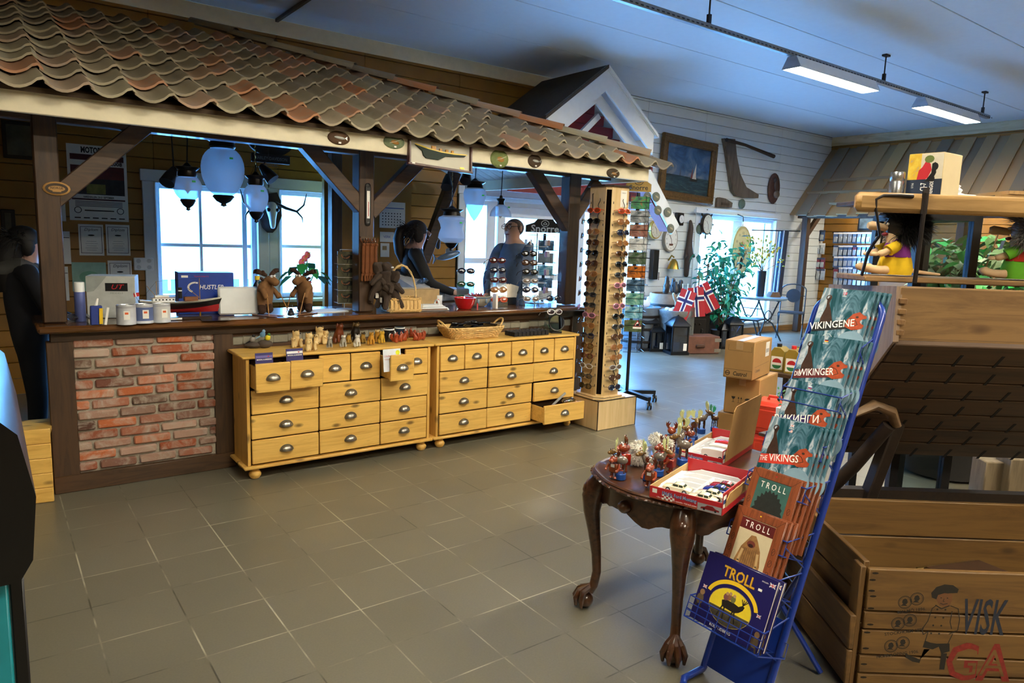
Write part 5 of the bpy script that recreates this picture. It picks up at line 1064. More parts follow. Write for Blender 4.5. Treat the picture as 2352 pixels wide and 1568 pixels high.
mb = MB(); mb.box((0, 0, .155), (.34, .16, .31), BB, None, .003); F = frame((0, -.0806, 0), (1, 0, 0), (0, 0, 1)); mb.text('HUSTLER', .046, LW, F @ Mat.Translation((.03, .2, 0)), shear=.2, sx=.8, fat=.01, z=3e-4); stroke(mb, ell(-.07, .2, .04, .035, 12, 1.2, 4.2), .012, LW, F, 2e-4); mb.text('TEAM PARTS', .016, RED, F @ Mat.Translation((-.03, .28, 0)), z=3e-4); mb.rect(-.15, .272, -.11, .288, LW, F, 2e-4); mb.build('carton', r)
r = thing('wifi_router', 'white perforated router box standing on the counter', 'router', Vec((1.06, 1.06, ZT)), -.12)
mb = MB(); mb.box((0, 0, .095), (.25, .05, .185), WHITE, rotm(-.06, 0, 0), .012); F = frame((0, -.027, 0), (1, 0, 0), (0, .06, 1))
for i in range(24):
    for j in range(13): mb.disc(-.104 + i * .009 + (j % 2) * .0045, .03 + j * .0095, .0018, .0018, plain('6a7078'), F, .0012, 5)
for i, x in enumerate((-.07, -.05, -.03, .0, .03, .05)): mb.rect(x, .168, x + .008, .171, plain('50c060') if i != 3 else plain('e0a030'), F, .0015)
for a in (0, 2.1, 4.2): stroke(mb, [(0, .022), (.008 * math.cos(a + .5), .022 + .008 * math.sin(a + .5))], .004, BLACK, F, .002)
mb.build('housing', r)
r = thing('dark_bottle', 'dark plastic bottle with yellow cap behind the white router', 'bottle', Vec((1.27, 1.34, ZT))); mb = MB(); mb.lathe([(.04, 0), (.042, .01), (.042, .13), (.03, .17), (.016, .2), (.015, .215)], plain('1c2430', .3), 18); mb.build('bottle', r); mb = MB(); mb.lathe([(.018, .212), (.018, .24), (0, .24)], YELLOW, 16); mb.build('cap', r)
# plush moose on skis
def moose(label, p, rz, flip=1):
    r = thing('plush_moose', label, 'plush toy', p, rz, 'plush moose with ski poles on the counter'); r.scale = (.8, .8, .76); T1, T2 = plain('7a5634', .95, var=.12, nscale=40), plain('3a2418', .95, var=.12, nscale=40)
    mb = MB(); mf = lambda c: T2 if (c.z < .10 or (c.z > .30 and abs(c.y) > .05)) else T1
    mb.skin([(0, 0, .14, .045), (.0, 0, .21, .060), (.01, 0, .27, .050), (.03, 0, .31, .040), (.06, 0, .325, .042), (.105, 0, .295, .036), (.13, 0, .275, .034), (0, .04, .10, .034), (.0, .045, .045, .036), (.03, .045, .03, .034), (0, -.04, .10, .034), (0, -.045, .045, .036), (.03, -.045, .03, .034), (.02, .06, .24, .024), (.06, .075, .19, .022), (.085, .075, .15, .024), (.02, -.06, .24, .024), (.06, -.075, .19, .022), (.085, -.075, .15, .024)],
        [(0, 1), (1, 2), (2, 3), (3, 4), (4, 5), (5, 6), (0, 7), (7, 8), (8, 9), (0, 10), (10, 11), (11, 12), (2, 13), (13, 14), (14, 15), (2, 16), (16, 17), (17, 18)], T1, 2, mf); mb.build('body', r)
    for s in (-1, 1):
        mb = MB(); mb.skin([(.04, s * .02, .35, .016), (.03, s * .06, .365, .018), (.02, s * .10, .385, .022), (.01, s * .14, .39, .018), (.04, s * .12, .405, .013), (.05, s * .08, .395, .012)], [(0, 1), (1, 2), (2, 3), (2, 4), (1, 5)], T2, 2); mb.build('antler', r)
        mb = MB(); mb.ball((.02, s * .055, .32), (.012, .03, .014), T2, rotm(s * .6, 0, 0), 8, 6); mb.build('ear', r)
        mb = MB(); mb.box((.03, s * .045, .005), (.24, .03, .008), plain('8a5a30', .4), None, .003); mb.build('ski', r)
        mb = MB(); mb.cyl((.085, s * .078, .20), (.17 if s > 0 else .12, s * .10, .01), .004, plain('a87840', .5), n=6); mb.build('ski_pole', r)
    mb = MB(); [mb.ball((.085, s * .018, .345), .013, LW, None, 10, 6) for s in (-1, 1)]; [mb.ball((.096, s * .018, .346), .005, BLACK, None, 6, 4) for s in (-1, 1)]; mb.build('eyes', r)
    mb = MB(); mb.lathe([(.05, .295), (.055, .285), (.05, .275)], plain('7a2040' if flip < 0 else '2a7a80', .9), 16, cap=False); mb.box((-.04, 0, .24), (.012, .07, .12), plain('7a2040' if flip < 0 else '2a8a8a', .9), rotm(0, .2, 0), .004); mb.build('scarf', r); return r
moose('plush moose with bulging eyes, left of the pair on the counter', Vec((1.21, .98, ZT)), -1.0); moose('plush moose with big black antler, right of the pair on the counter', Vec((1.49, 1.0, ZT)), -2.7, -1)
r = thing('small_dark_figure', 'small dark cat figure between the two plush moose', 'figurine', cz(668, 726), 1.2); mb = MB(); mb.skin([(0, 0, .02, .018), (.03, 0, .03, .016), (.045, 0, .05, .014), (-.03, 0, .015, .012), (.02, .02, .008, .008), (.02, -.02, .008, .008)], [(0, 1), (1, 2), (0, 3), (0, 4), (0, 5)], plain('2c2e34', .5), 2)
for s in (-1, 1): mb.cyl((.045, s * .008, .06), (.047, s * .010, .076), .005, plain('2c2e34', .5), .001, 6)
mb.build('body', r)
mb = MB(); mb.box((0, 0, .002), (.30, .21, .004), PAPER); one(mb, 'paper_sheet', 'white sheet of paper lying by the postcard rack on the counter', 'paper', Vec((1.66, 1.12, ZT)), .2)
mb = MB(); mb.box((0, 0, .002), (.16, .12, .003), plain('2a2420', .2)); one(mb, 'dark_folder', 'dark glossy folder lying in front of the model ship', 'folder', Vec((.86, .845, ZT)), -.1)
# anthurium on the window side of the counter
r = thing('anthurium_plant', 'potted plant with pink flowers behind the plush moose', 'plant', Vec((1.62, 1.36, ZT))); mb = MB(); mb.lathe([(.05, 0), (.065, .11), (.07, .12), (.06, .12), (.055, .105), (0, .105)], plain('d8dce4', .3), 22); mb.build('pot', r); mb = MB(); mbf = MB(); mbs = MB(); LG = plain('2a8a4a', .4, var=.15)
for k in range(9):
    a = k * 2.4; h = .24 + .03 * (k % 4); e = Vec((.10 * math.cos(a), .10 * math.sin(a), h)); mbs.tube([(0, 0, .1), e * .6 + Vec((0, 0, .08)), e], .003, LG, 5); R = Euler((0, .5, a)).to_matrix()
    mb.add([e + R @ Vec(v) for v in [(0, 0, 0), (.03, .04, .01), (.08, .03, .0), (.13, 0, -.02), (.08, -.03, 0), (.03, -.04, .01)]], [(0, 1, 2, 3, 4, 5)], LG)
for k in range(3):
    e = Vec((.03 * (k - 1), -.02 + .02 * k, .34 + .025 * k)); mbs.tube([(0, 0, .1), e], .005, LG, 5); mbf.ball(e, (.035, .012, .028), plain('d86878', .4), rotm(0, .4 * (k - 1), .5), 10, 6); mbf.cyl(e, e + Vec((.01, -.03, .02)), .004, YELLOW, n=6)
mb.build('leaves', r); mbs.build('stems', r); mbf.build('flowers', r)
# little wire rack with moose postcards
WIREW = plain('d8d8d4', .3, .4, 0); MOOSECARD = stain_mat('moose_card', [(.3, '2c2c24'), (.5, '55543e'), (.7, '6c6a4c')], (8, 8, 8))
r = thing('postcard_stand', 'small white wire rack of moose postcards on the counter', 'postcard rack', Vec((1.86, 1.20, ZT)), -.08); mb = MB(); mb.lathe([(.06, .0), (.06, .004)], WIREW, 20); mb.cyl((0, 0, 0), (0, 0, .42), .004, WIREW, n=8); mb.tube([(-.05, -.05, .41), (-.05, -.05, .44), (.05, -.05, .44), (.05, -.05, .41)], .002, WIREW, 5)
for k in range(4):
    z = .05 + k * .095
    for q in range(2): F = Mat.Rotation(q * PI / 2, 4, 'Z'); mb.tube([F @ Vec(v) for v in ((-.075, -.062, z + .055), (-.075, -.072, z + .055), (-.075, -.072, z), (.075, -.072, z), (.075, -.072, z + .055), (.075, -.062, z + .055))], .0016, WIREW, 5)
    mb.tube([(-.06, -.06, z), (.06, -.06, z), (.06, .06, z), (-.06, .06, z)], .0016, WIREW, 5, True)
mb.build('wire_frame', r); rk = r
def card(mbk): return mbk
for k in range(4):
    mb = MB(); mb.box((0, 0, .045), (.145, .003, .09), MOOSECARD); F = frame((0, -.0018, 0), (1, 0, 0), (0, 0, 1)); DK = plain('161612', .6)
    mb.flat([(-.02, .03), (-.015, .055), (.01, .07), (.04, .065), (.055, .05), (.05, .01), (.043, .01), (.04, .035), (.01, .03), (.005, .008), (-.003, .008), (-.003, .03)], DK, F, 2e-4); stroke(mb, ell(-.012, .062, .03, .02, 8, PI * .9, PI * 1.9), .007, plain('9a5a3a'), F, 3e-4); mb.disc(-.02, .045, .012, .016, DK, F, 3e-4, 10)
    one(mb, 'moose_postcard', 'moose postcard in the %s slot of the small wire rack' % ['lowest', 'second lowest', 'second highest', 'top'][k], 'postcard', rk.location + Vec((-.006, -.066, .052 + k * .095)), -.08, 'moose postcards in the small wire rack')
# ---------------- middle of the counter
BRT = plain('3c3028', .95, var=.2, nscale=50)
r = thing('plush_moose_bunch_hook', 'dark hook rail carrying plush toys on the middle post', 'hook rail', Vec((1.92, .945, 1.5))); mb = MB(); mb.box((0, 0, 0), (.1, .012, .03), DARKWOOD); [mb.tube([(x, -.006, 0), (x, -.04, -.005), (x, -.045, .01)], .0025, STEEL, 5) for x in (-.04, -.02, 0, .02, .04)]; mb.build('rail', r); r['category'] = 'hook rail'
for k in range(7):      # dark plush animals bunched in and over the basket
    a = k * 1.1; p = Vec((1.99 + .035 * math.cos(a * 2) + .012 * k, .93 + .05 * math.sin(a * 1.7), ZT + .02 + .03 * (k % 3)))
    rr = thing('dark_plush_toy', 'dark floppy plush toy %s in the bunch by the middle post' % ['lowest at the left', 'hanging at the front', 'uppermost at the left', 'in the centre', 'drooping over the basket rim', 'uppermost at the right', 'at the back'][k], 'plush toy', p, a, 'dark floppy plush toys'); rr.scale = (1.2,) * 3
    mb = MB(); mb.skin([(0, 0, .10, .034), (.0, 0, .16, .030), (.02, 0, .20, .032), (.05, 0, .19, .022), (.03, .035, .06, .018), (.045, .04, .0, .020), (.03, -.035, .06, .018), (.05, -.04, .005, .020), (0, .05, .14, .016), (.03, .07, .10, .017), (0, -.05, .14, .016), (.03, -.07, .10, .017), (.01, .045, .23, .012), (.01, -.045, .23, .012)], [(0, 1), (1, 2), (2, 3), (0, 4), (4, 5), (0, 6), (6, 7), (1, 8), (8, 9), (1, 10), (10, 11), (2, 12), (2, 13)], BRT, 1); mb.build('body', rr)
    mb = MB(); [mb.ball((.052, s * .012, .205), .005, LW, None, 6, 4) for s in (-1, 1)]; mb.build('eyes', rr); mb = MB(); mb.box((.045, 0, .06), (.002, .018, .03), LW); mb.build('price_tag', rr)
for k in range(6):      # moose key rings hanging on the post
    x = 1.885 + .018 * k; rr = thing('plush_keyring', 'tan plush moose key ring on the middle post, %s of the hanging row' % ['first', 'second', 'third', 'fourth', 'fifth', 'last'][k], 'key ring', (x, .928 - .01 * (k % 2), 1.28), .2 * (k % 3), 'plush key rings on the middle post'); TT = plain('70401f', .9, var=.15)
    mb = MB(); mb.skin([(0, 0, .0, .014), (0, 0, .08, .013), (0, 0, .15, .012), (0, -.006, .185, .016), (0, -.022, .178, .012), (-.010, 0, -.05, .006), (.010, 0, -.05, .006), (-.012, -.004, -.08, .010), (.012, -.004, -.08, .010)], [(0, 1), (1, 2), (2, 3), (3, 4), (0, 5), (0, 6), (5, 7), (6, 8)], TT, 1); mb.build('body', rr)
    mb = MB(); [mb.tube([(s * .006, 0, .195), (s * .02, 0, .21), (s * .024, 0, .225)], .004, TT, 5) for s in (-1, 1)]; mb.tube([(0, 0, .2), (0, .01, .22)], .0012, STEEL, 4); mb.build('antlers', rr)
WICK = plain('d4b070', .6, var=.25, nscale=50)
def weave(mb, prof, m, n=44, r=.004, rx=1, ry=1, sq=2.0):
    """rows of woven strand along a basket wall: prof = [(half x, half y, z)]"""
    for j, (a, b, z) in enumerate(prof):
        P = []
        for k in range(n):
            t = 2 * PI * k / n; c, s = math.cos(t), math.sin(t); e = 2 / sq; w = .004 * (1 if (k + j) % 2 else -1)
            P.append((math.copysign(abs(c) ** e, c) * (a + w), math.copysign(abs(s) ** e, s) * (b + w), z))
        mb.tube(P, r, m, 5, True)
r = thing('handled_basket', 'light wicker basket with tall hoop handle beside the dark plush toys', 'basket', Vec((2.19, .93, ZT)), -.1); mb = MB()
mb.box((0, 0, .006), (.24, .17, .008), WICK)
for k in range(8):
    for s in (-1, 1): mb.box((-.105 + k * .03, s * .088, .05), (.026, .004, .085), plain('dcb878', .6, var=.1), None, .001)
for k in range(5):
    for s in (-1, 1): mb.box((s * .123, -.066 + k * .033, .05), (.004, .028, .085), plain('dcb878', .6, var=.1), None, .001)
mb.build('slat_wall', r); mb = MB()
for z in (.012, .095): weave(mb, [(.128, .093, z), (.128, .093, z + .008)], WICK, 40, .005, sq=6)
for k in range(9): x = -.12 + k * .03; mb.tube([(x, -.094, .005), (x + .012, -.095, .05), (x - .002, -.094, .098)], .002, WICK, 4)
mb.build('rim', r); mb = MB(); P = [(0, -.09 + 0, .05)] + [(.0, -.09 * math.cos(a), .12 + .2 * math.sin(a)) for a in [PI * k / 14 for k in range(15)]] + [(0, .09, .05)]
P = [(.115 * math.cos(a), 0, .10 + .24 * math.sin(a)) for a in [PI * k / 18 for k in range(19)]]
for q in range(2): mb.tube([Vec(p) + Vec((0, .006 * math.cos(k * 1.6 + q * PI), .005 * math.sin(k * 1.6 + q * PI))) for k, p in enumerate(P)], .006, WICK, 6)
mb.build('handle', r)
r = thing('butter_dish', 'white ceramic tray with loop handle and brown edge on the counter', 'dish', Vec((2.45, .96, ZT)), -.05); mb = MB(); mb.box((0, 0, .012), (.26, .16, .022), WHITE, None, .005, .94); mb.box((0, -.0745, .012), (.22, .012, .008), plain('6a4a34')); mb.box((0, 0, .032), (.22, .12, .022), WHITE, None, .008, .85); mb.build('tray', r); mb = MB(); mb.tube(arc((.06, 0, .04), .035, 0, PI, 10, (0, 1, 0), (0, 0, 1)), .007, WHITE, 8); mb.build('handle', r)
mb = MB(); mb.box((0, 0, .07), (.46, .2, .14), plain('b09468', .8), None, .003); mb.box((0, 0, .143), (.40, .14, .004), plain('c8b088', .8)); one(mb, 'cardboard_tray', 'long tan cardboard box behind the white ceramic tray', 'box', Vec((2.43, 1.27, ZT)))
mb = MB(); rd = random.Random(4); P = [(rd.uniform(-.07, .07), rd.uniform(-.05, .05), rd.uniform(.02, .09)) for _ in range(16)]
mb.add(P, [(rd.randrange(16), rd.randrange(16), rd.randrange(16)) for _ in range(30)], glassy('e8f0f8', .3, .1)); one(mb, 'bubble_wrap', 'crumpled clear wrapping on the tan cardboard box', 'wrapping', Vec((2.52, 1.24, ZT + .145)))
r = thing('red_bowl', 'glossy red ceramic bowl on the counter edge', 'bowl', Vec((2.76, .95, ZT))); mb = MB(); mb.lathe([(.05, 0), (.055, .004), (.075, .04), (.088, .085), (.09, .09), (.085, .09), (.07, .045), (.0, .012)], plain('b8161c', .12, 0, .04, .6, .6), 28); mb.build('bowl', r)
r = thing('patterned_bowl', 'stoneware bowl with blue pattern holding red ribbons', 'bowl', Vec((2.98, 1.10, ZT))); mb = MB(); mb.lathe([(.06, 0), (.075, .01), (.105, .05), (.11, .085), (.105, .088), (.09, .05), (0, .015)], plain('a8a498', .3), 28)
for k in range(9): a = 2 * PI * k / 9; mb.ball((.104 * math.cos(a), .104 * math.sin(a), .05), (.012, .012, .022), plain('8098b0', .4), None, 8, 5)
mb.lathe([(.1105, .07), (.112, .08)], plain('506a88'), 28, cap=False); mb.build('bowl', r)
mb = MB(); rd = random.Random(9)
for k in range(15):
    a = rd.uniform(0, 6.3); P = [(.08 * math.cos(a + t * .9) * (1 - .1 * t), .07 * math.sin(a + t * 1.1), .075 + .03 * math.sin(t * 2 + k)) for t in range(5)]; P += [(P[-1][0] * 1.3, P[-1][1] * 1.3, .06), (P[-1][0] * 1.45, P[-1][1] * 1.45, -.01)] if k % 4 == 0 else []
    mb.tube(P, .007, RED if k % 3 else plain('d8a0a0', .6), 5, flat=.3)
one(mb, 'red_lanyards', 'tangle of red patterned lanyards in the stoneware bowl', 'lanyards', Vec((2.98, 1.10, ZT)), 0)
for k, (x, y, lab) in enumerate(((2.66, 1.2, 'white mug with colour print behind the red bowl'), (2.60, 1.33, 'stacked white paper cups near the cash register'))):
    r = thing('white_mug', lab, 'cup', Vec((x, y, ZT))); mb = MB(); mb.lathe([(.034, 0), (.036, .003), (.038, .09 + .05 * k), (.035, .09 + .05 * k), (.033, .008), (0, .008)], WHITE, 20); mb.box((-.02, -.034, .045), (.02, .012, .03), plain('c04030')); mb.build('cup', r)
r = thing('brass_bell', 'small dark metal bell beside the paper cups', 'bell', Vec((2.52, 1.36, ZT))); mb = MB(); mb.lathe([(.03, 0), (.028, .02), (.02, .05), (.012, .065), (.004, .07), (.008, .08), (0, .086)], plain('4a4034', .35, .7), 18); mb.build('bell', r)
r = thing('cash_register', 'grey cash register behind the counter', 'cash register', Vec((3.12, 1.98, .96)), .35); GR = plain('a8acb4', .45); mb = MB(); mb.box((0, 0, .05), (.42, .44, .1), GR, None, .01); mb.prism([(-.2, .1), (.2, .1), (.2, .14), (.02, .21), (-.18, .26), (-.2, .25)], .38, GR, frame((-.19, 0, 0), (0, -1, 0), (0, 0, 1))); mb.build('housing', r); mb = MB(); mb.prism([(-.17, .262), (.0, .22), (.0, .225), (-.17, .27)], .3, BLACK, frame((-.15, 0, .0), (0, -1, 0), (0, 0, 1))); mb.build('display', r); mb = MB(); mb.box((0, -.223, .05), (.36, .006, .07), plain('8a8e96'), None, .003); mb.build('cash_drawer', r)
r = thing('back_counter', 'dark work table behind the counter carrying the cash register', 'table', (3.14, 2.05, 0)); mb = MB(); mb.box((0, 0, .94), (.75, .6, .035), DARKWOOD, None, .004); mb.build('table_top', r)
for sx in (-1, 1):
    for sy in (-1, 1): mb = MB(); mb.box((sx * .34, sy * .26, .46), (.05, .05, .92), DARKWOOD_Z); mb.build('leg', r)
# ---------------- sunglasses
def glasses_proto(fc, lc, wide=1.0):
    """one pair lying in its own frame: lenses face -y, temples run to +y"""
    r = thing('sunglasses', '', 'sunglasses', (0, 0, -50), 0); fm = plain(fc, .2, 0, 0, .6, .5); lm = plain(lc, .06, 0, 0, .8, .8)
    mb = MB(); 
    for s in (-1, 1):
        mb.tube([(s * (.033 + .029 * math.cos(t)), .004 * math.cos(t) * s * s, .019 * wide * math.sin(t)) for t in [2 * PI * k / 16 for k in range(16)]], .0032, fm, 6, True)
    mb.tube([(-.006, 0, .006), (0, -.002, .009), (.006, 0, .006)], .003, fm, 6); mb.build('frame', r)
    mb = MB()
    for s in (-1, 1): mb.ball((s * .033, .001, 0), (.027, .003, .0175 * wide), lm, None, 14, 6)
    mb.build('lenses', r)
    for s in (-1, 1): mb = MB(); mb.tube([(s * .063, .002, .006), (s * .068, .02, .007), (s * .068, .09, .006), (s * .066, .125, -.012)], [.004, .0035, .003, .003], fm, 6, flat=.5); mb.build('temple', r)
    return r
PROTO = [(n, glasses_proto(a, b, c)) for n, a, b, c in (('black', '141416', '0c0c10', 1.0), ('brown', '4a2a1a', '4a3020', 1.05), ('orange', 'd8481c', '8a3a1a', .9), ('dark grey', '3a3c40', '202226', .85), ('tortoiseshell', '6a3c1c', '3a2412', 1.0), ('pale silver', 'b8b8bc', '5a4a40', .9), ('pink', 'd88aa8', '6a4a58', .95), ('amber', '9a6a3c', '8a5a30', 1.05), ('white', 'e8e4e4', '3a2c34', 1.0), ('blue black', '1c2440', '14182c', 1.0), ('dark red', '5a1818', '2a1012', .95), ('green', '2a6a4a', '2a3a34', .9))]
PD = dict(PROTO); ORD = ['topmost', 'second', 'third', 'fourth', 'fifth', 'sixth', 'seventh', 'eighth', 'ninth', 'tenth', 'eleventh', 'twelfth', 'thirteenth', 'fourteenth', 'fifteenth', 'sixteenth', 'seventeenth', 'lowest']
used = set()
def glasses(col, loc, rz, label, group, tilt=0.0):
    p = PD[col]; e = (tilt, 0, rz); p.scale = (1.12,) * 3
    if col not in used: used.add(col); p.location = loc; p.rotation_euler = e; p['label'] = label; p['group'] = group; return p
    return dup(p, loc, e, label, group)
# plywood tower on its base box
PLY = wood('d8bc8c', 'c8a870', 'z', .6, .5, 0); EDGE = plain('2a1a10', .7)
TC = Vec((3.86, .52, 0)); tower = thing('sunglasses_tower', 'tall pale plywood tower of sunglasses on a box base', 'display tower', TC)
mb = MB(); mb.box((.045, .02, .125), (.44, .40, .245), PLY, None, .002); 
for x, y in ((-.175, -.18), (.265, -.18), (-.175, .22)): mb.box((x, y, .125), (.006, .006, .248), EDGE)
mb.box((.045, -.181, .247), (.444, .004, .006), EDGE); mb.box((-.176, .02, .247), (.004, .404, .006), EDGE); mb.build('base_box', tower)
def octo(h, c): return [(-h, -h + c), (-h + c, -h), (h - c, -h), (h, -h + c), (h, h - c), (h - c, h), (-h + c, h), (-h, h - c)]
mb = MB()
for h, z0_, z1_ in ((.185, .249, .262), (.165, .262, .275)):
    mb.prism(octo(h, .06), z1_ - z0_ - .004, PLY, Mat.Translation((0, 0, z0_ + .004))); mb.prism(octo(h + .001, .06), .004, EDGE, Mat.Translation((0, 0, z0_)))
mb.build('plinth', tower); mb = MB(); mb.prism(octo(.128, .036), 1.70, PLY, Mat.Translation((0, 0, .275))); mb.build('column', tower)
mb = MB(); mb.prism(octo(.15, .05), .012, EDGE, Mat.Translation((0, 0, 1.976))); mb.build('top_plate', tower)
mb = MB()
for a in (0, PI / 2, PI): F = frame((-.1106, -.1106, .29), (1, -1, 0), (0, 0, 1)); Rz = Mat.Rotation(-a if a else 0, 4, 'Z'); mb.add([Rz @ (F @ Vec(v)) for v in ((-.02, 0, .001), (.02, 0, .001), (.02, 1.66, .001), (-.02, 1.66, .001))], [(0, 1, 2, 3)], plain('1c1410', .05, .8, .1))
mb.build('mirror_strip', tower)
mb = MB()
for face in range(2):
    P = [(-.134 - .004, -.03 + .012 * math.sin(k * 1.05), .33 + k * .0145) for k in range(108)] if face == 0 else [(.03 + .012 * math.sin(k * 1.05), -.138, .33 + k * .0145) for k in range(108)]
    mb.tube(P, .003, BLACK, 5)
for face in range(2):
    for k in range(18):
        z = .36 + k * .0875
        for s in (-.075, .075): mb.box((-.129, s, z) if face == 0 else (s, -.129, z), (.002, .006, .018) if face == 0 else (.006, .002, .018), BLACK)
mb.build('nose_rails', tower)
mb = MB(); mb.rect(.0, .02, .07, .15, PAPER, frame((-.0, -.1285, 1.80), (1, 0, 0), (0, 0, 1))); mb.text('SOLBRILLER', .012, BLACK, frame((.035, -.129, 1.93), (1, 0, 0), (0, 0, 1)), sx=.7); mb.build('price_sheet', tower)
mb = MB(); mb.tube([(-.131, .05, 1.92), (-.14, .05, 1.92), (-.14, .04, 1.78)], .004, BLACK, 5); mb.build('hook', tower)
SEQ1 = ['orange', 'black', 'amber', 'brown', 'black', 'brown', 'amber', 'tortoiseshell', 'dark grey', 'dark grey', 'pink', 'amber', 'blue black', 'tortoiseshell', 'dark red', 'pale silver', 'dark grey', 'black']
SEQ2 = ['orange', 'amber', 'blue black', 'amber', 'tortoiseshell', 'black', 'dark grey', 'pink', 'brown', 'pink', 'black', 'dark grey', 'brown', 'amber', 'amber', 'pale silver', 'brown', 'blue black']
for k in range(18):
    z = 1.785 - k * .0845
    glasses(SEQ1[k], TC + Vec((-.172, -.005, z)), -PI / 2 + .05, '%s %s sunglasses from the top on the tower face towards the drawers' % (ORD[k] if k < 17 else 'eighteenth', SEQ1[k]), 'sunglasses on the tower', -.12)
    glasses(SEQ2[k], TC + Vec((.01, -.172, z)), .04, '%s %s sunglasses from the top on the tower face towards the open floor' % (ORD[k] if k < 17 else 'eighteenth', SEQ2[k]), 'sunglasses on the tower', -.12)
for k in range(12):
    z = 1.70 - k * .118; c = ['black', 'blue black', 'dark grey', 'black', 'dark red', 'brown', 'pink', 'dark grey', 'blue black', 'dark red', 'black', 'brown'][k]
    glasses(c, TC + Vec((-.14, .155, z)), -PI / 2 - PI / 4 - .05, '%s %s sunglasses from the top on the tower side facing the kiosk post' % (ORD[k], c), 'sunglasses on the tower', -.12)
# clear stands with sunglasses on the counter
def clearstand(label, p, rz, items, h=.36, w=.15):
    r = thing('clear_glasses_stand', label, 'display stand', p, rz, 'clear acrylic glasses stands'); a = math.tan(.22); ac = glassy('e4eef4', .26)
    mb = MB(); pl = [(-w / 2, 0), (w / 2, 0), (w / 2 * .9, h * .8)] + [(w / 2 * .9 * math.cos(t), h * .8 + h * .2 * math.sin(t)) for t in [PI * k / 8 for k in range(1, 8)]] + [(-w / 2 * .9, h * .8)]
    mb.prism(pl, .003, ac, frame((0, -.05, 0), (1, 0, 0), (0, a, 1))); mb.prism([(-w / 2, 0), (w / 2, 0), (w / 2, h * .6), (-w / 2, h * .6)], .003, ac, frame((0, .05, 0), (1, 0, 0), (0, -a * .8, 1))); mb.box((0, 0, .0015), (w, .11, .003), ac); mb.build('acrylic_panels', r)
    for k, (c, lab) in enumerate(items):
        z = .06 + k * (h - .08) / max(1, len(items) - 1); M_ = Mat.Translation(p) @ Mat.Rotation(rz, 4, 'Z'); glasses(c, M_ @ Vec((0, -.052 + a * z - .012, z)), rz, lab, 'sunglasses on the clear stands', -.2)
    return r
clearstand('clear stand of bright sunglasses beside the stoneware bowl', Vec((3.14, 1.04, ZT)), -.25, [('orange', 'orange sunglasses lowest on the clear stand by the ribbons'), ('amber', 'amber tinted sunglasses above the orange pair'), ('dark red', 'dark red sunglasses in the middle of the clear stand by the ribbons'), ('blue black', 'blue black sunglasses near the top of the stand by the ribbons'), ('dark red', 'dark sunglasses topmost on the stand by the ribbons')], .40)
clearstand('second clear stand of sunglasses half behind the first', Vec((2.98, 1.28, ZT)), -.5, [('green', 'green sunglasses lowest on the half hidden clear stand'), ('green', 'green rimmed sunglasses in the middle of the half hidden stand'), ('blue black', 'dark sunglasses at the top of the half hidden stand')], .30)
clearstand('clear stand of dark sunglasses in front of the man', Vec((3.46, 1.02, ZT)), -.3, [('pale silver', 'silver sunglasses lowest on the stand before the man'), ('blue black', 'blue black sunglasses second lowest on the stand before the man'), ('pale silver', 'silver grey sunglasses third on the stand before the man'), ('black', 'broad black sunglasses on the stand before the man'), ('brown', 'brown sunglasses high on the stand before the man'), ('black', 'black sunglasses topmost on the stand before the man')], .46)
clearstand('low clear strip of glasses standing before the counter on the chest', Vec((3.50, .74, ZD)), -.15, [('green', 'green trimmed glasses lowest on the clear strip above the chest'), ('white', 'white framed sunglasses on the clear strip above the chest'), ('blue black', 'blue rimmed glasses on top of the clear strip above the chest')], .30, .12)
# key-ring spinner with clear hangers
r = thing('keyring_spinner', 'white wire spinner hung with glassy key rings beside the right post', 'display spinner', Vec((3.68, 1.22, ZT))); mb = MB(); mb.cyl((0, 0, 0), (0, 0, .62), .006, WIREW, n=8); mb.lathe([(.09, 0), (.09, .006)], WIREW, 22)
for z in (.18, .34, .5, .6):
    mb.tube([(.10 * math.cos(t), .10 * math.sin(t), z) for t in [2 * PI * k / 20 for k in range(20)]], .0025, WIREW, 5, True); [mb.tube([(0, 0, z), (.1 * math.cos(t), .1 * math.sin(t), z)], .002, WIREW, 4) for t in (0, PI / 2, PI, 3 * PI / 2)]
mb.build('wire_frame', r); rd = random.Random(3)
for k in range(36):
    z = (.17, .33, .49, .59)[k % 4]; t = k * .7; mb = MB(); mb.tube([(0, 0, 0), (0, 0, -.03)], .001, STEEL, 4); h = rd.choice(('c8d0d8', 'b8a0c8', 'd8dce0', 'a8c0d0', 'd0b0a8', 'e8e8ec')); mb.box((0, 0, -.055), (.026, .006, .05), plain(h, .1, .3, 0), None, .003)
    one(mb, 'key_ring', 'glassy key ring on the %s ring of the white wire spinner' % ('lowest', 'second', 'third', 'top')[k % 4], 'key ring', r.location + Vec((.105 * math.cos(t), .105 * math.sin(t), z)), t, 'glassy key rings on the white spinner, %s ring' % ('lowest', 'second', 'third', 'top')[k % 4], )
# leaflets fan, card terminal
r = thing('paper_fan', 'fanned white leaflets in a dark holder by the clear stands', 'leaflets', Vec((3.36, 1.16, ZT)), .0); mb = MB(); mb.box((0, 0, .03), (.1, .06, .06), BLACK, None, .003); mb.build('holder', r); mb = MB()
for k in range(9): mb.box((.015 * (k - 4) - .02, .004 * k - .015, .1), (.10, .0012, .13), plain('e8dcc8', .7), rotm(0, -.55 + .1 * k, 0))
mb.build('leaflet', r)
mb = MB(); mb.box((0, 0, .06), (.02, .05, .12), LW, None, .002); one(mb, 'white_tag_box', 'small white carton beside the stoneware bowl on the counter edge', 'box', Vec((3.02, .90, ZT)))
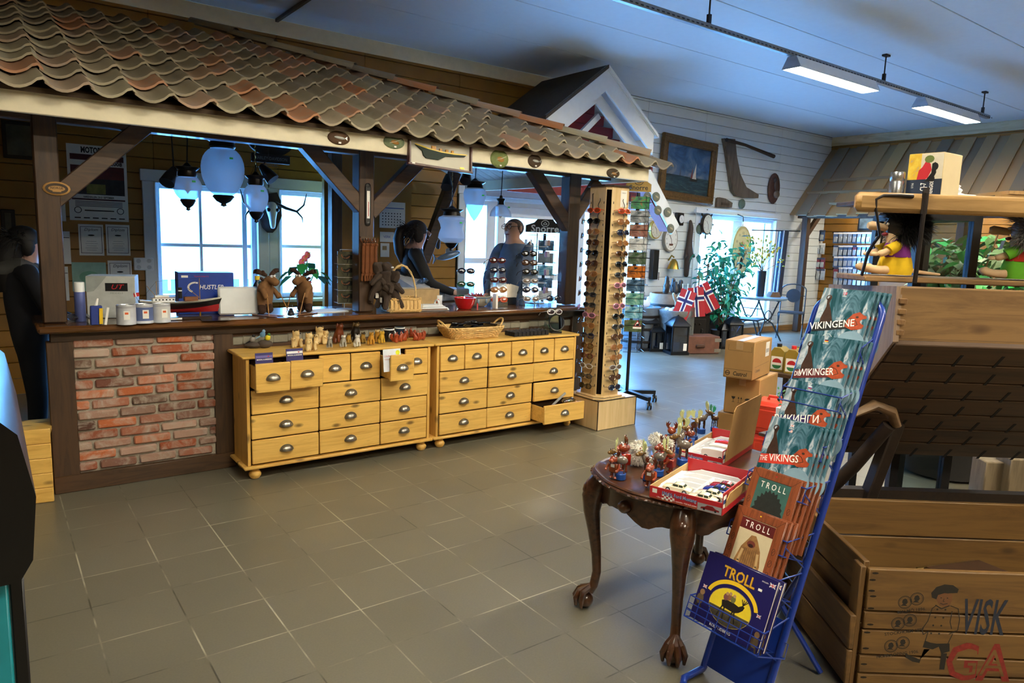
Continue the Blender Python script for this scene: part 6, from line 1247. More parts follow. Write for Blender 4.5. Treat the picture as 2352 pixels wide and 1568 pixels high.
# wall cabinet spinner "Snorre" behind the right post
def snorre(label, P, z0, z1, w, col, tcol, textsize, rz, half=.02):
    r = thing('postcard_spinner', label, 'postcard spinner', P, rz); BK = plain('16171a', .4); mb = MB(); mb.cyl((0, 0, .12), (0, 0, z1 + .02), .016, BK, n=10)
    for q in range(5): t = 2 * PI * q / 5 + .3; mb.bar((0, 0, .115), (.30 * math.cos(t), .30 * math.sin(t), .10), .05, .035, BK)
    mb.build('pole', r)
    for q in range(5):
        t = 2 * PI * q / 5 + .3; mb = MB(); c = Vec((.30 * math.cos(t), .30 * math.sin(t), .034)); 
        for s in (-.014, .014): mb.cyl(c + Vec((-.01 * math.sin(t) * 0 + s, 0, 0)) - Vec((.008, 0, 0)), c + Vec((s, 0, 0)) + Vec((.008, 0, 0)), .034, BK, n=14)
        mb.cyl(c, c + Vec((0, 0, .06)), .01, BK, n=8); mb.build('caster', r)
    mb = MB()
    for q in range(4):
        F = Mat.Rotation(q * PI / 2, 4, 'Z')
        for x in (-.09, 0, .09): mb.tube([F @ Vec((x, -.09, z0)), F @ Vec((x, -.09, z1))], .0025, BK, 4)
        zz = z0
        while zz < z1 - .06: mb.tube([F @ Vec(v) for v in ((-.08, -.09, zz), (-.08, -.125, zz), (.08, -.125, zz), (.08, -.09, zz))], .0025, BK, 4); mb.tube([F @ Vec(v) for v in ((.055, -.125, zz), (.055, -.125, zz + .05), (.08, -.09, zz + .05))], .002, BK, 4); zz += .126
    mb.build('wire_frame', r)
    mb = MB(); pf = [(-w / 2, 0), (w / 2, 0), (w / 2, .07), (w * .28, .10), (w * .2, .135), (-w * .2, .135), (-w * .28, .10), (-w / 2, .07)]; F = frame((0, half, z1 + .03), (1, 0, 0), (0, 0, 1)); mb.prism(pf, .012, plain(col, .35, .2, .08), F); mb.text('Snorre', textsize, plain(tcol, .4, .1, 0), F @ Mat.Translation((0, .036, .0128)), fat=.02, sx=1.05)
    mb.annulus(0, .092, .042, .034, .006, plain(tcol, .4, .1, 0), F, .013, 20); stroke(mb, [(-.02, .085), (0, .105), (.02, .085), (0, .08), (-.02, .085)], .005, plain(tcol, .4, .1, 0), F, .013); mb.build('sign_plate', r); return r
spP = az(1438, 925, 0); SPZ = FANG + .0
sp = snorre('black postcard spinner with gold sign beside the sunglasses tower', spP, .52, 1.98, .235, '9a7a34', '2c2010', .06, SPZ)
CARDS = [('night sky in green and red', [(.35, '14303c'), (.5, '2a8a50'), (.62, '8a2c30'), (.75, '101c28')]), ('rocky shore', [(.35, '3a4a50'), (.5, '8a9098'), (.65, 'b8c0c8'), (.8, '4a5a3a')]), ('reddish cliffs', [(.35, '5a3a34'), (.5, '9a6a5c'), (.65, '7a8078'), (.8, 'a8a090')]), ('white misty fjord', [(.35, '8a9298'), (.5, 'd0d4d4'), (.7, 'a8b0a8'), (.8, '6a7a5a')]), ('round hill', [(.35, '2c4a2c'), (.5, '5a6858'), (.65, '8a8e92'), (.8, '3a5a34')]), ('orange sunset', [(.35, '2a2420'), (.5, 'c87028'), (.62, '5a4a20'), (.8, '3a3418')]), ('blue bay', [(.35, '20364a'), (.5, '4a6a88'), (.65, '9ab0c0'), (.8, '2c4a5a')]), ('green coast', [(.35, '2a6a6a'), (.5, '7ab0a0'), (.65, 'c0d0c0'), (.8, '4a7a3a')]), ('turquoise glacier', [(.35, '2a6a8a'), (.5, '80b8c8'), (.65, 'd0e0e4'), (.8, '5a8a4a')]), ('moose road sign', [(.35, '3a4a2a'), (.5, '5a6a4a'), (.65, '7a6a58'), (.8, '4a4030')]), ('grey mountain', [(.35, '4a545c'), (.5, '7a868c'), (.65, 'b0b8bc'), (.8, '3a4a44')])]
order = [0, 1, 2, 3, 4, 5, 6, 7, 8, 9]
for k in range(10):
    nm, stp = CARDS[order[k]]; z = 1.846 - k * .126; mb = MB(); mb.box((0, 0, .056), (.166, .004, .112), stain_mat('card_' + nm.replace(' ', '_'), stp, (9, 9, 16), 4, .2, .8))
    if nm == 'moose road sign': F = frame((0, -.0024, 0), (1, 0, 0), (0, 0, 1)); mb.flat([(.005, .05), (.08, .05), (.0425, .112)], RED, F, 2e-4); mb.flat([(.018, .056), (.067, .056), (.0425, .098)], LW, F, 4e-4); mb.flat([(.028, .062), (.03, .074), (.05, .078), (.056, .084), (.06, .08), (.052, .062)], BLACK, F, 6e-4); mb.rect(.0, .03, .08, .047, LW, F, 2e-4)
    one(mb, 'postcard', 'postcard of %s on the tall spinner by the sunglasses tower' % nm, 'postcard', Mat.Translation(sp.location) @ Mat.Rotation(SPZ, 4, 'Z') @ Vec((.0, -.118, z - .0)), SPZ, 'postcards on the tall spinner')
sp2 = snorre('black postcard spinner with black sign behind the right kiosk post', Vec((4.36, 1.95, 0)), .55, 1.58, .40, '16181a', 'e0e4e0', .10, FANG + .1)
for k in range(6):
    nm, stp = [CARDS[6], CARDS[10], CARDS[8], CARDS[6], CARDS[3], CARDS[7]][k]; mb = MB(); mb.box((0, 0, .05), (.16, .004, .10), stain_mat('card_' + nm.replace(' ', '_'), stp)); one(mb, 'postcard', 'postcard on the black-signed spinner, %s from the top' % ORD[k].replace('topmost', 'first'), 'postcard', Mat.Translation(sp2.location) @ Mat.Rotation(FANG + .1, 4, 'Z') @ Vec((0, -.118, 1.43 - k * .126)), FANG + .1, 'postcards on the black-signed spinner')
# ================================================================ animal figurines, mugs, baskets on the chests
def figdog(label, p, rz, col, s=1.0, col2=None, cat='figurine', grp='dog figurines on the chest'):
    r = thing('dog_figurine', label, cat, p, rz, grp); r.scale = (s,) * 3; c1 = plain(col, .35, var=.15, nscale=90); c2 = plain(col2, .35, var=.1) if col2 else c1; mf = (lambda c: c2 if (c.z > .075 and c.x > .012) or c.z < .012 else c1)
    mb = MB(); mb.skin([(-.012, 0, .022, .020), (-.004, 0, .045, .018), (.006, 0, .062, .015), (.010, 0, .082, .016), (.026, 0, .079, .009), (.012, .012, .04, .007), (.018, .012, .006, .006), (.012, -.012, .04, .007), (.018, -.012, .006, .006), (-.005, .018, .012, .010), (.008, .02, .005, .006), (-.005, -.018, .012, .010), (.008, -.02, .005, .006)], [(0, 1), (1, 2), (2, 3), (3, 4), (1, 5), (5, 6), (1, 7), (7, 8), (0, 9), (9, 10), (0, 11), (11, 12)], c1, 2, mf); mb.build('body', r)
    mb = MB(); [mb.ball((.006, s_ * .015, .083), (.005, .003, .011), c2, rotm(s_ * .3, 0, 0), 8, 5) for s_ in (-1, 1)]; mb.build('ears', r); mb = MB(); mb.ball((.035, 0, .081), .0032, BLACK, None, 6, 4); [mb.ball((.022, s_ * .007, .089), .0018, BLACK, None, 6, 4) for s_ in (-1, 1)]; mb.build('nose', r); return r
def puppies(label, p, rz, s=1.0):
    r = thing('puppies_figurine', label, 'figurine', p, rz, 'cream puppy figurines on the chest'); r.scale = (s * 1.3,) * 3; c = plain('d8bc84', .4, var=.12, nscale=70)
    mb = MB()
    for ox, oy, q, a in ((-.012, .012, 1.0, .2), (.014, -.014, .62, -.2), (.018, .022, .55, .5)):
        R = Mat.Translation((ox, oy, 0)) @ Mat.Rotation(a, 4, 'Z') @ Mat.Scale(q, 4); P = [(-.008, 0, .022, .022), (.0, 0, .048, .019), (.006, 0, .072, .019), (.024, 0, .068, .011), (.02, .014, .006, .008), (.02, -.014, .006, .008)]
        mb.skin([(*(R @ Vec(v[:3])), v[3] * q) for v in P], [(0, 1), (1, 2), (2, 3), (0, 4), (0, 5)], c, 2)
        for s_ in (-1, 1): mb.ball(R @ Vec((.002, s_ * .018, .072)), (.006 * q, .004 * q, .013 * q), plain('c8a468', .4), None, 8, 5)
        mb.ball(R @ Vec((.035, 0, .071)), .0035 * q, BLACK, None, 6, 4)
    mb.build('dogs', r); return r
r = thing('bird_figurine', 'figurine of small birds on a dark rock at the left end of the chest', 'figurine', dz(600, 800) + Vec((0, .03, 0)), -.3); r.scale = (1.25,) * 3; RK = plain('4a4038', .9, bmp=.6)
mb = MB(); mb.ball((-.03, 0, .014), (.045, .03, .016), RK, None, 12, 6); mb.ball((.025, 0, .020), (.04, .028, .022), RK, None, 12, 6); mb.build('rock', r)
for x, z, c, h in ((-.035, .045, '8a8680', '1c1c20'), (.015, .07, '5a8ab0', '88b0d0'), (.04, .052, 'd8c828', '3a6a3a')): mb = MB(); mb.ball((x, 0, z), (.014, .013, .016), plain(c, .5), rotm(0, .5, 0), 10, 7); mb.ball((x + .006, 0, z + .017), .009, plain(h, .5), None, 8, 6); mb.cyl((x - .01, 0, z - .008), (x - .034, 0, z - .022), .005, plain(h, .5), .002, 6); mb.cyl((x + .013, 0, z + .017), (x + .019, 0, z + .016), .0025, BLACK, .0005, 5); mb.build('bird', r)
for (x, y), rz, s, lab in (((677, 797), -1.4, 1.0, 'cream puppy group figurine, leftmost of the four'), ((708, 805), -1.2, 1.05, 'cream puppy group figurine in front of the other three'), ((730, 790), -1.6, 1.1, 'cream puppy group figurine, tallest of the four'), ((747, 789), -1.2, .85, 'cream puppy group figurine nearest the dark dogs')): puppies(lab, dz(x, y), rz, s)
for (x, y), rz, c, c2, s, lab in (((757, 799), -1.5, '8a8880', 'c8c4b8', .85, 'grey schnauzer figurine at the left of the dog row'), ((778, 789), -1.3, '6a3218', None, 1.55, 'tall red brown setter figurine behind the small grey dogs'), ((788, 798), -1.4, '9a988e', 'd0ccc0', .95, 'grey and white schnauzer figurine in front of the red setter'), ((800, 790), -1.2, 'a88438', '5a4420', .85, 'tan dog figurine between the red setter and the black dog'), ((816, 786), -1.4, '1c1814', '5a4420', 1.55, 'tall black dog figurine at the back of the row'), ((820, 797), -1.3, 'd8d4c8', None, .95, 'white spotted dog figurine before the tall black dog'), ((833, 789), -1.4, 'a07c34', '3a2c18', .9, 'tan shepherd figurine right of the spotted dog'), ((852, 792), -1.4, 'c08a2c', None, 1.0, 'ginger cat figurine with long fur left of the mugs'), ((866, 787), -1.6, 'b8862c', 'd8b878', 1.05, 'ginger and cream figurine behind the ginger cat'), ((876, 789), -1.2, 'c8a030', None, 1.0, 'golden figurine nearest the mugs')): figdog(lab, dz(x, y), rz, c, s, c2)
def mug(label, p, rz, col):
    r = thing('picture_mug', label, 'mug', p, rz, 'picture mugs on the chest'); mb = MB(); mb.lathe([(.033, 0), (.036, .002), (.038, .09), (.035, .09), (.034, .006), (0, .006)], plain(col, .2, coat=.4), 24); mb.lathe([(.0385, .082), (.0385, .0905), (.035, .0905)], WHITE, 24, cap=False); mb.build('cup', r); mb = MB(); mb.tube(arc((.036, 0, .045), .026, -PI / 2, PI / 2, 10, (1, 0, 0), (0, 0, 1)), .005, WHITE, 6); mb.build('handle', r); G = MB(); G.ball((-.01, -.033, .04), (.016, .006, .022), plain('d8d0c0'), None, 10, 6); G.build('picture', r); return r
for (x, y), lab, c in (((880, 774), 'dark green picture mug at the back left of the four mugs', '1c3a30'), ((893, 783), 'black picture mug with pale animal in front', '181c20'), ((904, 772), 'green picture mug at the back of the group', '24503c'), ((918, 779), 'dark blue mug with its handle showing, right of the four', '1c2a3c')): mug(lab, dz(x, y), .2, c)
def squirrel(label, p, rz):
    r = thing('squirrel_figurine', label, 'figurine', p, rz, 'red squirrel figurines on the chest'); r.scale = (1.3,) * 3; c = plain('9a4020', .35, var=.12); mb = MB(); mb.skin([(0, 0, .014, .013), (.004, 0, .03, .010), (.012, 0, .044, .009), (.022, 0, .042, .005), (-.016, 0, .014, .008), (-.026, 0, .03, .010), (-.022, 0, .048, .008), (.014, .008, .004, .005), (.014, -.008, .004, .005)], [(0, 1), (1, 2), (2, 3), (0, 4), (4, 5), (5, 6), (0, 7), (0, 8)], c, 1); mb.build('body', r); mb = MB(); [mb.cyl((.009, s * .005, .05), (.008, s * .006, .06), .003, c, .001, 5) for s in (-1, 1)]; mb.build('ears', r); return r
for k, (x, y) in enumerate(((908, 787), (918, 785), (928, 783), (934, 778), (946, 775), (955, 782), (963, 782), (972, 780))): squirrel('red squirrel figurine, %s from the mugs in the row beside the wicker tray' % ['first', 'second', 'third', 'fourth', 'fifth', 'sixth', 'seventh', 'last'][k], dz(x, y), -1 + k * .7)
# leaflets standing in the open drawers
for i, (px, py, zz, col, top, lab) in enumerate(((607, 816, .80, '34306a', '6a60a0', 'purple leaflet standing in the leftmost open drawer'), (677, 806, .81, '34306a', 'e8e8ec', 'purple and white leaflet standing in the second open drawer'), (901, 793, .81, 'dce4ee', 'e8e8f0', 'pale blue leaflet with red script standing in the open drawer'))):
    p = ay(px, py, .505 if i < 2 else .47); mb = MB(); mb.box((0, 0, 0), (.105 if i < 2 else .13, .004, .15), plain(col, .4), rotm(-.12, 0, 0)); F = frame((0, -.003, 0), (1, 0, 0), (0, .12, 1))
    if i < 2: mb.text('MANDAL & LINDESNES', .011, LW, F @ Mat.Translation((0, .035, .001)), sx=.8, fat=.02); mb.rect(-.05, .045, .05, .06, plain(top), F, .001); mb.rect(.02, .05, .03, .056, RED, F, .0015)
    else: mb.text('Lindesnes', .02, RED, F @ Mat.Translation((-.02, .03, .001)), shear=.3); mb.text('Camping og Hytteutleie', .013, RED, F @ Mat.Translation((.0, .008, .001)), shear=.3, sx=.9); mb.disc(.042, .05, .016, .016, plain('d8e020'), F, .001)
    one(mb, 'leaflet', lab, 'leaflet', p - Vec((0, 0, .06 if i < 2 else .10)), 0)
# wicker tray with packets
r = thing('wicker_tray', 'long shallow wicker tray with two loop handles on the second chest', 'wicker tray', Vec((2.70, .76, ZD)), -.02); mb = MB(); weave(mb, [(.20 + .045 * k / 8, .095 + .03 * k / 8, .006 + .008 * k) for k in range(9)], WICK, 56, .0052, sq=5); weave(mb, [(.246, .126, .078), (.248, .128, .084)], WICK, 56, .006, sq=5); mb.box((0, 0, .006), (.39, .18, .008), WICK)
for k in range(28): t = 2 * PI * k / 28; c, s = math.cos(t), math.sin(t); q = lambda a, b: (math.copysign(abs(c) ** .4, c) * a, math.copysign(abs(s) ** .4, s) * b); a_, b_ = q(.20, .095), q(.246, .126); mb.tube([(*a_, .004), (*b_, .084)], .003, WICK, 4)
mb.build('woven_body', r)
for s in (-1, 1): mb = MB(); P = [(s * (.235 + .05 * math.sin(t)), -.05 * math.cos(t), .08 + .055 * math.sin(t)) for t in [PI * k / 12 for k in range(13)]]; mb.tube(P, .007, WICK, 6); mb.tube([Vec(p) + Vec((.004 * math.cos(i * 2), 0, .004 * math.sin(i * 2))) for i, p in enumerate(P)], .005, plain('c09858', .6), 5); mb.build('loop_handle', r)
for k in range(11):
    mb = MB(); mb.box((0, 0, .0), (.11, .012, .075), plain('17181c', .15, coat=.5), None, .004); mb.box((.02, -.0065, -.02), (.05, .001, .02), plain('8a8e94', .2)); one(mb, 'black_packet', 'black wrapped packet in the wicker tray, %s from the left' % ['first', 'second', 'third', 'fourth', 'fifth', 'sixth', 'seventh', 'eighth', 'ninth', 'tenth', 'last'][k], 'packet', r.location + Vec((-.15 + k * .03, -.03 + .055 * (k % 2), .068 + .012 * (k % 3))), (.9 - .3 * (k % 2), .15 * math.sin(k * 2), .1 * math.cos(k)), 'black packets in the wicker tray')
BX = 0
for row in range(3):
    for c in range(9):
        mb = MB(); mb.box((0, 0, .017), (.034, .04, .034), BLACKMATT, None, .002); mb.box((0, 0, .035), (.026, .03, .002), plain('30323a', .5)); mb.tube([(.007 * math.cos(t), .0, .038 + .007 * math.sin(t)) for t in [2 * PI * k / 10 for k in range(10)]], .0018, STEEL, 5, True)
        one(mb, 'ring_box', 'black jewellery box with a silver ring, %s row, %s from the wicker tray' % (['front', 'middle', 'back'][row], ['first', 'second', 'third', 'fourth', 'fifth', 'sixth', 'seventh', 'eighth', 'ninth'][c]), 'jewellery box', Vec((3.03 + c * .039, .635 + row * .046, ZD)), 0, 'black jewellery boxes on the second chest')
r = thing('round_mirror', 'small round black stand mirror at the right end of the chest', 'mirror', Vec((3.47, .655, ZD)), -.35); mb = MB(); mb.box((0, .01, .007), (.09, .045, .014), BLACK, None, .003); mb.cyl((0, .012, .01), (0, .012, .04), .006, BLACK); mb.build('foot', r); mb = MB(); R = rotm(PI / 2 - .15, 0, 0); mb.lathe([(.066, -.004), (.070, .0), (.066, .005), (.060, .003)], BLACK, 30, (0, 0, .088), R, cap=False); mb.lathe([(.062, -.005), (0, -.005)], BLACK, 24, (0, 0, .088), R); mb.build('rim', r); mb = MB(); mb.lathe([(.061, .002), (.061, .003)], plain('e8ecf0', .02, 1, 0), 30, (0, 0, .088), R); mb.build('mirror_glass', r)
r = thing('pale_stone', 'pointed pale stone on the right end of the chest', 'stone', Vec((3.58, .79, ZD))); mb = MB(); mb.lathe([(.025, 0), (.03, .02), (.02, .06), (.006, .09), (0, .094)], plain('b8bcae', .8, bmp=.6), 7); mb.build('stone', r)
# things in the open bottom drawer
r = thing('drawer_tools', 'grey and red tool sticking out of the open drawer', 'tool', Vec((3.42, .50, .215)), 0); mb = MB(); mb.cyl((-.1, 0, .0), (.06, .02, .09), .010, plain('9a9c9e', .4, .3), n=8); mb.cyl((-.12, 0, -.01), (-.09, 0, .005), .011, RED, n=8); mb.build('shaft', r)
r = thing('plastic_bag_of_parts', 'clear bag with green and red bits lying in the open drawer', 'bag', Vec((3.50, .50, .245)), 0); mb = MB(); mb.ball((0, 0, 0), (.07, .04, .025), glassy('c8c8c4', .35, .15), None, 14, 8); mb.build('bag', r)
for x, c in ((-.03, 'c8202a'), (.0, '3aa040'), (.02, 'e0c030')): mb = MB(); mb.ball((x, -.01, 0), (.014, .01, .009), plain(c), None, 8, 5); mb.build('small_part', r)
# ================================================================ hanging glass lamps under the roof
FG = frosted()
def hanglamp(label, px, Y, prof, rim, fin, tilt=0, chain=0, topz=None):
    p = ay(px[0], px[1], Y); r = thing('hanging_glass_lamp', label, 'hanging lamp', p, 0, 'hanging glass lamps under the kiosk roof'); zt = max(z for _, z in prof); zb = min(z for _, z in prof)
    mb = MB(); mb.lathe(prof, FG, 30, cap=False); mb.build('glass_shade', r)
    mb = MB(); mb.lathe([(rim * .9, zt - .012), (rim, zt + .0), (rim * .92, zt + .03), (rim * 1.25, zt + .045), (rim * 1.3, zt + .052), (.5 * rim, zt + .058), (.01, zt + .08)], DARKMETAL, 26); mb.build('metal_collar', r)
    if fin: mb = MB(); mb.lathe([(fin, zb + .012), (fin * 1.1, zb + .002), (fin * .7, zb - .03), (.25 * fin, zb - .045), (.32 * fin, zb - .058), (0, zb - .066)], DARKMETAL, 20); mb.build('finial', r)
    top = min(roofz(Y) - .03, 2.50) - p.z; mb = MB(); mb.tube([(0, 0, zt + .07), (.01, 0, (zt + top) / 2), (0, 0, top)], .004, BLACK, 6)
    if chain:
        for k in range(int((top - zt - .14) / .02)): mb.tube([(math.cos(k % 2 * PI / 2) * .006 * math.cos(t), math.sin(k % 2 * PI / 2) * .006 * math.cos(t), zt + .12 + k * .02 + .012 * math.sin(t)) for t in [2 * PI * q / 8 for q in range(8)]], .0018, BRASS, 4, True)
        for t in (0, 2.1, 4.2): mb.tube([(rim * math.cos(t), rim * math.sin(t), zt + .04), (0, 0, zt + .14)], .0015, DARKMETAL, 4)
    mb.build('cord', r); mb = MB(); mb.box((.02, -.0 - max(a for a, _ in prof) * .98, zt * .5), (.022, .004, .012), TAGGREEN); mb.build('price_sticker', r)
    mb = MB(); mb.lathe([(.012, zt - .02), (.014, zt - .06), (.022, zt - .09), (.0, zt - .12)], plain('d8dce0', .3), 12); mb.build('bulb', r); return r
egg = lambda a, b, t=.55, n=14: [(a * math.sin(PI * (k + .9) / (n + 1.8)) ** .85 * (1 + .10 * math.cos(PI * k / n) * 1), b * math.cos(PI * (k + .9) / (n + 1.8))) for k in range(n + 1)][::-1]
hanglamp('small round frosted glass lamp, left of the three by the window', (431, 432), 1.4, egg(.088, .085), .06, .045); hanglamp('large egg shaped frosted glass lamp, biggest under the roof', (512, 395), 1.4, egg(.138, .17), .085, .065); hanglamp('oval clear patterned glass lamp in front of the skull', (588, 456), 1.4, egg(.083, .105), .055, .045, 0, 1)
hanglamp('waisted vase shaped glass lamp hanging lowest near the register', (1037, 527), 1.4, [(.045, -.115), (.085, -.10), (.112, -.07), (.105, -.03), (.09, .01), (.098, .045), (.116, .08), (.108, .10), (.075, .115)], .075, .05, 0, 1); hanglamp('pointed acorn shaped glass lamp under the framed half model', (1090, 466), 1.4, [(.004, -.15), (.03, -.115), (.065, -.05), (.092, .03), (.098, .08), (.088, .11), (.07, .125)], .07, 0)
r = hanglamp('white bell shaped glass pendant, right of the kiosk lamps', (1150, 482), 1.4, [(.094, -.058), (.096, -.055), (.094, -.035), (.085, -.01), (.06, .025), (.03, .045)], .03, 0)
def spot(label, px, Y, a):
    p = ay(*px, Y); r = thing('spot_lamp', label, 'spot lamp', p, 0, 'dark clamp spot lamps under the roof'); mb = MB(); d = Vec((math.cos(a) * .5, -.4, -.7)).normalized(); mb.tube([-d * .06, -d * .02, d * .0, d * .07], [.018, .03, .036, .048], BLACK, 14); mb.build('spot_head', r); mb = MB(); top = min(roofz(Y) - .03, 2.5) - p.z; mb.tube([-d * .05, (.02, .01, .1), (.0, 0, top)], .005, BLACK, 6); mb.build('stem', r)
spot('dark spot lamp beside the small round glass lamp', (392, 402), 1.35, 2.5); spot('dark spot lamp above the skull trophy', (612, 395), 1.35, .3); spot('dark spot lamp above the waisted glass lamp', (1027, 415), 1.35, 2.2); spot('dark spot lamp under the framed half model', (1072, 402), 1.35, 2.5)
# ================================================================ fascia decorations
def plaque(label, px, a, b, base, kind, Y=FY - .016):
    p = ay(*px, Y); r = thing('stone_plaque', label, 'plaque', p, 0, 'painted stones on the fascia'); mb = MB(); mb.ball((0, 0, 0), (a, .018, b), plain(base, .7, var=.25, nscale=30, bmp=.4), None, 22, 10); mb.build('stone', r); mb = MB()
    if kind == 'fish': mb.ball((0, -.018, 0), (a * .5, .008, b * .22), plain('c8ccc8', .3, .4), rotm(0, .1, 0), 10, 6); mb.prism([(0, 0), (.016, .012), (.014, 0), (.016, -.012)], .003, plain('c8ccc8', .3, .4), frame((a * .45, -.018, 0), (1, 0, 0), (0, 0, 1)))
    else: mb.ball((0, -.016, -.004), (a * .4, .008, b * .3), plain('a87838', .5), rotm(0, .15, 0), 10, 6); mb.tube([(-a * .5, -.018, -.01), (0, -.024, .0), (a * .6, -.018, .02)], .002, plain('d8d4c0'), 4)
    mb.build('relief', r); mb = MB(); mb.box((.0, -.018, -b * .72), (.016, .006, .010), LW); mb.build('price_tag', r)
plaque('brown stone with a silver fish, leftmost on the fascia', (778, 317), .075, .042, '5a4028', 'fish'); plaque('green grey oval stone left of the framed half model', (905, 326), .078, .045, '7a8a6a', 'x'); plaque('green painted oval stone right of the framed half model', (1147, 365), .082, .066, '7c8a50', 'x'); plaque('brown oval stone with a small fish, near the right post', (1228, 370), .066, .05, '4c3a28', 'fish'); plaque('dark driftwood oval near the right end of the fascia', (1408, 398), .075, .04, '4a3c28', 'x')
p = ay(1011, 354, FY - .02); r = thing('framed_half_model', 'framed half model of a green and yellow boat on the fascia', 'framed model', p, (-.10, .045, 0)); FRM = plain('4a2014', .3, var=.1)
W2_, H2_ = .49, .195; mb = MB(); mb.box((0, 0, 0), (W2_, .012, H2_), plain('d8d4c4', .7, var=.06, nscale=6)); mb.build('backing', r); mb = MB()
for s in (-1, 1): mb.box((0, -.006, s * H2_ / 2), (W2_ + .03, .035, .016), FRM, None, .003); mb.box((s * W2_ / 2, -.006, 0), (.016, .035, H2_ + .016), FRM, None, .003)
mb.build('frame', r); F = frame((0, -.006, 0), (1, 0, 0), (0, 0, 1)); mb = MB(); mb.prism([(-.205, .035), (-.10, .018), (.0, .010), (.10, .010), (.205, .018), (.19, .004), (.10, -.006), (.04, -.012), (-.02, -.045), (-.12, -.045), (-.14, -.03), (-.15, .0)], .014, plain('12281a', .6), F); mb.build('half_hull', r)
mb = MB(); stroke(mb, [(-.205, .037), (-.1, .02), (0, .012), (.1, .012), (.205, .019)], .009, plain('d8b828', .35), F, .0145); mb.build('yellow_strake', r)
for x, w in ((-.06, .032), (-.005, .02), (.045, .02), (.09, .016)): mb = MB(); mb.box((x, -.014, .025 + (.006 if w > .03 else 0)), (w, .012, .016 if w < .03 else .026), plain('d89a30', .4)); mb.build('deck_house', r)
mb = MB(); mb.box((.175, -.007, -.075), (.035, .004, .012), BRASS); mb.box((-.22, -.0245, -.0925), (.022, .002, .01), LW); mb.build('name_plate', r)
p = ay(130, 433, .945); r = thing('oval_wood_plaque', 'oval carved wooden plaque on the left kiosk post', 'plaque', p); mb = MB(); mb.ball((0, 0, 0), (.066, .010, .038), plain('b88a4a', .5), None, 26, 8); mb.build('board', r); mb = MB(); F = frame((0, -.0105, 0), (1, 0, 0), (0, 0, 1)); mb.annulus(0, 0, .054, .029, .014, plain('3a2814'), F, 2e-4); mb.text('NORGE', .017, plain('3a2814'), F @ Mat.Translation((0, .002, 4e-4)), fat=.02); mb.rect(-.02, -.018, .02, -.010, plain('b88a4a'), F, 5e-4); mb.build('carving', r)
p = ay(845, 470, .945); r = thing('wall_thermometer', 'black ornate thermometer on the middle kiosk post', 'thermometer', p); mb = MB(); mb.box((0, 0, 0), (.045, .012, .26), BLACK, None, .006); [mb.ball((0, 0, s * .13), (.022, .008, .02), BLACK, None, 10, 6) for s in (-1, 1)]; mb.build('mount', r); mb = MB(); mb.box((0, -.007, .0), (.022, .004, .19), LW); mb.build('scale_plate', r); mb = MB(); mb.cyl((0, -.0105, -.08), (0, -.0105, .02), .002, RED, n=6); [mb.box((.005, -.0095, -.07 + k * .011), (.006, .001, .001), BLACK) for k in range(14)]; mb.build('column', r)
# ================================================================ red and white gable over the entrance
gb = thing('entrance_gable', 'red house gable with wide white bargeboards over the glass entrance', 'gable', (0, 0, 0)); GW = plain('e6ecf0', .45, var=.03); REDW = plain('7a161c', .6, var=.12)
GA, GY = Vec((5.73, 2.6, 3.56)), 2.6; gs = .755
def rake(s, y, L0, L1, dpt, thick, name, off=0.0, m=GW):
    mb = MB(); F = frame((0, y, 0), (1, 0, 0), (0, 0, 1)); a = [(GA.x + s * L0, GA.z - off - L0 * gs), (GA.x + s * L1, GA.z - off - L1 * gs), (GA.x + s * L1, GA.z - off - L1 * gs - dpt), (GA.x + s * L0, GA.z - off - L0 * gs - dpt)]; mb.prism(a, -thick, m, F); mb.build(name, gb)
for s in (-1, 1): rake(s, GY, 0, .86, .26, .03, 'bargeboard'); rake(s, GY + .16, 0, .80, .16, .03, 'inner_bargeboard', .22); rake(s, GY - .02, 0, .90, .05, .035, 'drip_board', -.03)
mb = MB()
for s in (-1, 1):
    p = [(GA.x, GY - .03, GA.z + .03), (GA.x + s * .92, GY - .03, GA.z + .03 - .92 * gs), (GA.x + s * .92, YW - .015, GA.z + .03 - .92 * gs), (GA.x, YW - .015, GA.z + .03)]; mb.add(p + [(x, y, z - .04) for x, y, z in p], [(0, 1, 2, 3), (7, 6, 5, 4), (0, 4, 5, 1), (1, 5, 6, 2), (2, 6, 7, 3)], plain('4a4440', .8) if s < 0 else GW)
mb.build('gable_roof', gb)
mb = MB(); z = 2.10
while z < GA.z - .1:
    hw_ = min((GA.z - z - .14) / gs, .85) if z > 2.62 else 0
    if z < 2.62: mb.box((6.1, 3.3, z + .065), (2.5, .03, .126), REDW, None, .004)
    else: mb.box((GA.x, 3.2, z + .065), (2 * hw_, .03, .126), REDW, None, .004)
    z += .13
mb.build('red_cladding', gb); mb = MB(); mb.bar((5.55, 2.95, 2.72), (5.95, 2.95, 3.08), .07, .05, GW, (0, 1, 0)); mb.build('white_strut', gb)
lb0, lb1 = ay(1478, 388, 2.9), ay(1550, 528, 2.9); mb = MB(); mb.bar(lb0, lb1, .04, .19, GW, (0, 0, 1), .004); mb.bar(lb0 + Vec((-.06, .1, -.1)), lb1 + Vec((-.10, .1, -.02)), .16, .02, REDW, (0, 0, 1)); mb.build('lower_bargeboard', gb)
mb = MB(); mb.box((6.1, 3.56, 2.62), (2.6, .56, .04), GW); mb.build('soffit', gb)
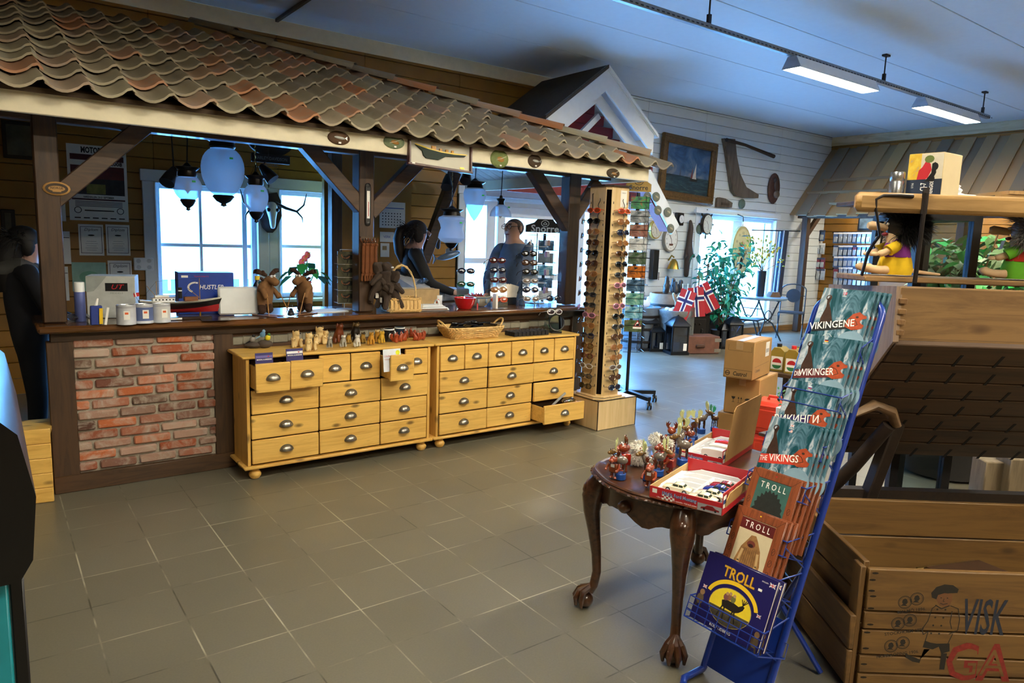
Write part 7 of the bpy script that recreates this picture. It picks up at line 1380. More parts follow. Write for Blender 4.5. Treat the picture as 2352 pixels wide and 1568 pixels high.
for k, (x, y) in enumerate(((1487, 452), (1507, 452), (1511, 483), (1534, 487), (1540, 525))):
    p = ay(x, y, 2.865); mb = MB(); mb.ball((0, 0, 0), (.075, .02, .065), plain('6a6e60', .7, var=.3, bmp=.4), None, 16, 8); mb.ball((0, -.016, 0), (.04, .008, .014), plain('a09878', .5), rotm(0, .4, 0), 8, 5); one(mb, 'stone_plaque', 'round painted stone on the lower white bargeboard, %s down' % ORD[k].replace('topmost', 'first from the top'), 'plaque', p, 0, 'painted stones on the lower bargeboard')
# ================================================================ plank canopy along the right wall
cp = thing('plank_canopy', 'sloping canopy of weathered planks along the right wall', 'canopy', (0, 0, 0)); PLK = toned('old_planks', [(0, '7a6e5c'), (.3, '947650'), (.55, 'a8865a'), (.75, '7c7464'), (1, 'b48e58')], .8, 9, None, .3)
c0_, c1_ = Vec((XR - .02, 0, 3.42)), Vec((11.66, 0, 2.14)); dd = (c1_ - c0_); LL = dd.length; dd.normalize(); nn = Vec((dd.z, 0, -dd.x)); nn = nn if nn.z > 0 else -nn; mb = MB(); y = 3.74; k = 0
while y > -3.6:
    wv = RND.uniform(.15, .2); mb.tv = RND.random(); ex = RND.uniform(-.02, .05); R = Mat((dd, Vec((0, 1, 0)), dd.cross(Vec((0, 1, 0))))).transposed(); mb.box((c0_ + c1_) / 2 + dd * ex / 2 + Vec((0, y, 0)) + nn * (.03 if k % 2 else 0), (LL + ex, wv + .02, .022), PLK, R, .003); y -= wv; k += 1
mb.build('planks', cp)
for t, a, b in ((.52, 3.55, 2.1), (.7, 3.72, 2.25), (.68, 1.9, 1.2), (.87, 3.15, 2.6)): mb = MB(); mb.tv = .2; q = c0_.lerp(c1_, t) + nn * .055; mb.bar(q + Vec((0, a, 0)), q + Vec((0, b, 0)), .02, .06, PLK, nn); mb.build('batten', cp)
for y in (3.6, 1.0, -1.6): mb = MB(); mb.box((11.85, y, 1.06), (.11, .11, 2.1), DARKWOOD_Z, None, .005); mb.build('post', cp); mb = MB(); mb.bar((11.85, y, 1.75), (12.35, y, 2.25), .08, .07, DARKWOOD, (0, 1, 0)); mb.build('brace', cp)
mb = MB(); mb.box((11.85, .6, 2.14), (.1, 6.3, .1), DARKWOOD); mb.build('beam', cp)
# hanging blister packs under the canopy
PKC = ['3a5a8a', '8a98b0', 'b0b4bc', '4a6a9a', 'a06a40', 'c8ccd0', '7a3048', '5a7aa0']; PP = []
for i, c in enumerate(PKC):
    mb = MB(); mb.box((0, 0, 0), (.012, .11, .21), plain(c, .2, coat=.4), None, .002); mb.box((-.012, 0, -.03), (.016, .07, .10), plain('a8b0b8', .15, .3), None, .006); mb.box((-.007, 0, .085), (.002, .10, .03), LW if i % 2 else plain('2a3a5a')); PP.append(one(mb, 'tackle_pack', '', 'tackle pack', (XR - .12, 0, -40)))
usedp = set()
def packs(px0, px1, py, n, panel, row, sh):
    for k in range(n):
        q = (k * 5 + sh * 3 + row) % 8; q = sh if k % 4 else q; p = ax(px0 + (px1 - px0) * (k + .5) / n, py, XR - .14); lab = 'shiny tackle pack, %s from the left in the %s row of the %s hanging panel' % (ORD[k].replace('topmost', 'first'), ORD[row].replace('topmost', 'top'), panel)
        if q not in usedp: usedp.add(q); o = PP[q]
        else: o = PP[q].copy(); COL.objects.link(o)
        o.location = p; o['label'] = lab; o['group'] = 'tackle packs on the %s hanging panel' % panel
for r_, (py, sh) in enumerate(((541, 0), (571, 5), (604, 6), (630, 2))): packs(1828, 1893, py, 7, 'corner', r_, sh)
for r_, (py, sh) in enumerate(((546, 1), (576, 3), (601, 3), (626, 1), (646, 7))): packs(1915, 2000, py, 8, 'wider', r_, sh)
mb = MB()
for py, a, b in ((530, 1826, 1895), (560, 1826, 1895), (593, 1826, 1895), (620, 1826, 1895), (534, 1913, 2002), (565, 1913, 2002), (590, 1913, 2002), (616, 1913, 2002), (638, 1913, 2002)): mb.bar(ax(a, py, XR - .03), ax(b, py, XR - .03), .03, .02, DARKMETAL)
one(mb, 'hook_rail', 'dark metal hook rails for the tackle packs on the yellow wall', 'hook rail')
r = thing('framed_picture', 'small dark framed picture on the yellow wall under the canopy', 'picture', ax(1990, 512, XR - .02)); mb = MB(); mb.box((0, 0, 0), (.03, .30, .26), BLACK, None, .004); mb.build('frame', r); mb = MB(); mb.box((-.017, 0, 0), (.004, .24, .2), plain('5a6a70', .4, var=.5, nscale=8)); mb.build('print', r)
# ================================================================ white wall: painting, tools, clocks
YP = YW - .01
p = ay(1579, 391, YP - .03); r = thing('ship_painting', 'gold framed oil painting of sailing ships on a rough sea', 'painting', p, (0, .035, 0)); PWd, PHt = 1.30, .98; GF = plain('6a4c22', .45, .3, .3, nscale=30, bmp=.4)
mb = MB()
for s in (-1, 1):
    for w_, t_, o_ in ((.13, .05, 0), (.05, .075, .035), (.025, .06, -.045)): mb.box((0, -.02, s * (PHt / 2 - .065 + o_)), (PWd - .13 + 2 * o_ + w_, t_, w_), GF, None, .01); mb.box((s * (PWd / 2 - .065 + o_), -.02, 0), (w_, t_, PHt - .13 + 2 * o_ - w_), GF, None, .01)
mb.build('frame', r); mb = MB(); F = frame((0, -.012, 0), (1, 0, 0), (0, 0, 1)); cw, ch = .54, .385
mb.rect(-cw, -ch, cw, ch, stain_mat('storm_sky', [(.3, '1c3048'), (.46, '34587a'), (.58, '5a6c80'), (.7, '8a8a88')], (2.2, 2, 3.5), 5, .4, 1.2), F); mb.rect(-cw, -ch, cw, -.10, stain_mat('storm_sea', [(.35, '10202a'), (.5, '1c3a44'), (.64, '3a5a58'), (.75, 'a8b4a8')], (3, 2, 16), 5, .35, 1.5), F, 4e-4)
mb.flat([(.10, -.14), (.12, -.10), (.19, .13), (.20, -.08), (.22, -.13)], plain('c8beb0', .6), F, 1e-3); mb.flat([(.07, -.12), (.11, .06), (.12, -.11)], plain('7a3a34', .6), F, 1.2e-3); mb.flat([(.05, -.12), (.08, -.16), (.23, -.16), (.25, -.12)], plain('1a1410'), F, 1.4e-3); mb.flat([(-.2, -.1), (-.19, -.02), (-.17, .02), (-.16, -.1)], plain('4a5460'), F, 1e-3); mb.build('canvas', r)
def wallob(mbs, name, label, cat, px, Y=YP, rot=0):
    r = thing(name, label, cat, ay(*px, Y), rot)
    for nm, mb in mbs: mb.build(nm, r)
    return r
def wp(px, o, Y=YP): v = ay(*px, Y) - ay(*o, YP); return Vec((v.x, Y - YP, v.z))
OLDW = wood('6a5c4c', '463a2e', 'z', .6, .85, .2)
O = (1670, 380); P = [wp(q, O) for q in ((1657, 318), (1682, 320), (1686, 360), (1694, 400), (1708, 430), (1736, 447), (1735, 455), (1705, 454), (1685, 450), (1676, 438), (1670, 400), (1663, 350))]
mb = MB(); mb.prism([(v.x, v.z) for v in P], .06, OLDW, frame((0, 0, 0), (1, 0, 0), (0, 0, 1))); m2 = MB(); m2.tube([wp((1658, 322), O) + Vec((0, -.09, 0)), wp((1700, 334), O) + Vec((0, -.10, 0)), wp((1768, 360), O) + Vec((0, -.08, 0))], [.03, .025, .035], plain('3a2a20', .8), 8)
wallob([('curved_timber', mb), ('handle', m2)], 'wooden_plough', 'old curved wooden tool with a long dark stick on the white wall', 'tool', O)
mb = MB(); mb.ball((0, -.02, 0), (.17, .05, .27), plain('4a2a1a', .6, var=.3, nscale=20), None, 24, 12); m2 = MB(); m2.ball((0, -.07, .06), (.07, .04, .10), plain('3a2416', .5, bmp=.8), None, 12, 8); m2.ball((.02, -.07, -.10), (.08, .04, .07), plain('6a5a48', .5, bmp=.8), None, 12, 8); m2.ball((-.04, -.06, .14), (.05, .03, .05), plain('2a1a10', .5), None, 10, 6); wallob([('board', mb), ('carving', m2)], 'carved_plaque', 'dark oval carved plaque on the white wall above the window', 'plaque', (1775, 433))
mb = MB(); mb.prism([(-.2, .07), (-.16, .09), (.0, .08), (.2, .02), (.19, -.06), (-.2, -.07)], .05, OLDW, frame((0, 0, 0), (1, 0, 0), (0, 0, 1))); m2 = MB(); m2.box((0, -.055, -.01), (.2, .02, .04), plain('4a3c30', .8)); wallob([('board', mb), ('relief', m2)], 'driftwood_board', 'piece of grey driftwood under the ship painting', 'driftwood', (1660, 467))
mb = MB(); mb.ball((0, -.02, 0), (.085, .03, .085), plain('5a6a5a', .7, var=.3), None, 16, 8); wallob([('disc', mb)], 'green_stone', 'small round green stone on the white wall right of the driftwood', 'plaque', (1702, 468))
mb = MB(); mb.ball((0, -.02, 0), (.08, .03, .08), plain('5a6a5a', .7, var=.3), None, 16, 8); wallob([('disc', mb)], 'green_stone', 'small round green stone beside the ship wheel clock', 'plaque', (1604, 526), YP)
def clock(label, px, rx, rz_, rim, face, Y=YP, hands=True, nums=True):
    r = thing('wall_clock', label, 'clock', ay(*px, Y)); mb = MB(); F = frame((0, 0, 0), (1, 0, 0), (0, 0, 1)); mb.prism(ell(0, 0, rx, rz_, 30), .05, plain(rim, .35, .4 if rim == 'b08a3c' else 0), F); mb.build('case', r); mb = MB(); mb.prism(ell(0, 0, rx * .88, rz_ * .88, 30), .004, plain(face, .3, var=.03), F @ Mat.Translation((0, 0, .05)))
    if nums:
        for k in range(12): a = PI / 2 - 2 * PI * (k + 1) / 12; mb.text(str(k + 1), rx * .22, BLACK, F @ Mat.Translation((rx * .70 * math.cos(a), rz_ * .70 * math.sin(a), .0548)))
    mb.build('dial', r); mb = MB()
    if hands: stroke(mb, [(0, 0), (-rx * .3, rz_ * .3)], rx * .06, BLACK, F, .056); stroke(mb, [(0, 0), (rx * .1, -rz_ * .5)], rx * .05, BLACK, F, .056)
    mb.build('hands', r); return r, F
clock('round brass clock on the white wall beside the entrance', (1502, 527), .125, .14, 'b08a3c', 'd8d0b8', YP - .06); r, F = clock('oval white clock with a small ship scene under the brass clock', (1536, 549), .155, .20, '8a8478', 'e8e6e0'); mb = MB(); mb.flat([(-.05, -.07), (.05, -.07), (.04, -.10), (-.04, -.10)], plain('6a4030'), F, .057); mb.build('ship_print', r)
r, F = clock('small square black clock by the lower bargeboard', (1560, 503), .06, .07, '1a1c20', 'e4e8ec', YP - .02, True, False); mb = MB(); mb.box((0, -.0, 0), (.18, .05, .2), BLACK, None, .01); mb.build('square_case', r)
r, F = clock('ship wheel clock on the white wall above the green tree', (1620, 515), .125, .17, '2a2420', 'd8d8d0', YP - .05); mb = MB()
for k in range(8): a = k * PI / 4; mb.tube([(.12 * math.cos(a), -.02, .16 * math.sin(a)), (.17 * math.cos(a), -.02, .215 * math.sin(a)), (.19 * math.cos(a), -.02, .24 * math.sin(a))], [.010, .016, .008], plain('2a201a', .4), 8)
mb.build('spokes', r)
r, F = clock('large oval cream clock with an orange ship hanging before the window', (1698, 574), .26, .40, 'c8b880', 'e0d4a4', YP - .25); mb = MB(); mb.flat([(-.10, -.02), (.0, .16), (.01, -.02)], plain('c86a34'), F, .057); mb.flat([(.02, -.02), (.03, .14), (.11, -.02)], plain('d88a50'), F, .057); mb.flat([(-.14, -.05), (.12, -.05), (.08, -.10), (-.10, -.10)], plain('7a4a34'), F, .057); mb.build('ship_print', r); mb = MB(); mb.tube([(.02, -.02, .40), (.04, .0, .55), (.04, .2, .62)], .008, IRON, 6); mb.ball((0, -.05, -.22), (.04, .03, .10), BLACK, None, 8, 6); mb.build('hanger', r)
mb = MB(); mb.skin([(0, -.04, .42, .02), (.02, -.05, .3, .045), (.0, -.05, .1, .05), (.0, -.05, -.1, .06), (.05, -.08, -.14, .04), (.10, -.1, -.17, .02), (-.02, -.05, -.3, .05), (-.02, -.05, -.5, .04), (-.05, -.06, -.12, .03), (-.1, -.06, -.2, .02)], [(0, 1), (1, 2), (2, 3), (3, 4), (4, 5), (3, 6), (6, 7), (3, 8), (8, 9)], plain('3a2c26', .6), 2); wallob([('carving', mb)], 'bird_carving', 'tall dark carved sea eagle on the white wall', 'carving', (1577, 565))
mb = MB(); mb.box((0, -.04, 0), (.13, .08, .46), plain('1a1614', .4), None, .008); m2 = MB(); m2.tube([(.065, -.05, -.14), (.11, -.05, -.12), (.11, -.05, -.24)], .006, IRON, 5); wallob([('box', mb), ('hook', m2)], 'black_wall_box', 'narrow black box hanging on the white wall left of the bell', 'wall box', (1498, 607))
mb = MB(); mb.lathe([(.10, -.08), (.085, -.04), (.06, .03), (.03, .07), (.0, .08)], BRASS, 20, (0, -.11, 0)); m2 = MB(); m2.tube([(0, 0, .05), (0, -.06, .13), (0, -.11, .1)], .012, BRASS, 6); m2.tube([(0, -.11, -.06), (0, -.11, -.22)], .006, LW, 5); wallob([('bell', mb), ('bracket', m2)], 'brass_wall_bell', 'brass ship bell with white rope on the white wall', 'bell', (1535, 605))
mb = MB(); a_, b_ = ay(1597, 484, YW - .12), ay(1790, 500, YW - .12); mb.bar(a_, b_, .05, .05, GW); one(mb, 'curtain_rail', 'long white curtain rail above the right window', 'curtain rail')
r = thing('hanging_scarves', 'dark and white striped banners hanging on a wall bracket beside the brown post', 'banners', ay(1805, 530, 3.3)); mb = MB(); mb.tube([(-.25, .5, 0), (.0, 0, 0), (.12, -.2, 0)], .012, IRON, 6); mb.build('bracket', r)
for k in range(6): mb = MB(); c = ['1c2438', 'e4e6ea', '1c2438', '3a4458', 'e4e6ea', '1c2438'][k]; x = -.14 + k * .055; mb.rings([[(x - .02 * (j / 6) * 3 + .006 * math.sin(j + k) - .03, .06 * k - .1, -.2 * j), (x - .02 * (j / 6) * 3 + .03, .06 * k - .13, -.2 * j), (x - .02 * (j / 6) * 3 + .03, .06 * k - .12, -.2 * j), (x - .02 * (j / 6) * 3 - .03, .06 * k - .09, -.2 * j)] for j in range(7)], plain(c, .7)); mb.build('banner', r)
# ================================================================ floor group before the white wall
def fl(x, y): return az(x, y, 0)
def barrel(label, p, r0, h, col, bulge=1.12, hoops=3, top=True):
    r = thing('wooden_barrel', label, 'barrel', p); m = plain(col, .8, var=.25, nscale=8); mb = MB(); mb.lathe([(r0, 0), (r0 * (1 + (bulge - 1) * .8), h * .25), (r0 * bulge, h * .5), (r0 * (1 + (bulge - 1) * .8), h * .75), (r0, h), (r0 * .92, h), (r0 * .92, h - .03), (0, h - .03)], m, 28, lobes=28, amp=.004); mb.build('staves', r)
    for k in range(hoops): mb = MB(); t = (k + .7) / (hoops + .4); rr_ = r0 * (1 + (bulge - 1) * math.sin(PI * t)) + .006; mb.lathe([(rr_, h * t - .02), (rr_ + .004, h * t), (rr_, h * t + .02)], IRON, 28, cap=False); mb.build('hoop', r)
    return r
barrel('brown wooden barrel topped with dark figurines by the white wall', Vec((8.05, 3.42, 0)), .30, .80, '8a6a50'); barrel('grey blue barrel behind the left dark lanterns', Vec((7.45, 3.45, 0)), .30, .62, '5a6670', 1.05)
r = thing('stone_pot', 'tall pale stone-like pot filled with white shells before the barrel', 'pot', Vec((7.72, 3.02, 0))); mb = MB(); mb.lathe([(.17, 0), (.19, .1), (.21, .3), (.22, .5), (.25, .54), (.25, .6), (.2, .6), (0, .56)], plain('7a7a78', .9, var=.3, bmp=.6), 22, lobes=5, amp=.03); mb.build('pot', r)
for k in range(9): mb = MB(); mb.ball((.12 * math.cos(k * 2.4), .12 * math.sin(k * 2.4), .60), (.05, .035, .03), plain('d8d8d4', .5), rotm(.3, .2, k), 8, 5); mb.build('shell', r)
mb = MB(); mb.skin([(0, 0, .0, .03), (.03, 0, .12, .04), (.08, .02, .2, .03), (-.05, 0, .16, .025), (-.09, 0, .25, .02), (.12, 0, .27, .02)], [(0, 1), (1, 2), (1, 3), (3, 4), (2, 5)], plain('b09878', .8, bmp=.4), 2); one(mb, 'driftwood_figure', 'pale twisted driftwood sticking up out of the stone pot', 'driftwood', Vec((7.74, 3.02, .60)))
for k, (x, y, hh) in enumerate(((7.90, 3.38, .30), (8.02, 3.3, .22), (8.12, 3.42, .26), (8.22, 3.36, .24))):
    mb = MB(); mb.skin([(0, 0, .02, .05), (0, 0, hh * .4, .045), (.01, 0, hh * .7, .035), (.01, 0, hh, .03), (.06, .02, hh * .5, .02), (-.05, -.02, hh * .45, .02), (.09, .03, hh * .75, .015)], [(0, 1), (1, 2), (2, 3), (1, 4), (1, 5), (4, 6)], plain('2e2a28', .4), 2); one(mb, 'dark_statuette', 'dark statuette on the brown barrel, %s from the entrance side' % ['first and tallest', 'second', 'third', 'last'][k], 'statuette', Vec((x, y, .772)), k, 'dark statuettes on the brown barrel')
mb = MB(); mb.ball((0, 0, .06), (.12, .07, .06), WHITE, None, 12, 8); mb.ball((.1, 0, .12), (.035, .03, .05), WHITE, None, 8, 6); one(mb, 'white_bird', 'white ceramic bird on the grey blue barrel', 'figurine', Vec((7.48, 3.42, .592)))
def lantern(label, p, w, h, col='12161c'):
    r = thing('floor_lantern', label, 'lantern', p, FANG + .2, 'dark metal floor lanterns'); m = plain(col, .4, .3); mb = MB()
    mb.box((0, 0, .02), (w * 1.1, w * 1.1, .04), m); [mb.box((sx * w * .46, sy * w * .46, h * .38), (.02, .02, h * .68), m) for sx in (-1, 1) for sy in (-1, 1)]; mb.box((0, 0, h * .72), (w, w, .03), m); mb.build('frame', r); mb = MB(); mb.lathe([(w * .82, h * .73), (w * .3, h * .93), (w * .1, h * .96), (0, h)], m, 4, rot=rotm(0, 0, PI / 4)); mb.build('roof', r)
    mb = MB(); [mb.box(c, d, glassy('8898b0', .2)) for c, d in (((0, -w * .46, h * .38), (w * .9, .003, h * .64)), ((-w * .46, 0, h * .38), (.003, w * .9, h * .64)))]; mb.build('panes', r); mb = MB(); mb.cyl((0, 0, .04), (0, 0, h * .3), w * .2, plain('c8ccd4', .6), n=14); mb.build('candle', r); mb = MB(); mb.box((w * .3, -w * .5, h * .2), (.05, .004, .1), LW); mb.build('price_tag', r); return r
for lab, px, w, h in (('big dark lantern nearest the entrance', (1483, 803), .26, .56), ('smaller dark lantern before the grey barrel', (1503, 805), .2, .40), ('dark lantern left of the brown case', (1552, 812), .25, .56), ('dark lantern at the right end of the row by the bistro table', (1680, 800), .22, .52), ('slim dark lantern behind the brown case', (1660, 800), .14, .40)): lantern(lab, fl(*px), w, h)
r = thing('brown_toolbox', 'low brown wooden case with metal corners on the tiles', 'case', fl(1610, 812) + Vec((0, .12, 0)), FANG + .25); mb = MB(); mb.box((0, 0, .13), (.62, .3, .25), plain('6a4434', .7, var=.25, nscale=9), None, .008); [mb.box((sx * .28, -.151, z), (.1, .004, .05), plain('8a8478', .5, .5)) for sx in (-1, 1) for z in (.05, .2)]; mb.build('box', r); mb = MB(); mb.box((0, -.165, .12), (.14, .03, .05), plain('4a3024', .6), None, .01); mb.build('handle', r); tb = r
r = thing('glass_vase', 'square glass vase holding flags on the brown case', 'vase', tb.location + Vec((-.12, .10, .257)), FANG); mb = MB(); [mb.box(c, d, glassy('dce8f0', .2)) for c, d in (((0, -.09, .2), (.2, .004, .4)), ((0, .09, .2), (.2, .004, .4)), ((-.1, 0, .2), (.004, .18, .4)), ((.1, 0, .2), (.004, .18, .4)), ((0, 0, .004), (.2, .18, .008)))]; mb.build('glass', r); vz = r
for k in range(3):
    rr = thing('norwegian_flag', 'red flag with blue and white cross standing in the glass vase, %s' % ['left', 'middle', 'right'][k], 'flag', vz.location + Vec((-.05 + .05 * k, .02 * k - .02, .01)), FANG, 'flags in the glass vase'); mb = MB(); mb.cyl((0, 0, 0), ((k - 1) * .06, 0, .72), .006, LW, n=6); mb.build('pole', rr); mb = MB(); F = frame(((k - 1) * .06 - .01, -.012 * k - .012, .66), ((k - 1) * .45 + .12, -.05, -1), (1, -.2, .25)); w_, h_ = .42, .22
    for a, b, c, d, m, z in ((0, 0, 1, 1, RED, 0), (.27, 0, .47, 1, LW, 1e-3), (0, .36, 1, .64, LW, 1e-3), (.32, 0, .42, 1, plain('1c2a6a'), 2e-3), (0, .43, 1, .57, plain('1c2a6a'), 2e-3)): mb.prism([(a * w_, b * h_), (c * w_, b * h_), (c * w_, d * h_), (a * w_, d * h_)], .003, m, F @ Mat.Translation((0, 0, z)))
    mb.build('cloth', rr)
r = thing('iron_stove', 'small black cast iron stove behind the brown case', 'stove', tb.location + Vec((.42, .42, 0)), FANG + .2); mb = MB(); mb.box((0, 0, .27), (.42, .34, .5), plain('151312', .5, .3), None, .01); mb.box((0, 0, .53), (.5, .4, .03), plain('151312', .5, .3), None, .008); mb.build('stove_body', r); mb = MB(); mb.box((0, -.175, .28), (.28, .02, .34), plain('201c1a', .5, .3), None, .006); [mb.ball((.08 * math.cos(k), -.185, .28 + .1 * math.sin(k)), .02, plain('201c1a', .4, .3), None, 6, 4) for k in range(7)]; mb.build('stove_door', r)
r = thing('cane_stand', 'dark wooden stand of walking sticks behind the flags', 'umbrella stand', Vec((8.75, 3.35, 0))); mb = MB(); mb.box((0, 0, .35), (.5, .3, .7), plain('3a2a20', .7, var=.3), None, .01); mb.build('stand_body', r)
for k in range(7):
    rr = thing('walking_stick', 'walking stick in the dark stand, %s from the green tree' % ORD[k].replace('topmost', 'first'), 'walking stick', r.location + Vec((-.2 + .065 * k, -.05 + .05 * (k % 3), .70)), k * .3, 'walking sticks in the dark stand'); mb = MB(); h = .35 + .06 * (k % 4); c = plain(['8a5a34', '5a3a24', '9aa0a8', '6a4028', 'a87848', '7a4a2c', '8a4a30'][k], .4); mb.tube([(0, 0, .0), (0, 0, h)], .012, c, 7); mb.tube([(-.05, 0, h - .02), (-.02, 0, h + .02), (.03, 0, h + .015), (.10, 0, h - .01)], [.016, .018, .014, .010], c, 7); mb.build('stick', rr)
r = leafplant('indoor_tree', 'tall green leafy tree in a pot before the right window', Vec((8.75, 2.95, 0)), 'tree', 420, .16, .48, 1.75, toned('tree_leaf', [(0, '0e5a4a'), (.5, '1c8a6a'), (1, '3aa88a')], .45, 30, None, .05), BARK, 11, 0, .42, 11, .5)
mb = MB(); mb.lathe([(.13, 0), (.17, .25), (.18, .27), (.15, .27), (0, .22)], plain('3a3a3c', .5), 22); mb.build('pot', r)
# bistro set
BI = plain('2c343c', .45, .4)
r = thing('bistro_table', 'round folding iron bistro table before the right window', 'table', Vec((9.95, 3.15, 0))); mb = MB(); mb.lathe([(.42, .70), (.43, .71), (.43, .73), (.42, .74), (0, .74)], plain('7a98b0', .4, .3), 34); mb.build('table_top', r)
for s in (-1, 1): 
    for q in (-1, 1): mb = MB(); mb.tube([(q * .30, s * .18, .70), (q * .08, s * .18, .40), (-q * .14, s * .18, .3), (-q * .36, s * .22, .0)], .013, BI, 6); mb.build('leg', r)
mb = MB(); mb.tube(arc((0, -.18, .42), .1, 0, 2 * PI, 16), .007, BI, 5); mb.bar((-.2, -.18, .55), (-.2, .18, .55), .015, .015, BI); mb.build('scroll', r)
def bchair(label, p, rz_, back=True):
    r = thing('bistro_chair', label, 'chair', p, rz_, 'folding iron bistro chairs'); mb = MB(); [mb.box((-.16 + .04 * k, 0, .45), (.03, .4, .012), BI) for k in range(9)]; mb.tube([(-.19, -.2, .44), (.19, -.2, .44), (.19, .2, .44), (-.19, .2, .44)], .010, BI, 6, True); mb.build('seat', r)
    for s in (-1, 1):
        for q in (-1, 1): mb = MB(); mb.tube([(q * .18, s * .2, .44), (-q * .2, s * .2, .0)], .010, BI, 6); mb.build('leg', r)
    if back: mb = MB(); mb.tube([(-.18, -.2, .44), (-.24, -.2, .8)] + [(-.25, -.2 * math.cos(t), .82 + .1 * math.sin(t)) for t in [PI * k / 10 for k in range(11)]] + [(-.24, .2, .8), (-.18, .2, .44)], .010, BI, 6); mb.cyl((-.235, 0, .72), (-.25, 0, .72), .12, BI, n=22); [mb.tube([(-.23, s * .11, .72), (-.24, s * .2, .72)], .006, BI, 5) for s in (-1, 1)]; mb.build('backrest', r)
    return r
bchair('folding iron bistro chair with round back plate right of the bistro table', Vec((10.9, 3.15, 0)), PI + .5); bchair('backless folding iron seat left of the bistro table', Vec((9.1, 2.75, 0)), .3, False)
r = thing('twig_vase', 'tall dark vase of yellow flowering twigs on the bistro table', 'vase', Vec((9.9, 3.12, .742))); mb = MB(); mb.lathe([(.06, 0), (.065, .02), (.075, .42), (.0, .42)], plain('1c2634', .35), 16); mb.build('vase', r); mb = MB(); mf_ = MB(); rd = random.Random(2)
for k in range(16):
    e = Vec((rd.gauss(0, .2), rd.gauss(0, .14), rd.uniform(.6, .95))); mb.tube([(0, 0, .4), e * .6 + Vec((0, 0, .15)), e], .004, BARK, 4)
    for q in range(7): mf_.ball(e * rd.uniform(.75, 1.05) + Vec((rd.gauss(0, .04), rd.gauss(0, .04), .02)), (.03, .018, .012), plain('c8b83a' if q % 2 else '8a9a3a', .6), rotm(q, k, 0), 6, 4)
mb.build('twigs', r); mf_.build('flowers', r)['kind'] = 'stuff'
mb = MB(); mb.prism([(-.1, 0), (.1, 0), (.06, .08), (-.06, .08)], .12, plain('6a5240', .7), frame((0, .06, 0), (1, 0, 0), (0, 0, 1))); one(mb, 'small_card_stand', 'small brown card stand on the bistro table', 'card stand', Vec((10.1, 3.0, .742)), -.4)
# motorbike seat stool, low table by the canopy post
r = thing('seat_stool', 'black padded motorbike seat stool with chrome hoop behind the oil canisters', 'stool', Vec((6.1, -.35, 0)), .2); LE = plain('101012', .22, coat=.4); mb = MB(); mb.skin([(0, 0, .62, .1), (-.15, 0, .6, .14), (-.3, 0, .56, .13), (.12, 0, .66, .09)], [(0, 1), (1, 2), (0, 3)], LE, 2); mb.build('seat', r); mb = MB(); mb.box((.2, 0, .84), (.09, .26, .22), LE, rotm(0, .15, 0), .03); mb.build('back_pad', r); mb = MB(); mb.tube([(.25, -.09, .6), (.27, -.09, .98), (.27, -.05, 1.06), (.27, .05, 1.06), (.27, .09, .98), (.25, .09, .6)], .016, STEEL, 8); mb.cyl((0, 0, .02), (0, 0, .55), .035, STEEL); mb.lathe([(.22, 0), (.22, .02), (.05, .04)], STEEL, 24); mb.build('chrome_stand', r)
r = thing('blue_side_table', 'small pale blue table by the yellow wall under the canopy', 'table', Vec((11.0, 1.9, 0))); mb = MB(); mb.box((0, 0, .70), (.9, .7, .04), plain('7a8cb0', .5)); mb.build('table_top', r)
for sx in (-1, 1):
    for sy in (-1, 1): mb = MB(); mb.box((sx * .38, sy * .28, .34), (.05, .05, .68), YELLOW); mb.build('leg', r)
mb = MB(); [mb.ball((.1 * math.cos(k), .1 * math.sin(k), .03), (.06, .05, .03), WHITE, None, 8, 5) for k in range(6)]; one(mb, 'white_goods', 'small white goods on the pale blue table', 'goods', Vec((11.0, 1.9, .722)))
# ================================================================ back wall behind the kiosk: poster, papers, skull
def sheet(name, label, px, deco, cat='paper', Y=YW - .006, m=PAPER, grp=None):
    a, b = ay(px[0], px[1], Y), ay(px[2], px[3], Y); w_, h_ = b.x - a.x, a.z - b.z; mb = MB(); mb.box((0, 0, 0), (w_, .003, h_), m); F = frame((0, -.002, 0), (1, 0, 0), (0, 0, 1)); deco(mb, F, w_, h_); return one(mb, name, label, cat, (a + b) / 2, 0, grp)
def d_dip(mb, F, w, h):
    stroke(mb, [(-w * .42, -h * .42), (w * .42, -h * .42), (w * .42, h * .42), (-w * .42, h * .42)], .004, INK, F, 2e-4, True); mb.text('Diplom', h * .13, INK, F @ Mat.Translation((0, h * .33, 0)), z=3e-4, shear=.3); mb.flat(ell(0, h * .15, w * .14, h * .025, 10), INK, F, 3e-4); [mb.rect(-w * (.2 + .05 * (k % 2)), -h * (.05 + .07 * k), w * (.2 + .05 * (k % 2)), -h * (.04 + .07 * k), plain('8a8a90'), F, 3e-4) for k in range(5)]
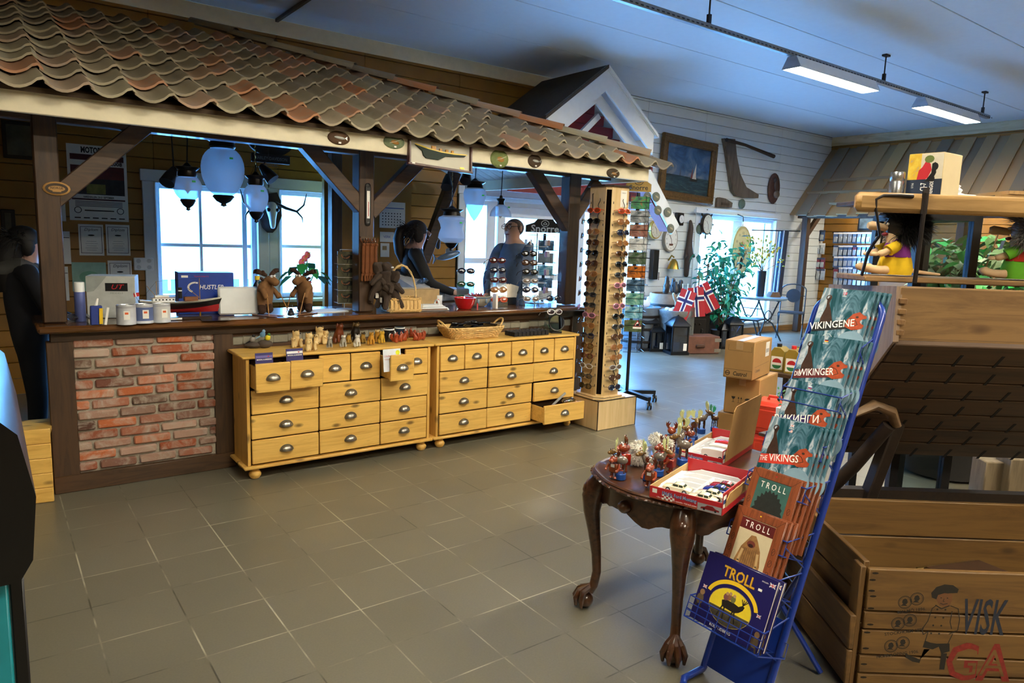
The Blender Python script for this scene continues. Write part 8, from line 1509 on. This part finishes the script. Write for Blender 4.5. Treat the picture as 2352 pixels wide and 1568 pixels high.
def d_post(mb, F, w, h):
    Z = 3e-4; mb.text('MOTORAMA', h * .105, BLACK, F @ Mat.Translation((0, h * .43, 0)), z=Z, fat=.04, sx=.62); mb.rect(-w * .45, h * .30, w * .45, h * .375, plain('4a1018'), F, Z); mb.text('2008', h * .07, BLACK, F @ Mat.Translation((w * .32, h * .27, 0)), z=Z, fat=.03); mb.rect(-w * .45, h * .06, w * .45, h * .23, plain('5a1c1e', .5, var=.4), F, Z); mb.rect(-w * .45, -h * .15, w * .45, h * .06, plain('20242a', .5, var=.5), F, Z); mb.rect(-w * .2, -h * .14, w * .12, -h * .01, plain('7a7a3a', .5, var=.4), F, 5e-4)
    mb.text('VARDHALLEN, 20-21 SEPTEMBER', h * .035, INK, F @ Mat.Translation((0, -h * .185, 0)), z=Z, fat=.03, sx=.72); mb.rect(-w * .45, -h * .225, w * .45, -h * .205, plain('4a2024'), F, Z); [mb.rect(-w * .4, -h * (.25 + .02 * k), w * .4, -h * (.24 + .02 * k), plain('6a6a6e'), F, Z) for k in range(4)]; [mb.annulus(s * w * .36, -h * .36, .03, .03, .006, INK, F, Z, 12) for s in (-1, 1)]; mb.rect(-w * .25, -h * .37, w * .25, -h * .355, INK, F, Z); [mb.rect(-w * .42 + k * w * .15, -h * .47, -w * .32 + k * w * .15, -h * .455, INK, F, Z) for k in range(6)]
sheet('event_poster', 'tall motor event poster behind the left kiosk brace', (151, 328, 296, 510), d_post, 'poster')
for lab, px in (('framed-edge diploma, upper left of the three on the dark wall', (179, 514, 240, 587)), ('diploma sheet, upper right of the three beside the window', (242, 515, 300, 587)), ('diploma sheet lowest of the three, above the pale grey box', (247, 598, 305, 672))): sheet('diploma', lab, px, d_dip, 'diploma', grp='diplomas on the dark wall')
sheet('green_certificate', 'pale green certificate left of the lowest diploma', (164, 602, 246, 668), lambda mb, F, w, h: mb.flat(ell(0, 0, w * .3, h * .2, 18), plain('7ab090'), F, 2e-4), 'certificate', m=plain('9ac0ae', .7))
for lab, px in (('narrow white sheet behind the left kiosk post, upper one', (140, 455, 152, 508)), ('white sheet right of the left kiosk post under the narrow one', (143, 531, 164, 606)), ('white sheet partly hidden by the pale grey box', (146, 612, 160, 690)), ('thin white sheet left of the kiosk post', (83, 428, 92, 508))): sheet('paper_sheet', lab, px, lambda mb, F, w, h: mb.rect(-w * .4, h * .3, w * .4, h * .32, INK, F, 2e-4))
for lab, px in (('dark framed picture high on the wall left of the kiosk post', (2, 275, 84, 368)), ('dark framed photograph lower on the wall beside the person with long black hair', (0, 480, 40, 580))):
    a, b = ay(px[0], px[1], YW - .02), ay(px[2], px[3], YW - .02); r = thing('framed_picture', lab, 'picture', (a + b) / 2); mb = MB(); mb.box((0, 0, 0), (b.x - a.x, .03, a.z - b.z), plain('1a1410', .4), None, .005); mb.build('frame', r); mb = MB(); mb.box((0, -.017, 0), (b.x - a.x - .06, .003, a.z - b.z - .06), plain('4a4a3a', .4, var=.6, nscale=5)); mb.build('print', r)
mb = MB(); mb.box((0, 0, 0), (.17, .03, .12), WHITE, None, .006); [mb.disc(x, z, .02, .02, plain('c0c4c8'), frame((0, -.016, 0), (1, 0, 0), (0, 0, 1)), 3e-4, 14) for x in (-.045, .045) for z in (-.03, .03)]; one(mb, 'wall_socket', 'white four way wall socket left of the window', 'socket', ay(330, 606, YW - .02))
p = ay(622, 490, YW - .06); r = thing('skull_trophy', 'antlered animal skull on a dark shield between the two windows', 'trophy', p); mb = MB(); mb.prism([(-.02, .2), (.07, .22), (.11, .14), (.12, -.02), (.06, -.16), (.02, -.2), (-.03, -.2), (-.08, -.15), (-.12, -.02), (-.1, .12)], .03, plain('2a1c16', .4), frame((0, .04, 0), (1, 0, 0), (0, 0, 1))); mb.build('shield', r); BONE = plain('f4f6f8', .6, var=.1); mb = MB(); mb.skin([(0, 0, .12, .055), (0, -.03, .05, .07), (0, -.05, -.04, .04), (0, -.06, -.13, .028), (0, -.06, -.16, .018)], [(0, 1), (1, 2), (2, 3), (3, 4)], BONE, 2); [mb.ball((s * .045, -.07, .035), (.022, .02, .02), plain('14100e'), None, 8, 6) for s in (-1, 1)]; mb.build('skull', r)
AN = plain('3a3630', .5)
for s in (-1, 1): mb = MB(); mb.tube([(s * .04, -.02, .11), (s * .14, -.06, .06), (s * .24, -.1, .03), (s * .31, -.12, .10), (s * .34, -.12, .22)], [.018, .017, .014, .010, .004], AN, 8); mb.tube([(s * .24, -.1, .03), (s * .29, -.12, -.03), (s * .30, -.12, -.09)], [.012, .008, .003], AN, 7); mb.build('antler', r)
p = ay(620, 350, 3.1); r = thing('motor_sign', 'black shield-shaped motorcycle sign hanging in the dark under the roof', 'sign', p); mb = MB(); mb.prism(ell(0, .12, .22, .16, 20), .03, plain('0e0e10', .3), frame((0, 0, 0), (1, 0, 0), (0, 0, 1))); mb.box((0, -.02, -.06), (.36, .03, .08), plain('18181c', .3), None, .006); mb.tube([(0, 0, .25), (0, 0, .5)], .01, BLACK, 5); mb.build('shield', r); mb = MB(); F = frame((0, -.037, -.06), (1, 0, 0), (0, 0, 1)); mb.text('HARLEY-DAVIDSON', .042, plain('6a707a', .4), F, fat=.02, sx=.8); mb.text('CYCLES', .03, plain('6a707a', .4), F @ Mat.Translation((0, -.06, 0)), fat=.02); mb.build('lettering', r)
sheet('wall_calendar', 'white wall calendar behind the dark haired woman', (872, 462, 930, 525), lambda mb, F, w, h: ([mb.rect(-w * .4 + k * w * .115, -h * .4 + j * h * .11, -w * .4 + k * w * .115 + .012, -h * .4 + j * h * .11 + .012, INK, F, 2e-4) for k in range(7) for j in range(5)], mb.rect(-w * .45, h * .25, w * .45, h * .28, BLUE, F, 2e-4)), 'calendar', 3.3)
sheet('pinned_notice', 'notice sheet under the wall calendar behind the woman', (873, 532, 905, 556), lambda mb, F, w, h: mb.text('VERK', h * .35, BLUE, F, z=3e-4), 'notice', 3.3); sheet('pinned_photo', 'small pinned photo card under the notice', (874, 558, 894, 590), lambda mb, F, w, h: mb.rect(-w * .3, 0, w * .2, h * .3, plain('a88a5a'), F, 2e-4), 'photo', 3.3)
mb = MB(); mb.box((3.05, 3.34, 1.2), (1.0, .06, 2.4), OCHRE); tag(mb.build('wall_partition'), None, None, None, 'structure')
p = ay(1030, 588, 3.2); r = thing('mounted_fish', 'stuffed fish hanging below the waisted glass lamp', 'fish', p, .1); mb = MB(); FI = plain('5a6878', .35, .2, .3); mb.skin([(-.16, 0, -.03, .012), (-.08, 0, -.02, .035), (.02, 0, .01, .048), (.1, 0, .03, .04), (.16, 0, .045, .02)], [(0, 1), (1, 2), (2, 3), (3, 4)], FI, 2); mb.prism([(0, 0), (-.06, .05), (-.045, 0), (-.06, -.06)], .006, FI, frame((-.155, .003, -.03), (1, 0, 0), (0, 0, 1))); mb.prism([(-.04, 0), (.05, 0), (.02, .05), (-.03, .04)], .005, FI, frame((0, .003, .045), (1, 0, .2), (0, 0, 1))); mb.build('body', r); mb = MB(); mb.ball((.13, -.025, .045), .008, BLACK, None, 8, 5); mb.build('eye', r)
mb = MB(); mb.skin([(0, 0, .16, .02), (.02, 0, .05, .04), (0, 0, -.06, .045), (.02, 0, -.16, .02)], [(0, 1), (1, 2), (2, 3)], plain('2a221c', .6), 2); one(mb, 'dark_carving', 'dark curved carving on the yellow partition behind the register', 'carving', ay(1004, 540, 3.25))
# ================================================================ people
def person(label, p, rz_, H, top, legs, hair, arms, glasses_=False, style='short', hood=None, skinc='b98a70', lean=0.0):
    r = thing('person', label, 'person', p, rz_); s = H / 1.75; T, L, SKp = plain(top, .85, var=.1, nscale=20), plain(legs, .85, var=.1), plain(skinc, .5, var=.05)
    ln = lambda z: lean * max(0, z - .95)
    q = [(0, 0, .98, (.15, .12)), (0, 0, 1.12, (.145, .11)), (.0, 0, 1.30, (.17, .12)), (-.01, 0, 1.47, (.125, .09)), (0, 0, 1.525, .062), (.02, 0, 1.57, .074), (.018, 0, 1.645, .092), (.008, 0, 1.715, .076)]; E = [(i, i + 1) for i in range(7)]
    for sd, (el, wr) in zip((-1, 1), arms):
        b = len(q); q += [(0, sd * .18, 1.445, .068), (el[0], el[1], el[2], .052), (wr[0], wr[1], wr[2], .036)]; d = (Vec(wr) - Vec(el)).normalized(); pm = Vec(wr) + d * .05; q.append((*pm, .034)); E += [(3, b), (b, b + 1), (b + 1, b + 2), (b + 2, b + 3)]
        sdv = d.cross(Vec((0, 0, 1))).normalized()
        for f in range(5):
            o = sdv * (.026 - .017 * f) if f < 4 else sdv * .036 * -sd; k1 = pm + d * (.045 if f < 4 else .01) + o; k2 = k1 + d * ([.032, .038, .036, .028, .028][f]) + Vec((0, 0, -.012)); j = len(q); q += [(*k1, .0095), (*k2, .008)]; E += [(b + 3, j), (j, j + 1)]
    for sd in (-1, 1): b = len(q); q += [(0, sd * .09, .88, .10), (.02, sd * .10, .48, .066), (-.01, sd * .10, .09, .046), (.05, sd * .10, .04, .044), (.15, sd * .105, .035, .036)]; E += [(0, b), (b, b + 1), (b + 1, b + 2), (b + 2, b + 3), (b + 3, b + 4)]
    sc = lambda v: ((v[0] + ln(v[2])) * s, v[1] * s, v[2] * s, tuple(x * s for x in v[3]) if isinstance(v[3], tuple) else v[3] * s); Q = [sc(v) for v in q]; wr_s = [Vec(sc((*a[1], .03))[:3]) for a in arms]
    def mf(c):
        if c.z > 1.50 * s: return SKp
        if any((c - w_).length < .15 * s and (c - w_).dot((w_ - Vec(sc((*a[0], .03))[:3])).normalized()) > .005 for w_, a in zip(wr_s, arms)): return SKp
        return L if c.z < .96 * s else T
    mb = MB(); mb.skin(Q, E, T, 2, mf); hx = ln(1.65) * s; h_ = lambda x, y, z: Vec((x * s + hx, y * s, z * s))
    mb.tube([h_(.10, 0, 1.665), h_(.125, 0, 1.635), h_(.112, 0, 1.62)], [.008, .015, .012], SKp, 8); mb.ball(h_(.098, 0, 1.585), (.010, .024, .007), plain('8a4a44', .5), None, 10, 5)
    for sd in (-1, 1): mb.ball(h_(.0, sd * .083, 1.645), (.018, .010, .030), SKp, None, 10, 6); mb.ball(h_(.0915, sd * .03, 1.66), (.006, .010, .006), plain('e8e4dc', .3, var=0), None, 8, 5); mb.ball(h_(.0965, sd * .03, 1.66), .0035, BLACK, None, 6, 4); mb.tube([h_(.098, sd * .015, 1.68), h_(.094, sd * .045, 1.683)], .005, plain(hair, .8), 5)
    mb.build('body', r); HM = plain(hair, .6, var=.2, nscale=60)
    if style == 'short': mb = MB(); mb.ball(h_(-.012, 0, 1.652), (.094 * s, .090 * s, .085 * s), HM, rotm(0, -.25, 0), 18, 10); mb.build('hair', r)
    else:
        mb = MB(); mb.ball(h_(-.008, 0, 1.668), (.108 * s, .098 * s, .098 * s), HM, None, 20, 12); [mb.ball(h_(.01, sd * .078, 1.62), (.05 * s, .02, .07 * s), HM, None, 10, 6) for sd in (-1, 1)]; mb.build('hair', r)
        mb = MB(); tail = [(-.10, 0, 1.69), (-.15, 0, 1.66), (-.17, 0, 1.58), (-.16, 0, 1.46), (-.14, 0, 1.36)] if style == 'pony' else [(-.06, .0, 1.66), (-.10, 0, 1.55), (-.11, 0, 1.42), (-.10, 0, 1.3)]; mb.tube([h_(*v) for v in tail], [.03, .045, .05, .045, .015][:len(tail)] if style == 'pony' else [.09, .09, .085, .06], HM, 12); mb.build('ponytail' if style == 'pony' else 'long_hair', r); strands('loose_hair', r, h_(-.02, 0, 1.66), (.1 * s, .095 * s, .09 * s), 260, .10, HM, 5, lambda d: d.x < .1 and d.z < .6, .9, .003, .2)
    if glasses_:
        mb = MB()
        for sd in (-1, 1): mb.tube([h_(.115, sd * .034 + .026 * math.cos(t), 1.655 + .02 * math.sin(t)) for t in [2 * PI * k / 14 for k in range(14)]], .0025, BLACK, 5, True); mb.tube([h_(.113, sd * .06, 1.66), h_(.0, sd * .088, 1.665)], .0025, BLACK, 5)
        mb.tube([h_(.115, -.008, 1.66), h_(.115, .008, 1.66)], .0025, BLACK, 5); mb.build('spectacles', r); mb = MB()
        for sd in (-1, 1): mb.tube([h_(.055, sd * .02, 1.47), h_(.0, sd * .075, 1.50), h_(-.05, sd * .04, 1.515)], [.02, .022, .016], plain('9aa4ae', .8, var=.4, nscale=70), 8)
        mb.build('shirt_collar', r)
    if hood: mb = MB(); mb.tube([h_(.05, -.08, 1.46), h_(-.03, -.12, 1.49), h_(-.11, -.06, 1.47), h_(-.12, .06, 1.47), h_(-.03, .12, 1.49), h_(.05, .08, 1.46)], [.03, .045, .06, .06, .045, .03], plain(hood, .9), 10); mb.build('hood', r)
    return r
wp_ = ay(940, 545, 1.95); person('woman with dark ponytail in a black jumper behind the counter', (wp_.x, 1.95, 0), -.42, 1.66, '101014', '1a1c24', '1e1410', (((.16, -.22, 1.18), (.38, -.16, 1.10)), ((.12, .24, 1.16), (.36, .15, 1.10))), style='pony', skinc='b08878', lean=.1)
mp_ = ay(1180, 540, 1.75); person('balding man with glasses in a grey blue jumper behind the clear stands', (mp_.x, 1.75, 0), PI + .25, 1.74, '4a5a70', '20242c', '4a3424', (((.08, -.25, 1.14), (.22, -.12, 1.0)), ((.08, .25, 1.14), (.22, .12, 1.0))), True, 'short')
lp_ = ay(62, 650, 1.55); person('person with long black hair and grey hood beside the left kiosk post', (lp_.x, 1.55, 0), .0, 1.50, '14161e', '12141a', '0c0a0c', (((.12, -.2, 1.14), (.30, -.12, 1.06)), ((.12, .22, 1.14), (.30, .12, 1.06))), style='long', hood='4a4a48', skinc='a88478')
# ================================================================ left edge: cooler and pine board
r = thing('drinks_cooler', 'black framed glass-door cooler with teal side at the left edge', 'cooler', (0, 0, 0)); BKc = plain('0c0c0e', .3)
mb = MB()
mb.box((-.60, -1.9, .47), (.676, .8, .92), plain('1f8a98', .35), None, .004); mb.build('cabinet', r); mb = MB()
for y, z, dy, dz_ in ((-2.26, .47, .08, .92), (-1.54, .47, .08, .92), (-1.9, .05, .64, .08), (-1.9, .89, .64, .08)): mb.box((-.25, y, z), (.022, dy, dz_), BKc, None, .003)
mb.build('door_frame', r); mb = MB(); mb.box((-.252, -1.9, .47), (.006, .64, .76), glassy('9ab0b0', .15)); mb.build('door_glass', r)
mb = MB(); mb.prism([(-.95, .935), (-.245, .935), (-.225, .97), (-.215, 1.08), (-.235, 1.19), (-.29, 1.25), (-.36, 1.27), (-.95, 1.27)], .9, BKc, frame((0, -1.45, 0), (1, 0, 0), (0, 0, 1)), True); mb.build('top_hood', r)
a, b = az(46, 1160, 0), az(125, 1150, 0); r = thing('pine_panel', 'small pine board panel standing on the floor by the kiosk end', 'panel', (a + b) / 2, math.atan2(b.y - a.y, b.x - a.x)); L_ = (b - a).length + .1; mb = MB(); [mb.box((-.05, .0, z + .042), (L_, .025, .082), PINE, None, .003) for z in [.084 * k for k in range(5)]]; mb.build('boards', r); mb = MB(); mb.box((-.05, .15, .395), (L_, .28, .02), PINE); [mb.box((-.05 + s * (L_ / 2 - .02), .15, .19), (.02, .28, .38), PINE_Z) for s in (-1, 1)]; mb.build('box_top', r)
